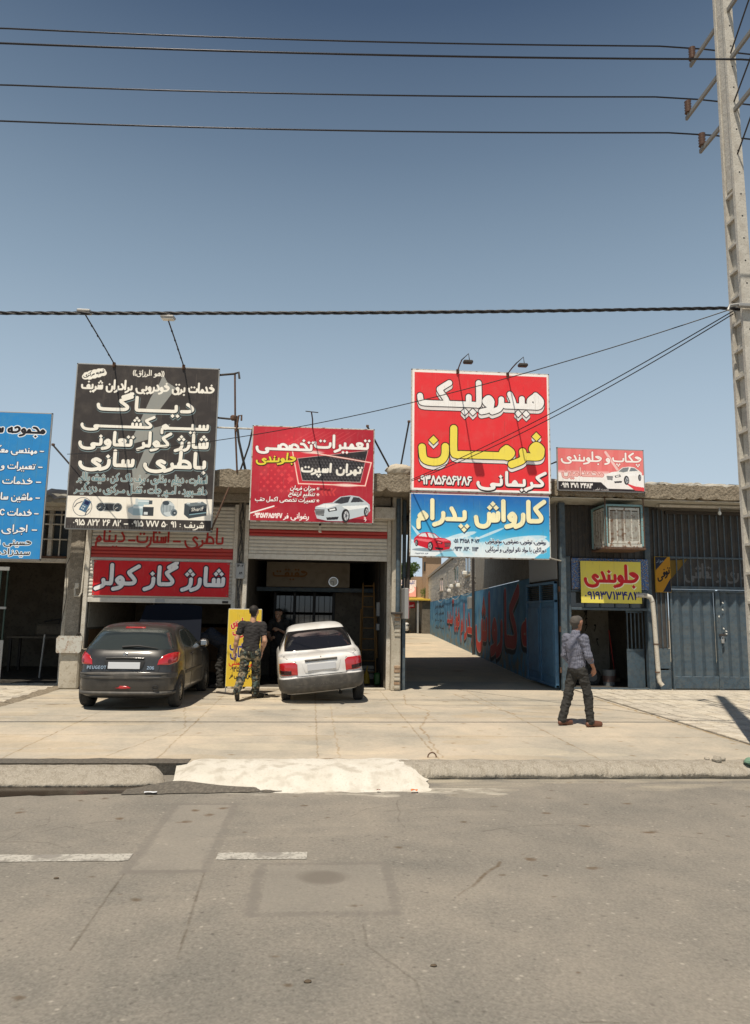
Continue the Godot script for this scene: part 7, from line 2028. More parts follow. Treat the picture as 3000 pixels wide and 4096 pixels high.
	for k in 5: part(dl, "bar", span(Vector3(-0.46 + k * 0.108, 0.86, -0.025), Vector3(-0.435 + k * 0.108, 1.74, -0.005)), M.blue_steel)
	part(dl, "rail", span(Vector3(-0.48, 1.72, -0.03), Vector3(0.0, 1.77, 0.004)), M.blue_steel)
	part(dl, "rail", span(Vector3(-0.48, 0.84, -0.032), Vector3(0.0, 0.89, 0.006)), M.blue_steel)
	# narrow side panel and the yellow strip sign
	part(t, "side_panel", span(Vector3(7.75, 0.95, -16.14), Vector3(8.14, 4.2, -16.08)), M.dark_sheet)
	part(t, "side_panel", span(Vector3(7.75, 0.0, -16.13), Vector3(8.14, 0.44, -16.06), 0.006), M.blue_steel)
	part(t, "side_panel", span(Vector3(7.75, 0.48, -16.13), Vector3(8.14, 0.94, -16.06), 0.006), M.blue_steel)
	for k in 3: part(t, "side_bar", span(Vector3(7.84 + k * 0.11, 0.96, -16.07), Vector3(7.86 + k * 0.11, 4.2, -16.04)), M.blue_steel)
	var yp := Paint.new(90, 200, c8(176, 126, 30))
	yp.poly(v2([0, 0, 74, 0, 0, 78]), c8(24, 34, 54)); yp.poly(v2([90, 120, 90, 200, 40, 200]), c8(24, 34, 54))
	write(yp, "مواد", 4, 52, 34, 22, 2.0, [[c8(120, 130, 140), 0]], 0.0, 10.0)
	write(yp, "توفی", 10, 86, 130, 60, 5.0, [[c8(20, 20, 24), 0]], 0.0, 40.0)
	var ysn := thing("strip_sign", "narrow yellow and black metal sign beside the blue gate", "sign", Vector3(8.0, 2.66, -15.99))
	part(ysn, "plate", shift(face(0.36, 0.82, 0.0, 1), Vector3(0, 0, 0.006)), printed(yp.tex()))
	part(ysn, "backing", boxg(Vector3(0, 0, -0.004), Vector3(0.38, 0.84, 0.03), 0.004), M.strip_yellow)
	# the wide gate: pleated leaves below, barred panels above
	var gt := thing("metal_gate", "wide dusty blue pleated steel gate under the deep roof edge", "gate", Vector3(8.15, 0, -16.1))
	for s in 3:
		var x := 0.03 + s * 1.16
		var lf := Geo.new()
		var n := 4
		var pts := []
		for k in n: pts += [Vector2(0.06 + k * 0.26, 0.0), Vector2(0.06 + k * 0.26 + 0.13, 0.075)]
		pts.append(Vector2(0.06 + n * 0.26, 0.0))
		for k in pts.size() - 1:
			lf.quad(Vector3(x + pts[k].x, 0.30, pts[k].y - 0.02), Vector3(x + pts[k + 1].x, 0.30, pts[k + 1].y - 0.02), Vector3(x + pts[k + 1].x, 2.26, pts[k + 1].y - 0.02), Vector3(x + pts[k].x, 2.26, pts[k].y - 0.02))
		var leaf := part(gt, "gate_leaf", lf, M.blue_steel)
		part(leaf, "kick_plate", span(Vector3(x + 0.05, 0.03, -0.01), Vector3(x + 1.11, 0.31, 0.05), 0.01), M.blue_steel)
		for e in [0.0, 1.11]: part(leaf, "stile", span(Vector3(x + e, 0.02, -0.03), Vector3(x + e + 0.05, 2.30, 0.06), 0.002), M.blue_steel)
		part(leaf, "top_rail", span(Vector3(x + 0.05, 2.26, -0.03), Vector3(x + 1.11, 2.32, 0.075), 0.008), M.blue_steel)
	part(gt, "transom", span(Vector3(0.0, 2.33, -0.05), Vector3(3.6, 2.40, 0.05), 0.008), M.blue_steel)
	part(gt, "transom", span(Vector3(0.0, 3.06, -0.05), Vector3(3.6, 3.10, 0.03), 0.006), M.blue_steel)
	part(gt, "gate_head", span(Vector3(0.0, 4.12, -0.06), Vector3(3.6, 4.2, 0.06), 0.008), M.dark_iron)
	part(gt, "sign_panel", span(Vector3(0.02, 2.40, -0.07), Vector3(3.6, 3.06, -0.05)), M.dark_sheet)
	part(gt, "upper_sheet", corrugated(3.5, 1.02, 0.25, 0.03, Vector3(0.03, 3.10, -0.06), Vector3.RIGHT, Vector3.UP), M.dark_sheet)
	for k in 20: part(gt, "bar", span(Vector3(0.06 + k * 0.175, 2.40, 0.0), Vector3(0.085 + k * 0.175, 4.12, 0.02)), M.blue_steel)
	var g := Geo.new()
	ribbon_text(g, "صافکاری و نقاشی", 2.0, 0.42, 0.025, Vector3(0.45, 2.62, -0.046), Vector3.RIGHT, Vector3.UP)
	part(gt, "painted_lettering", g, M.lettering_grey)
	g = Geo.new()
	g.slab(PackedVector2Array([Vector2(0.0, 2.42), Vector2(0.04, 3.0), Vector2(0.55, 3.04)]), Vector3(0, 0, -0.044), Vector3.RIGHT, Vector3.UP, 0.0)
	part(gt, "yellow_wedge", g, mat(lin(0.20, 0.12, 0.01), 0.7))
	part(gt, "padlock", boxg(Vector3(1.25, 1.12, 0.09), Vector3(0.07, 0.09, 0.03), 0.01), M.galvanised)
	part(gt, "padlock_shackle", tubeg([Vector3(1.22, 1.16, 0.09), Vector3(1.225, 1.23, 0.09), Vector3(1.27, 1.23, 0.09), Vector3(1.28, 1.16, 0.09)], 0.008, 6), M.chrome)
	part(gt, "hasp", boxg(Vector3(1.25, 1.27, 0.08), Vector3(0.16, 0.05, 0.02), 0.004), M.dark_iron)
	for q in [[1.31, 2.02], [1.30, 1.86], [1.2, 1.7], [1.30, 1.42], [1.36, 1.36], [1.36, 1.3]]: part(gt, "paper_scrap", boxg(Vector3(q[0], q[1], 0.068), Vector3(0.04, 0.025, 0.003), 0.0, Basis(Vector3.BACK, q[0] * 9.0)), M.bulb)
	# rail and bulb under the soffit
	part(t, "soffit_rail", span(Vector3(7.75, 4.2, -15.6), Vector3(14, 4.25, -15.5), 0.006), M.paint_cream)
	var b := thing("light_bulb", "pale bulb hanging under the white soffit above the gate", "bulb", Vector3(9.16, 4.1, -15.45))
	part(b, "socket", tubeg([Vector3(0, 0.1, 0), Vector3(0, 0.02, 0)], 0.022, 8), M.galvanised)
	part(b, "globe", tubeg([Vector3(0, 0.02, 0), Vector3(0, -0.02, 0), Vector3(0, -0.055, 0), Vector3(0, -0.075, 0)], [0.02, 0.042, 0.035, 0.008], 12), M.bulb)
	part(b, "flex", tubeg(arc(Vector3(0, 0.1, 0), Vector3(0.9, 0.14, 0), 0.03, 8), 0.005, 5), M.black)
	# rain pipe
	var rp := thing("rain_pipe", "cream rain pipe with rusty elbow running down to the pavement", "pipe", Vector3(7.5, 0, -15.82))
	part(rp, "pipe", tubeg([Vector3(0.14, 2.02, 0), Vector3(0.16, 1.7, 0), Vector3(0.19, 0.9, 0), Vector3(0.215, 0.28, 0.0)], 0.052, 12), M.paint_cream)
	part(rp, "elbow", tubeg([Vector3(-0.2, 2.16, -0.1), Vector3(-0.02, 2.16, -0.02), Vector3(0.09, 2.12, 0), Vector3(0.135, 2.02, 0)], 0.056, 12), M.white_metal)
	part(rp, "shoe", tubeg([Vector3(0.215, 0.3, 0), Vector3(0.225, 0.2, 0.01), Vector3(0.28, 0.12, 0.05)], 0.05, 12), M.paint_cream)
	for y in [1.05, 0.42]: part(rp, "clamp", tubeg([Vector3(0.19, y - 0.012, 0), Vector3(0.19, y + 0.012, 0)], 0.062, 12), M.rust)
	# evaporative cooler on its bracket
	var ec := thing("air_cooler", "rusty white evaporative cooler with teal edges hanging above the yellow sign", "air cooler", Vector3(6.33, 3.2, -15.95))
	part(ec, "body", span(Vector3(0.02, 0.04, 0.02), Vector3(0.83, 0.95, 0.73), 0.01), M.pad_straw)
	part(ec, "tray", span(Vector3(-0.01, 0.0, -0.01), Vector3(0.86, 0.08, 0.76), 0.01), M.white_metal)
	part(ec, "top", span(Vector3(-0.01, 0.93, -0.01), Vector3(0.86, 0.98, 0.76), 0.01), M.cooler_teal)
	for q in [[0.0, 0.75], [0.85, 0.75], [0.0, 0.0], [0.85, 0.0]]: part(ec, "corner_post", boxg(Vector3(q[0], 0.49, q[1]), Vector3(0.07, 0.94, 0.05), 0.008), M.cooler_teal)
	var fp := part(ec, "louvre_panel", span(Vector3(0.07, 0.08, 0.73), Vector3(0.78, 0.14, 0.765), 0.004), M.white_metal)
	part(fp, "panel_edge", span(Vector3(0.07, 0.84, 0.73), Vector3(0.78, 0.90, 0.765), 0.004), M.white_metal)
	for k in 5: part(fp, "panel_edge", span(Vector3(0.07 + k * 0.17, 0.14, 0.73), Vector3(0.10 + k * 0.17, 0.84, 0.765), 0.004), M.white_metal)
	var lm := boxg(Vector3.ZERO, Vector3(0.14, 0.014, 0.03), 0.0, Basis(Vector3.RIGHT, 0.6)).mesh()
	for k in 4:
		for j in 26:
			var o := part(fp, "louvre", lm, M.white_metal)
			o.position = Vector3(0.17 + k * 0.17, 0.155 + j * 0.026, 0.748)
	var sp := part(ec, "louvre_panel", span(Vector3(-0.015, 0.08, 0.05), Vector3(0.02, 0.14, 0.70), 0.004), M.white_metal)
	part(sp, "panel_edge", span(Vector3(-0.015, 0.84, 0.05), Vector3(0.02, 0.90, 0.70), 0.004), M.white_metal)
	for k in 5: part(sp, "panel_edge", span(Vector3(-0.015, 0.14, 0.05 + k * 0.155), Vector3(0.02, 0.84, 0.08 + k * 0.155), 0.004), M.white_metal)
	var lm2 := boxg(Vector3.ZERO, Vector3(0.03, 0.014, 0.125), 0.0, Basis(Vector3.BACK, 0.6)).mesh()
	for k in 4:
		for j in 26:
			var o := part(sp, "louvre", lm2, M.white_metal)
			o.position = Vector3(0.0, 0.155 + j * 0.026, 0.143 + k * 0.155)
	for x in [-0.02, 0.87]: part(ec, "hanger_rod", tubeg([Vector3(x, 0.0, 0.78), Vector3(x, 1.16, 0.78)], 0.014, 6), M.rust)
	part(ec, "bracket", span(Vector3(-0.04, -0.05, -0.05), Vector3(0.9, -0.005, 0.79), 0.006), M.rust)
	# yellow sign over the door
	var ys := thing("shop_sign", "yellow vinyl sign with red lettering over the small workshop door", "sign", Vector3(6.71, 2.45, -15.93))
	part(ys, "printed_face", face(1.45, 0.97, 0.014, 5), printed(print_yellow()))
	part(ys, "backing", boxg(Vector3(0, 0, -0.03), Vector3(1.42, 0.94, 0.02)), M.dark_iron)

func leaf_cloud(g: Geo, c: Vector3, r: Vector3, n: int, size: float, rng: RandomNumberGenerator):
	for k in n:
		var d := Vector3(rng.randfn(), rng.randfn(), rng.randfn()).normalized() * pow(rng.randf(), 0.4)
		var p := c + d * r
		var a := Vector3(rng.randfn(), rng.randfn(), rng.randfn()).normalized() * size * rng.randf_range(0.6, 1.3)
		var b := a.cross(Vector3(rng.randfn(), rng.randfn(), rng.randfn())).normalized() * size * 0.5
		g.tri(p - a, p + b, p + a * 0.9)
		g.tri(p - a, p + a * 0.9, p - b)

func build_alley():
	# ground of the lane
	var p := ground_print(420, 1024, Color(0.475, 0.412, 0.312), [[0.008, 5, 0.2, 0.04, 0.05], [0.05, 4, 0.1, 0.02, 0.0]], 83)
	var rng := RandomNumberGenerator.new()
	rng.seed = 44
	for k in 60: stain(p, Vector2(rng.randf() * 420, rng.randf() * 1024), rng.randf_range(3, 14), c8(124, 96, 66), 0.4, rng, 0.5)
	var g := Geo.new()
	g.quad(Vector3(-1.0, 0.002, -17.6), Vector3(16.0, 0.002, -17.6), Vector3(16.0, 0.002, -75.0), Vector3(-1.0, 0.002, -75.0))
	struct("lane", g, printed(p.tex(), 0.92))
	# lane wall, blue below with red lettering
	var A := Vector3(5.42, 0, -18.1)
	var B := Vector3(9.50, 0, -63.5)
	var d := (B - A).normalized()
	var L := A.distance_to(B)
	var nrm := Vector3(d.z, 0, -d.x) * 1.0  # towards the lane
	if nrm.x > 0: nrm = -nrm
	var wp := Paint.new(1900, 110, c8(76, 132, 168))
	var nd := noise_image(1900, 110, 0.02, 4, 3)
	for i in 1900 * 110:
		var q := (nd[i] - 127) / 127.0
		wp.px(i % 1900, i / 1900, c8(50, 94, 126) if q < 0 else c8(116, 154, 172), absf(q) * 0.9)
	for k in 900: stain(wp, Vector2(rng.randf() * 1900, 110 - absf(rng.randfn(0, 22))), rng.randf_range(2, 9), c8(132, 120, 104), 0.35, rng, 1.2)
	var inkd := c8(26, 26, 32)
	var red := c8(176, 54, 46)
	# the sheet is read from the street end (right in the picture) inwards; u runs inwards from the left end of the text
	var T := func(txt, s0, s1, y, size, pen): write(wp, txt, 1900 - s1 * 41.5, 1900 - s0 * 41.5, y, size, pen, [[inkd, 3.0, Vector2(-3, 4)], [c8(210, 190, 170), 1.0], [red, 0]])
	T.call("به", -0.8, 1.2, 70, 58, 8.0)
	T.call("کارواش", 1.5, 11.2, 74, 80, 10.0)
	T.call("پدرام", 11.8, 17.0, 70, 62, 7.5)
	T.call("خوش", 17.4, 20.2, 62, 50, 6.0)
	T.call("آمدید", 20.6, 24.6, 58, 46, 5.5)
	for k in 4: write(wp, ["روشویی توشویی موتورشویی", "صفرشویی واکس", "با مواد نانو", "شبانه روزی"][k], 1900 - 35.0 * 41.5, 1900 - 27.0 * 41.5, 20 + k * 20, 14, 1.6, [[inkd, 0]])
	var wall := thing("lane_wall", "blue painted lane wall with large red lettering running back beside the open gate", "wall", A)
	var f := Geo.new()
	f.quad(d * L, Vector3.ZERO, Vector3(0, 2.62, 0), d * L + Vector3(0, 2.62, 0))
	part(wall, "painted_face", f, printed(wp.tex(), 0.8))
	f = Geo.new()
	var b0 := -nrm * 0.4
	f.quad(b0, d * L + b0, d * L + b0 + Vector3(0, 2.6, 0), b0 + Vector3(0, 2.6, 0))
	f.quad(Vector3(0, 2.6, 0), b0 + Vector3(0, 2.6, 0), d * L + b0 + Vector3(0, 2.6, 0), d * L + Vector3(0, 2.6, 0))
	part(wall, "wall_core", f, M.plaster)
	# plaster upper part near the street
	f = Geo.new()
	var near := 10.9
	f.quad(d * near + nrm * 0.003 + Vector3(0, 2.63, 0), nrm * 0.003 + Vector3(0, 2.63, 0), nrm * 0.003 + Vector3(0, 4.6, 0), d * near + nrm * 0.003 + Vector3(0, 4.6, 0))
	part(wall, "plaster_face", f, M.concrete)
	part(wall, "meter_box", boxg(d * 11.6 + nrm * 0.12 + Vector3(0, 2.15, 0), Vector3(0.25, 0.5, 0.4), 0.02), M.galvanised)
	part(wall, "drain_pipe", tubeg([d * 11.2 + nrm * 0.08, d * 11.2 + nrm * 0.08 + Vector3(0, 4.4, 0)], 0.06, 8), M.dark_iron)
	# white brick storey above
	var bw := thing("brick_building", "white-washed brick storey with small windows above the blue lane wall", "building", A)
	f = Geo.new()
	var s0 := near + 0.1
	f.quad(d * L - nrm * 0.06 + Vector3(0, 2.6, 0), d * s0 - nrm * 0.06 + Vector3(0, 2.6, 0), d * s0 - nrm * 0.06 + Vector3(0, 4.75, 0), d * L - nrm * 0.06 + Vector3(0, 4.75, 0))
	part(bw, "mortar_bed", f, M.mortar)
	var wins := [[13.0, 15.0, 3.45, 4.35], [18.2, 20.2, 3.3, 4.2], [24.0, 25.0, 3.35, 4.25], [28.0, 30.6, 3.2, 4.1]]
	var br := Geo.new()
	var bas := Basis(d, Vector3.UP, nrm)
	for j in 29:
		var y := 2.67 + j * 0.072
		var s := s0 + (0.115 if j % 2 else 0.0)
		var i := 0
		while s < L - 0.3:
			i += 1
			var skip := false
			for w in wins:
				if s > w[0] - 0.1 and s < w[1] + 0.1 and y > w[2] and y < w[3]: skip = true
			if not skip:
				var off := 0.02 * hash2(i, j) + (0.03 if hash2(i + 7, j) > 0.88 else 0.0)
				br.box(d * s + Vector3(0, y, 0) + nrm * (-0.05 + off), Vector3(0.208, 0.047, 0.06), bas)
			s += 0.232
	var bricks := part(bw, "brickwork", br, M.brick_white)
	bricks.set_meta("kind", "stuff")
	for w in wins:
		var m: float = (w[0] + w[1]) / 2.0
		var wn := part(bw, "window", boxg(d * m + Vector3(0, (w[2] + w[3]) / 2.0, 0) - nrm * 0.04, Vector3(w[1] - w[0], w[3] - w[2], 0.02), 0.0, bas), M.glass_pane)
		part(wn, "frame", boxg(d * m + Vector3(0, (w[2] + w[3]) / 2.0, 0) - nrm * 0.02, Vector3(0.05, w[3] - w[2], 0.03), 0.0, bas), M.galvanised)
		part(wn, "sill", boxg(d * m + Vector3(0, w[2] - 0.03, 0) + nrm * 0.02, Vector3(w[1] - w[0] + 0.2, 0.05, 0.12), 0.0, bas), M.plaster)
	f = Geo.new()
	f.box(d * (s0 + L) / 2.0 + Vector3(0, 4.84, 0) - nrm * 0.18, Vector3(L - s0, 0.16, 0.5), bas)
	part(bw, "eave", f, M.concrete)
	f = Geo.new()
	f.box(d * (s0 + L) / 2.0 + Vector3(0, 3.7, 0) - nrm * 0.35, Vector3(L - s0, 2.2, 0.4), bas)
	part(bw, "wall_core", f, M.plaster)
	for q in [[20.5, 3.2], [22.0, 3.0], [17.0, 3.1], [14.0, 3.55]]: part(bw, "wall_lamp", boxg(d * q[0] + Vector3(0, q[1], 0) + nrm * 0.12, Vector3(0.3, 0.18, 0.2), 0.03, bas), M.bulb)
	# slack white cables along the top of the paint
	for k in 4:
		var a := d * (11.5 + k * 5.0) + nrm * 0.05 + Vector3(0, 2.66, 0)
		solo("wall_cable", tubeg(arc(A + a, A + a + d * 5.0, 0.12 + 0.1 * (k % 2), 10), 0.014, 5), M.paint_cream, ["slack white cable nearest the street on the lane wall", "slack white cable second along the lane wall", "slack white cable third along the lane wall", "slack white cable farthest along the lane wall"][k], "cable")
	# roof over the entrance of the lane, carried between the two buildings
	var rf := thing("entrance_roof", "flat concrete roof spanning the lane entrance behind the red signboard", "roof", Vector3.ZERO)
	var ro := Geo.new()
	ro.slab(PackedVector2Array([Vector2(1.86, 15.2), Vector2(5.0, 15.2), Vector2(5.44, 18.0), Vector2(6.3, 26.0), Vector2(1.0, 24.6), Vector2(1.0, 18.0)]), Vector3(0, 4.68, 0), Vector3.RIGHT, Vector3.FORWARD, 0.2)
	part(rf, "slab", ro, M.rough_concrete)
	part(rf, "front_beam", span(Vector3(1.86, 4.2, -15.2), Vector3(5.02, 4.47, -15.0), 0.02), M.rough_concrete)
	part(rf, "cross_beam", span(Vector3(1.0, 4.3, -20.2), Vector3(5.6, 4.47, -20.0)), M.dark_iron)
	# ribbed sheet above the open leaf, and the leaf itself
	var lf := thing("gate_leaf", "bright blue steel gate leaf standing open along the lane", "gate", Vector3(5.33, 0, -15.7))
	part(lf, "panel", span(Vector3(-0.03, 0.1, -2.2), Vector3(0.0, 1.98, -0.02)), M.blue_bright)
	for q in [[-2.2, -1.13], [-1.09, -0.02]]:
		part(lf, "raised_panel", span(Vector3(-0.055, 0.3, q[0] + 0.1), Vector3(-0.025, 1.85, q[1] - 0.1), 0.012), M.blue_bright)
	for y in [0.06, 1.96, 2.38]: part(lf, "rail", span(Vector3(-0.06, y, -2.22), Vector3(0.02, y + 0.06, 0.0), 0.006), M.blue_bright)
	for z in [-2.22, -1.11, -0.05]: part(lf, "stile", span(Vector3(-0.062, 0.06, z), Vector3(0.022, 2.44, z + 0.05), 0.006), M.blue_bright)
	for k in 7: part(lf, "louvre", boxg(Vector3(-0.02, 2.07 + k * 0.05, -1.1), Vector3(0.05, 0.008, 2.1), 0.0, Basis(Vector3.BACK, 0.5)), M.blue_steel)
	var rs := thing("ribbed_sheet", "grey ribbed metal sheet above the open blue gate leaf", "panel", Vector3(5.40, 0, 0))
	part(rs, "sheet", corrugated(2.2, 1.95, 0.075, 0.02, Vector3(0, 2.5, -18.0), Vector3(0, 0, 1), Vector3.UP), M.galvanised)
	var fr := thing("gate_post", "blue steel post at the right of the lane entrance", "post", Vector3(5.45, 0, -15.62))
	part(fr, "post", span(Vector3(-0.07, 0, -0.06), Vector3(0.07, 4.25, 0.06), 0.01), M.blue_steel)
	for y in [0.4, 1.3, 2.2]: part(fr, "hinge", tubeg([Vector3(-0.09, y, 0.02), Vector3(-0.09, y + 0.12, 0.02)], 0.022, 8), M.rust)
	# left side: posts, folded leaf and the edge-on light box
	var lp := thing("gate_leaf", "blue gate leaf folded back at the left of the lane entrance", "gate", Vector3(1.83, 0, -15.62))
	part(lp, "post", span(Vector3(-0.05, 0, -0.05), Vector3(0.03, 4.2, 0.05), 0.008), M.blue_steel)
	part(lp, "panel", span(Vector3(0.0, 0.08, -2.3), Vector3(0.03, 2.3, -0.06)), M.blue_bright)
	part(lp, "pole", tubeg([Vector3(0.06, 2.2, 0.1), Vector3(0.12, 4.1, 0.1)], 0.045, 8), M.dark_iron)
	var lb := thing("light_box", "narrow faded light box seen edge-on at the lane entrance", "sign", Vector3(1.80, 1.54, -15.1))
	part(lb, "case", boxg(Vector3(0, 0.33, -0.2), Vector3(0.09, 0.66, 0.42), 0.012, Basis(Vector3.UP, 0.12)), M.galvanised)
	part(lb, "print_edge", boxg(Vector3(0.045, 0.33, -0.2), Vector3(0.012, 0.64, 0.4), 0.003, Basis(Vector3.UP, 0.12)), mat(lin(0.36, 0.16, 0.18), 0.6))
	part(lb, "bracket", tubeg([Vector3(0, 0.66, -0.2), Vector3(0.02, 0.9, -0.4)], 0.014, 6), M.dark_iron)
	# left wall of the lane
	var lw := thing("lane_wall", "plain plastered wall along the left of the lane", "wall", Vector3(1.6, 0, -24.1))
	var le := Vector3(4.5, 0, -34.0)
	f = Geo.new()
	f.slab(PackedVector2Array([Vector2(0, 0), Vector2(1, 0), Vector2(1, 3.2), Vector2(0, 3.2)]), Vector3.ZERO, le, Vector3.UP, 0.25)
	part(lw, "wall_face", f, M.plaster)
	part(lw, "coping", boxg(le / 2.0 + Vector3(-0.1, 3.25, 0), Vector3(0.3, 0.08, le.length()), 0.01, Basis(Vector3.UP, atan2(le.x, le.z) + PI)), M.concrete)
	# far end: canopy with a parked car, brick block, banner and tree
	var cn := thing("far_garage", "dark garage with yellow roof edge at the end of the lane", "building", Vector3(7.4, 0, -58.6))
	part(cn, "roof_edge", span(Vector3(-1.6, 2.75, -0.2), Vector3(1.7, 2.9, 0.2)), M.yellow_roof)
	part(cn, "roof", boxg(Vector3(0.1, 2.95, -3.0), Vector3(3.4, 0.08, 6.2), 0.0, Basis(Vector3.RIGHT, 0.05)), M.yellow_roof)
	part(cn, "back_wall", span(Vector3(-1.8, 0, -6.4), Vector3(1.8, 2.8, -6.2)), M.interior)
	part(cn, "side_wall", span(Vector3(1.0, 0, -6.2), Vector3(1.7, 2.7, -0.1)), M.interior)
	part(cn, "post", span(Vector3(0.55, 0, -0.1), Vector3(0.68, 2.75, 0.1)), M.galvanised)
	var rp := Paint.new(96, 32, c8(170, 30, 36))
	write(rp, "تعمیرگاه", 8, 88, 22, 20, 2.0, [[c8(236, 226, 220), 0]])
	var rsn := thing("garage_sign", "small red sign hanging under the yellow roof edge", "sign", Vector3(7.3, 2.35, -58.75))
	part(rsn, "printed_face", face(0.95, 0.5, 0.0, 2), printed(rp.tex()))
	part(rsn, "backing", boxg(Vector3(0, 0, -0.02), Vector3(0.97, 0.52, 0.03)), M.dark_iron)
	var fc := thing("parked_car", "white car parked in the dark garage at the lane's end", "car", Vector3(6.6, 0, -60.6))
	var h := Hull.new()
	h.rows = [[0.2, 0.7, 1.75, -1.75, 6.0], [0.3, 0.8, 1.9, -1.9, 5.0], [0.6, 0.82, 1.9, -1.9, 5.0], [0.85, 0.8, 1.75, -1.8, 4.6], [0.95, 0.76, 1.2, -1.5, 4.6], [1.3, 0.62, 0.6, -1.1, 4.4], [1.42, 0.45, 0.3, -0.8, 3.6], [1.45, 0.1, 0.0, -0.4, 3.0]]
	part(fc, "body", h.shell(steps([0.2, 0.3, 0.6, 0.85, 0.95, 1.3, 1.42, 1.45], 2), 48), M.paint_white)
	part(fc, "windscreen", h.patch(outline_rear(h, [-0.62, 0.99, 0.62, 0.99, 0.5, 1.3, -0.5, 1.3]), 0.005, 4), M.car_glass_dark)
	for s in [-1.0, 1.0]:
		part(fc, "headlight", h.patch(outline_rear(h, [0.45 * s, 0.62, 0.74 * s, 0.62, 0.74 * s, 0.76, 0.45 * s, 0.74]), 0.01, 3), M.chrome)
		for z in [1.2, -1.2]: wheel(fc, Vector3(0.72 * s, 0.29, z), 0.29, 0.18, s, M.rim_steel)
	var fb := thing("brick_building", "tall tan brick block at the far end of the lane", "building", Vector3(9.9, 0, -62.0))
	part(fb, "wall", span(Vector3(-1.55, 0, -6), Vector3(3.5, 5.0, -1.5)), M.brick_tan)
	part(fb, "tower", span(Vector3(-0.85, 0, -1.4), Vector3(0.5, 8.2, 1.0)), M.brick_tan)
	part(fb, "window", span(Vector3(-0.9, 5.4, 0.0), Vector3(-0.84, 6.2, 0.6)), M.black)
	part(fb, "roof_ledge", span(Vector3(-1.15, 6.7, -1.6), Vector3(0.5, 6.9, 1.3)), M.concrete)
	var clb := thing("banner", "faded pink and white banner on the wall at the lane's end", "sign", Vector3(7.6, 3.9, -63.2))
	part(clb, "printed_face", face(1.75, 1.5, 0.02, 3), printed(print_clinic()))
	part(clb, "backing", boxg(Vector3(0, 0, -0.06), Vector3(1.78, 1.52, 0.06)), M.plaster)
	var pr := thing("wall_post", "pale post carrying the faded banner at the lane's end", "post", Vector3(7.6, 0, -63.35))
	part(pr, "post", span(Vector3(-0.9, 0, -0.05), Vector3(0.9, 3.2, 0.05)), M.plaster)
	var tr := thing("tree", "round leafy green tree behind the far banner", "tree", Vector3(7.75, 0, -67.0))
	part(tr, "trunk", tubeg([Vector3.ZERO, Vector3(0.1, 2.5, 0), Vector3(0.0, 4.5, 0.1)], [0.22, 0.16, 0.08], 8), M.bark)
	for k in 4: part(tr, "limb", tubeg([Vector3(0.05, 3.0, 0), Vector3(cos(k * 1.6) * 0.7, 4.3, sin(k * 1.6) * 0.7), Vector3(cos(k * 1.6) * 1.2, 5.3, sin(k * 1.6) * 1.1)], [0.09, 0.06, 0.02], 6), M.bark)
	for w in 2:
		var lg := Geo.new()
		for k in 16: leaf_cloud(lg, Vector3(clampf(rng.randfn(0, 0.6), -1.2, 1.2), 5.2 + clampf(rng.randfn(0, 0.55), -1.0, 0.9), rng.randfn(0, 0.6)), Vector3(0.6, 0.5, 0.6), 300, 0.11, rng)
		part(tr, "crown", lg, M.green_leaf if w == 0 else M.green_leaf2)
	# a low bush on the far wall
	var bu := thing("bush", "small yellowish bush on the far brick wall", "bush", Vector3(9.0, 2.6, -61.5))
	var bg := Geo.new()
	for k in 4: leaf_cloud(bg, Vector3(rng.randfn(0, 0.2), 0.5 + k * 0.25, rng.randfn(0, 0.2)), Vector3(0.35, 0.3, 0.3), 120, 0.06, rng)
	part(bu, "foliage", bg, M.green_leaf2)
	part(bu, "stem", tubeg([Vector3(0, -0.1, 0), Vector3(0, 1.2, 0)], 0.03, 6), M.bark)

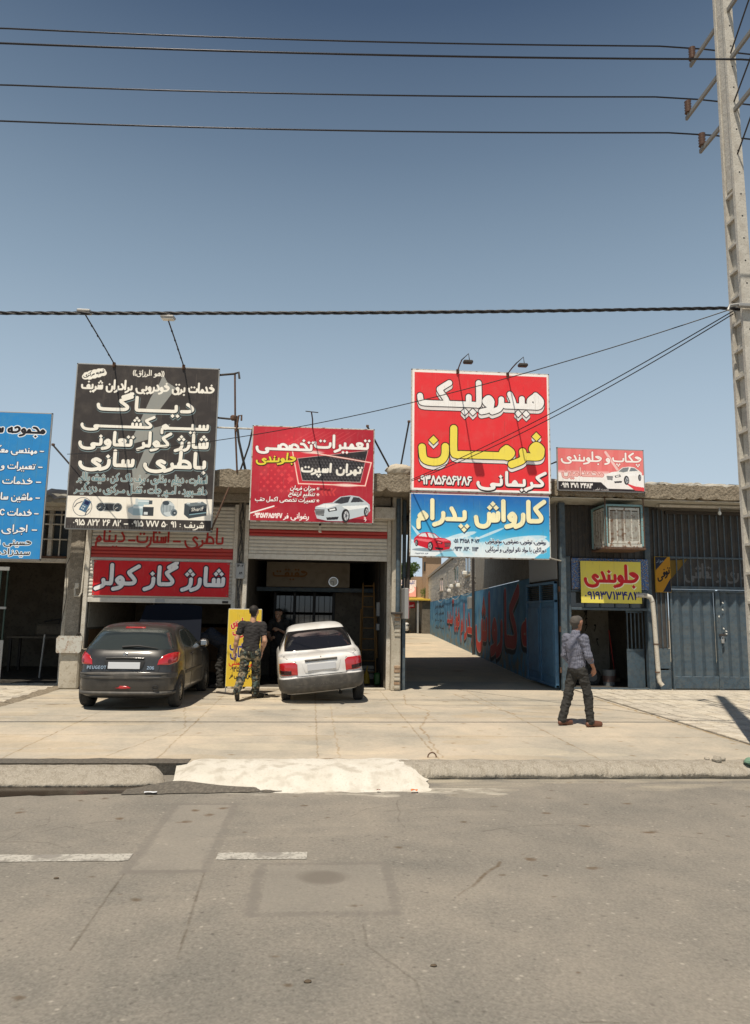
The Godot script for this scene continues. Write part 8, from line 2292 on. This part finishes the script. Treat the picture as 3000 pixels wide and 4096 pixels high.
func build_pole():
	var t := thing("utility_pole", "tall tapered concrete power pole with three cross arms at the kerb", "utility pole", Vector3(5.66, 0, -8.75))
	# two flanges joined by a web, narrowing upwards; the recess shows ribs
	var w := func(y): return lerpf(0.185, 0.12, y / 14.0)
	var dp := func(y): return lerpf(0.36, 0.22, y / 14.0)
	var g := Geo.new()
	var n := 30
	for s in [1.0, -1.0]:
		var ring := []
		for i in n + 1:
			var y := 14.0 * i / n
			var ww: float = w.call(y) / 2.0
			var dd: float = dp.call(y) / 2.0
			ring.append([Vector3(-ww, y, dd * s), Vector3(ww, y, dd * s), Vector3(ww, y, (dd - 0.05) * s), Vector3(-ww, y, (dd - 0.05) * s)])
		for i in n:
			for k in 4:
				var a: Vector3 = ring[i][k]
				var b: Vector3 = ring[i][(k + 1) % 4]
				var c: Vector3 = ring[i + 1][(k + 1) % 4]
				var d: Vector3 = ring[i + 1][k]
				if s > 0: g.quad(a, b, c, d)
				else: g.quad(b, a, d, c)
		g.quad(ring[n][0], ring[n][1], ring[n][2], ring[n][3])
	part(t, "shaft", g, M.pole)
	g = Geo.new()
	g.box(Vector3(0.0, 3.9, 0), Vector3(0.045, 7.8, 0.2))
	part(t, "web", g, M.pole)
	part(t, "solid_top", boxg(Vector3(0, 10.8, 0), Vector3(0.10, 6.3, 0.16), 0.004), M.pole)
	for k in 20:
		var y := 0.35 + k * 0.38
		part(t, "rib", boxg(Vector3(0, y, 0), Vector3(w.call(y) * 0.96, 0.035, dp.call(y) - 0.1)), M.pole)
	for k in 16: part(t, "bolt_hole", tubeg([Vector3(0.01, 5.2 + k * 0.33, dp.call(5.2 + k * 0.33) / 2.0 - 0.01), Vector3(0.01, 5.2 + k * 0.33, dp.call(5.2 + k * 0.33) / 2.0 + 0.002)], 0.012, 8), M.black)
	var arms := [[10.40, -0.92, 1.3], [9.62, -1.12, 1.4], [8.80, -0.78, 1.2]]
	for a in arms:
		var am := part(t, "cross_arm", span(Vector3(-0.02, a[0] - 0.035, a[1]), Vector3(0.02, a[0] + 0.035, a[2]), 0.006), M.arm_steel)
		part(am, "brace", tubeg([Vector3(0.0, a[0] - 0.03, a[2] * 0.7), Vector3(0.0, a[0] - 0.7, 0.12)], 0.012, 6), M.dark_iron)
		for e in [a[1] + 0.1, a[2] - 0.1]:
			var pts := []
			var rr := []
			for k in 9:
				pts.append(Vector3(-0.02, a[0] + 0.03 + k * 0.024, e)); rr.append(0.036 if k % 2 else 0.055)
			var ins := part(t, "insulator", tubeg(pts, rr, 12), M.insulator)
			part(ins, "pin", tubeg([Vector3(-0.02, a[0] + 0.2, e), Vector3(-0.02, a[0] - 0.02, e)], 0.012, 6), M.galvanised)
	part(t, "cable_clamp", boxg(Vector3(0.0, 5.84, 0.2), Vector3(0.34, 0.05, 0.06), 0.008), M.galvanised)
	part(t, "cable_hook", tubeg([Vector3(-0.12, 5.86, 0.2), Vector3(-0.3, 5.82, 0.22), Vector3(-0.34, 5.74, 0.24)], 0.018, 6), M.galvanised)
	# overhead lines along the street
	var lines := [[-9.6, 10.13, 10.66, "topmost bare conductor fixed at the upper cross arm"], [-7.6, 8.14, 8.69, "bare conductor passing in front of the pole, second from the top"], [-9.8, 9.37, 9.93, "bare conductor at the middle cross arm"], [-9.45, 8.52, 9.04, "lowest bare conductor at the bottom cross arm"]]
	for q in lines:
		var pts := []
		for k in 49:
			var x := lerpf(-14.0, 20.0, k / 48.0)
			pts.append(Vector3(x, lerpf(q[1], q[2], (x + 4.6) / 10.0) + (0.0 if x < 5.5 else -0.09 * (x - 5.5)) - 0.012 * (25.0 - (x * x) if absf(x) < 5.0 else 0.0) / 5.0, q[0]))
		solo("overhead_wire", tubeg(pts, 0.0115, 6), M.conductor, q[3], "wire", "bare power lines along the street")
	# twisted bundle
	var tc := thing("twisted_cable", "thick black twisted cable strung low across the street front", "cable", Vector3.ZERO)
	for s in 3:
		var pts := []
		for k in 400:
			var x := lerpf(-12.0, 16.0, k / 399.0)
			var y := 5.88 + (x - 5.43) * 0.0563 if x < 5.43 else 5.88 - (x - 5.43) * 0.03
			var a := x * 13.0 + TAU * s / 3.0
			pts.append(Vector3(x, y - 0.03 * sin(PI * clampf((x + 4.2) / 9.6, 0.0, 1.0)) + 0.0135 * cos(a), -8.74 + 0.0135 * sin(a)))
		part(tc, "strand", tubeg(pts, 0.0125, 5), M.cable)
	# service drops
	solo("service_wire", tubeg(arc(Vector3(5.36, 5.76, -8.52), Vector3(-5.27, 4.78, -14.45), 0.42, 40), 0.0075, 5), M.cable, "thin wire sagging from the pole to the dark signboard", "wire")
	for k in 2:
		solo("service_wire", tubeg(arc(Vector3(5.4, 5.74 - 0.04 * k, -8.52), Vector3(1.82, 4.46 - 0.03 * k, -14.45), 0.12 + 0.05 * k, 30), 0.008, 5), M.cable, ["upper of the two wires from the pole to the red signboard", "lower of the two wires from the pole to the red signboard"][k], "wire")

func nearer(v: Vector3) -> Vector3:
	return Vector3(v.x * 0.977, 1.66 + (v.y - 1.66) * 0.977, v.z * 0.977)

func build_signs():
	var dk: Material = M.galvanised
	sign_board("large faded black signboard with white lettering and a grey lightning bolt", Vector3(-3.774, 5.005, -14.55), 2.930, 3.486, print_dark(), dk, 0.012, 1, 0.0)
	sign_board("tall blue signboard with white lettering at the left edge", Vector3(-6.683, 4.139, -14.6), 1.979, 3.038, print_blue(), dk, 0.006, 2, 0.0)
	sign_board("crimson signboard with a printed silver car between the two taller signs", Vector3(-0.259, 4.525, -14.55), 2.562, 2.024, print_tehran(), M.white_metal, 0.014, 3, 0.0)
	sign_board("bright red signboard with huge white and yellow lettering over the lane", Vector3(3.345, 5.587, -14.55), 3.03, 2.676, print_red(), M.white_metal, 0.012, 4, 0.0)
	var old := thing("billboard", "strip of an older pink sign showing below the red signboard", "sign", Vector3(3.33, 4.21, -14.58))
	part(old, "printed_face", face(2.99, 0.16, 0.004, 8), mat(lin(0.62, 0.2, 0.24), 0.6))
	part(old, "backing_bar", boxg(Vector3(0, 0, -0.02), Vector3(2.99, 0.05, 0.03)), M.dark_iron)
	sign_board("sky blue car wash signboard with a red car under the red signboard", Vector3(3.325, 3.525, -14.57), 3.008, 1.357, print_wash(), M.white_metal, 0.022, 5, 0.0)
	sign_board("faded pink signboard with a white car on the right roof edge", Vector3(6.15, 4.90, -14.95), 1.98, 0.955, print_pink(), M.galvanised, 0.01, 6, 0.0)
	# red banner tied on the half-closed shutter
	var bn := thing("banner", "red banner with white lettering tied on the half-closed shutter", "sign", Vector3(-3.485, 2.325, -15.585))
	part(bn, "printed_face", face(2.90, 0.75, 0.01, 7), printed(print_banner()))
	for q in [[-1.44, 0.36], [1.44, 0.36], [-1.44, -0.36], [1.44, -0.36]]: part(bn, "tie", tubeg([Vector3(q[0], q[1], 0.012), Vector3(q[0] * 1.02, q[1] * 1.06, -0.02)], 0.006, 5), M.black)
	# lamps over the signs
	lamp_post_sign(Vector3(-4.49, 6.77, -14.53), Vector3(-4.62, 7.18, -13.04), "long-armed floodlight over the black signboard, the one nearer the blue sign", true)
	lamp_post_sign(Vector3(-3.05, 6.78, -14.53), Vector3(-3.06, 7.12, -13.0), "long-armed floodlight over the black signboard, the one nearer the crimson sign", true)
	lamp_post_sign(Vector3(2.83, 6.93, -14.53), Vector3(2.76, 6.87, -13.72), "short rusty lamp arm over the red signboard above its middle", false)
	lamp_post_sign(Vector3(3.94, 6.90, -14.53), Vector3(3.92, 6.86, -13.75), "short rusty lamp arm over the red signboard near its right corner", false)
	# iron sign frame between the first two signs
	var fr := thing("iron_sign_frame", "rusty iron scaffold for the signs with odd brackets beside the black signboard", "framework", Vector3(0, 0.04, -14.62))
	fr.scale = Vector3.ONE * 0.977
	part(fr, "post", tubeg([Vector3(-2.03, 6.82, 0), Vector3(-1.97, 5.6, 0), Vector3(-1.9, 4.62, -0.1)], 0.022, 6), M.rust)
	part(fr, "post", tubeg([Vector3(-1.96, 5.85, 0), Vector3(-1.88, 5.3, 0), Vector3(-1.72, 4.64, -0.2)], 0.03, 6), M.dark_iron)
	part(fr, "brace", tubeg([Vector3(-1.6, 5.55, 0), Vector3(-1.66, 5.2, 0), Vector3(-1.86, 4.64, -0.2)], 0.02, 6), M.dark_iron)
	part(fr, "arm", tubeg([Vector3(-2.36, 6.76, 0), Vector3(-2.05, 6.80, 0), Vector3(-1.94, 6.82, 0.05), Vector3(-1.92, 6.68, 0.05)], 0.024, 6), M.dark_iron)
	part(fr, "arm", tubeg([Vector3(-2.4, 5.80, 0), Vector3(-2.1, 5.78, 0), Vector3(-1.98, 5.80, 0.02)], 0.022, 6), M.dark_iron)
	part(fr, "hook", tubeg([Vector3(-1.95, 5.5, 0.02), Vector3(-1.9, 5.85, 0.04), Vector3(-1.84, 5.86, 0.04), Vector3(-1.84, 5.74, 0.04)], 0.022, 6), M.rust)
	part(fr, "cross_bar", tubeg([Vector3(-2.38, 5.58, 0.0), Vector3(-1.58, 5.57, 0.02)], 0.02, 6), M.white_metal)
	part(fr, "knob", boxg(Vector3(-2.02, 5.80, 0.02), Vector3(0.12, 0.12, 0.1), 0.03), M.rust)
	var ms := thing("iron_mast", "short iron mast with crossbar above the crimson signboard", "mast", Vector3(-0.29, 5.53, -14.53))
	part(ms, "rod", tubeg([Vector3(0, 0, 0), Vector3(0.0, 0.1, 0.3), Vector3(-0.02, 0.17, 0.62)], 0.014, 6), M.dark_iron)
	part(ms, "crossbar", tubeg([Vector3(-0.14, 0.18, 0.62), Vector3(0.12, 0.16, 0.62)], 0.01, 6), M.dark_iron)
	for q in [[Vector3(0.90, 5.70, -14.9), Vector3(1.55, 4.66, -15.3), "iron strut leaning from the crimson signboard to the roof"], [Vector3(1.82, 5.85, -14.95), Vector3(1.64, 4.66, -15.3), "iron strut leaning beside the red signboard"], [Vector3(-5.74, 5.06, -14.9), Vector3(-5.34, 4.62, -14.95), "short iron strut between the blue and black signboards"], [Vector3(-2.36, 3.35, -14.9), Vector3(-2.05, 4.28, -15.0), "thin rusty rod bracing the lower corner of the black signboard"]]:
		var st := thing("strut", q[2], "strut", nearer(q[0]))
		part(st, "rod", tubeg([Vector3.ZERO, nearer(q[1]) - nearer(q[0])], 0.02, 6), M.dark_iron if q[0].y > 4 else M.rust)
		part(st, "end_plate", boxg(Vector3(0, 0.01, 0), Vector3(0.06, 0.05, 0.05), 0.008), M.rust)
	var pf := thing("iron_bracket", "bent iron bracket carrying the faded pink signboard", "bracket", Vector3(5.02, 4.34, -15.0))
	part(pf, "arm", tubeg([Vector3(0.12, 0.72, 0.05), Vector3(-0.02, 0.66, 0.0), Vector3(-0.02, -0.02, 0.0)], 0.02, 6), M.dark_iron)
	part(pf, "foot", boxg(Vector3(-0.02, 0.0, 0), Vector3(0.08, 0.06, 0.08), 0.01), M.rust)
	for y in [2.92]:
		var tie := thing("tie_rod", "pale rod holding the lower corner of the car wash signboard", "rod", Vector3(4.82, y - 0.05, -14.57))
		part(tie, "rod", tubeg([Vector3.ZERO, Vector3(0.7, 0.03, -1.2)], 0.015, 6), M.paint_cream)
		part(tie, "eyelet", tubeg([Vector3(-0.02, 0, 0), Vector3(0.02, 0, 0)], 0.025, 8), M.galvanised)
	# sand bag on the roof by the red sign
	var nz := FastNoiseLite.new()
	nz.frequency = 3.0; nz.seed = 6; nz.fractal_octaves = 3
	var g := Geo.new()
	g.sheet(24, 14, func(s, t):
		var a := TAU * float(s)
		var b := PI * float(t)
		var r := 1.0 + 0.18 * nz.get_noise_3d(cos(a) * sin(b) * 1.2, -cos(b), sin(a) * sin(b))
		return Vector3(0.30 * cos(-a) * pow(sin(b), 0.7), -0.14 * cos(b), 0.2 * sin(-a) * pow(sin(b), 0.7)) * r)
	solo("sack", g, M.sack, "bulging pale sack lying on the roof beside the red signboard", "sack", "", Vector3(1.62, 4.74, -14.95))

func _ready():
	# camera
	var cam := Camera3D.new()
	cam.name = "camera"
	cam.fov = rad_to_deg(2.0 * atan(2048.0 / 2800.0))
	cam.position = Vector3(0, 1.66, 0)
	cam.rotation = Vector3(deg_to_rad(8.2), deg_to_rad(-4.2), deg_to_rad(0.88))
	cam.far = 800.0
	add_child(cam)
	# sky, sun, exposure
	# clear sky that deepens from a pale horizon towards the zenith
	var stops := [[-90.0, Color(0.30, 0.27, 0.22)], [-4.0, Color(0.42, 0.42, 0.40)], [0.0, Color(0.60, 0.70, 0.78)], [8.0, Color(0.515, 0.63, 0.73)], [17.0, Color(0.385, 0.495, 0.605)], [25.0, Color(0.265, 0.36, 0.465)], [35.0, Color(0.145, 0.212, 0.305)], [44.0, Color(0.067, 0.110, 0.188)], [60.0, Color(0.034, 0.06, 0.12)], [90.0, Color(0.022, 0.042, 0.095)]]
	var si := Image.create(8, 512, false, Image.FORMAT_RGBF)
	for j in 512:
		var el := 90.0 - (j + 0.5) * 180.0 / 512.0
		var k := 0
		while k < stops.size() - 2 and stops[k + 1][0] < el: k += 1
		var t := clampf((el - stops[k][0]) / (stops[k + 1][0] - stops[k][0]), 0.0, 1.0)
		for i in 8: si.set_pixel(i, j, (stops[k][1] as Color).lerp(stops[k + 1][1], t))
	var sk := PanoramaSkyMaterial.new()
	sk.panorama = ImageTexture.create_from_image(si)
	var env := Environment.new()
	env.background_mode = Environment.BG_SKY
	env.sky = Sky.new()
	env.sky.sky_material = sk
	env.tonemap_mode = Environment.TONE_MAPPER_LINEAR
	env.tonemap_exposure = 1.0
	env.sdfgi_enabled = true; env.ssao_enabled = true; env.ssil_enabled = true
	var we := WorldEnvironment.new()
	we.name = "environment"
	we.environment = env
	add_child(we)
	var sun := DirectionalLight3D.new()
	sun.name = "sun"
	sun.light_energy = 1.6
	sun.light_color = Color(1.0, 0.955, 0.885)
	sun.light_angular_distance = 0.5
	sun.shadow_enabled = true
	add_child(sun)
	sun.look_at_from_position(Vector3.ZERO, Vector3(0.20, -1.0, -0.42), Vector3.UP)
	make_materials()
	build_ground()
	build_garages()
	build_left_shop()
	build_right()
	build_alley()
	build_signs()
	build_pole()
	car_hatch()
	car_sedan()
	people()
	small_things()
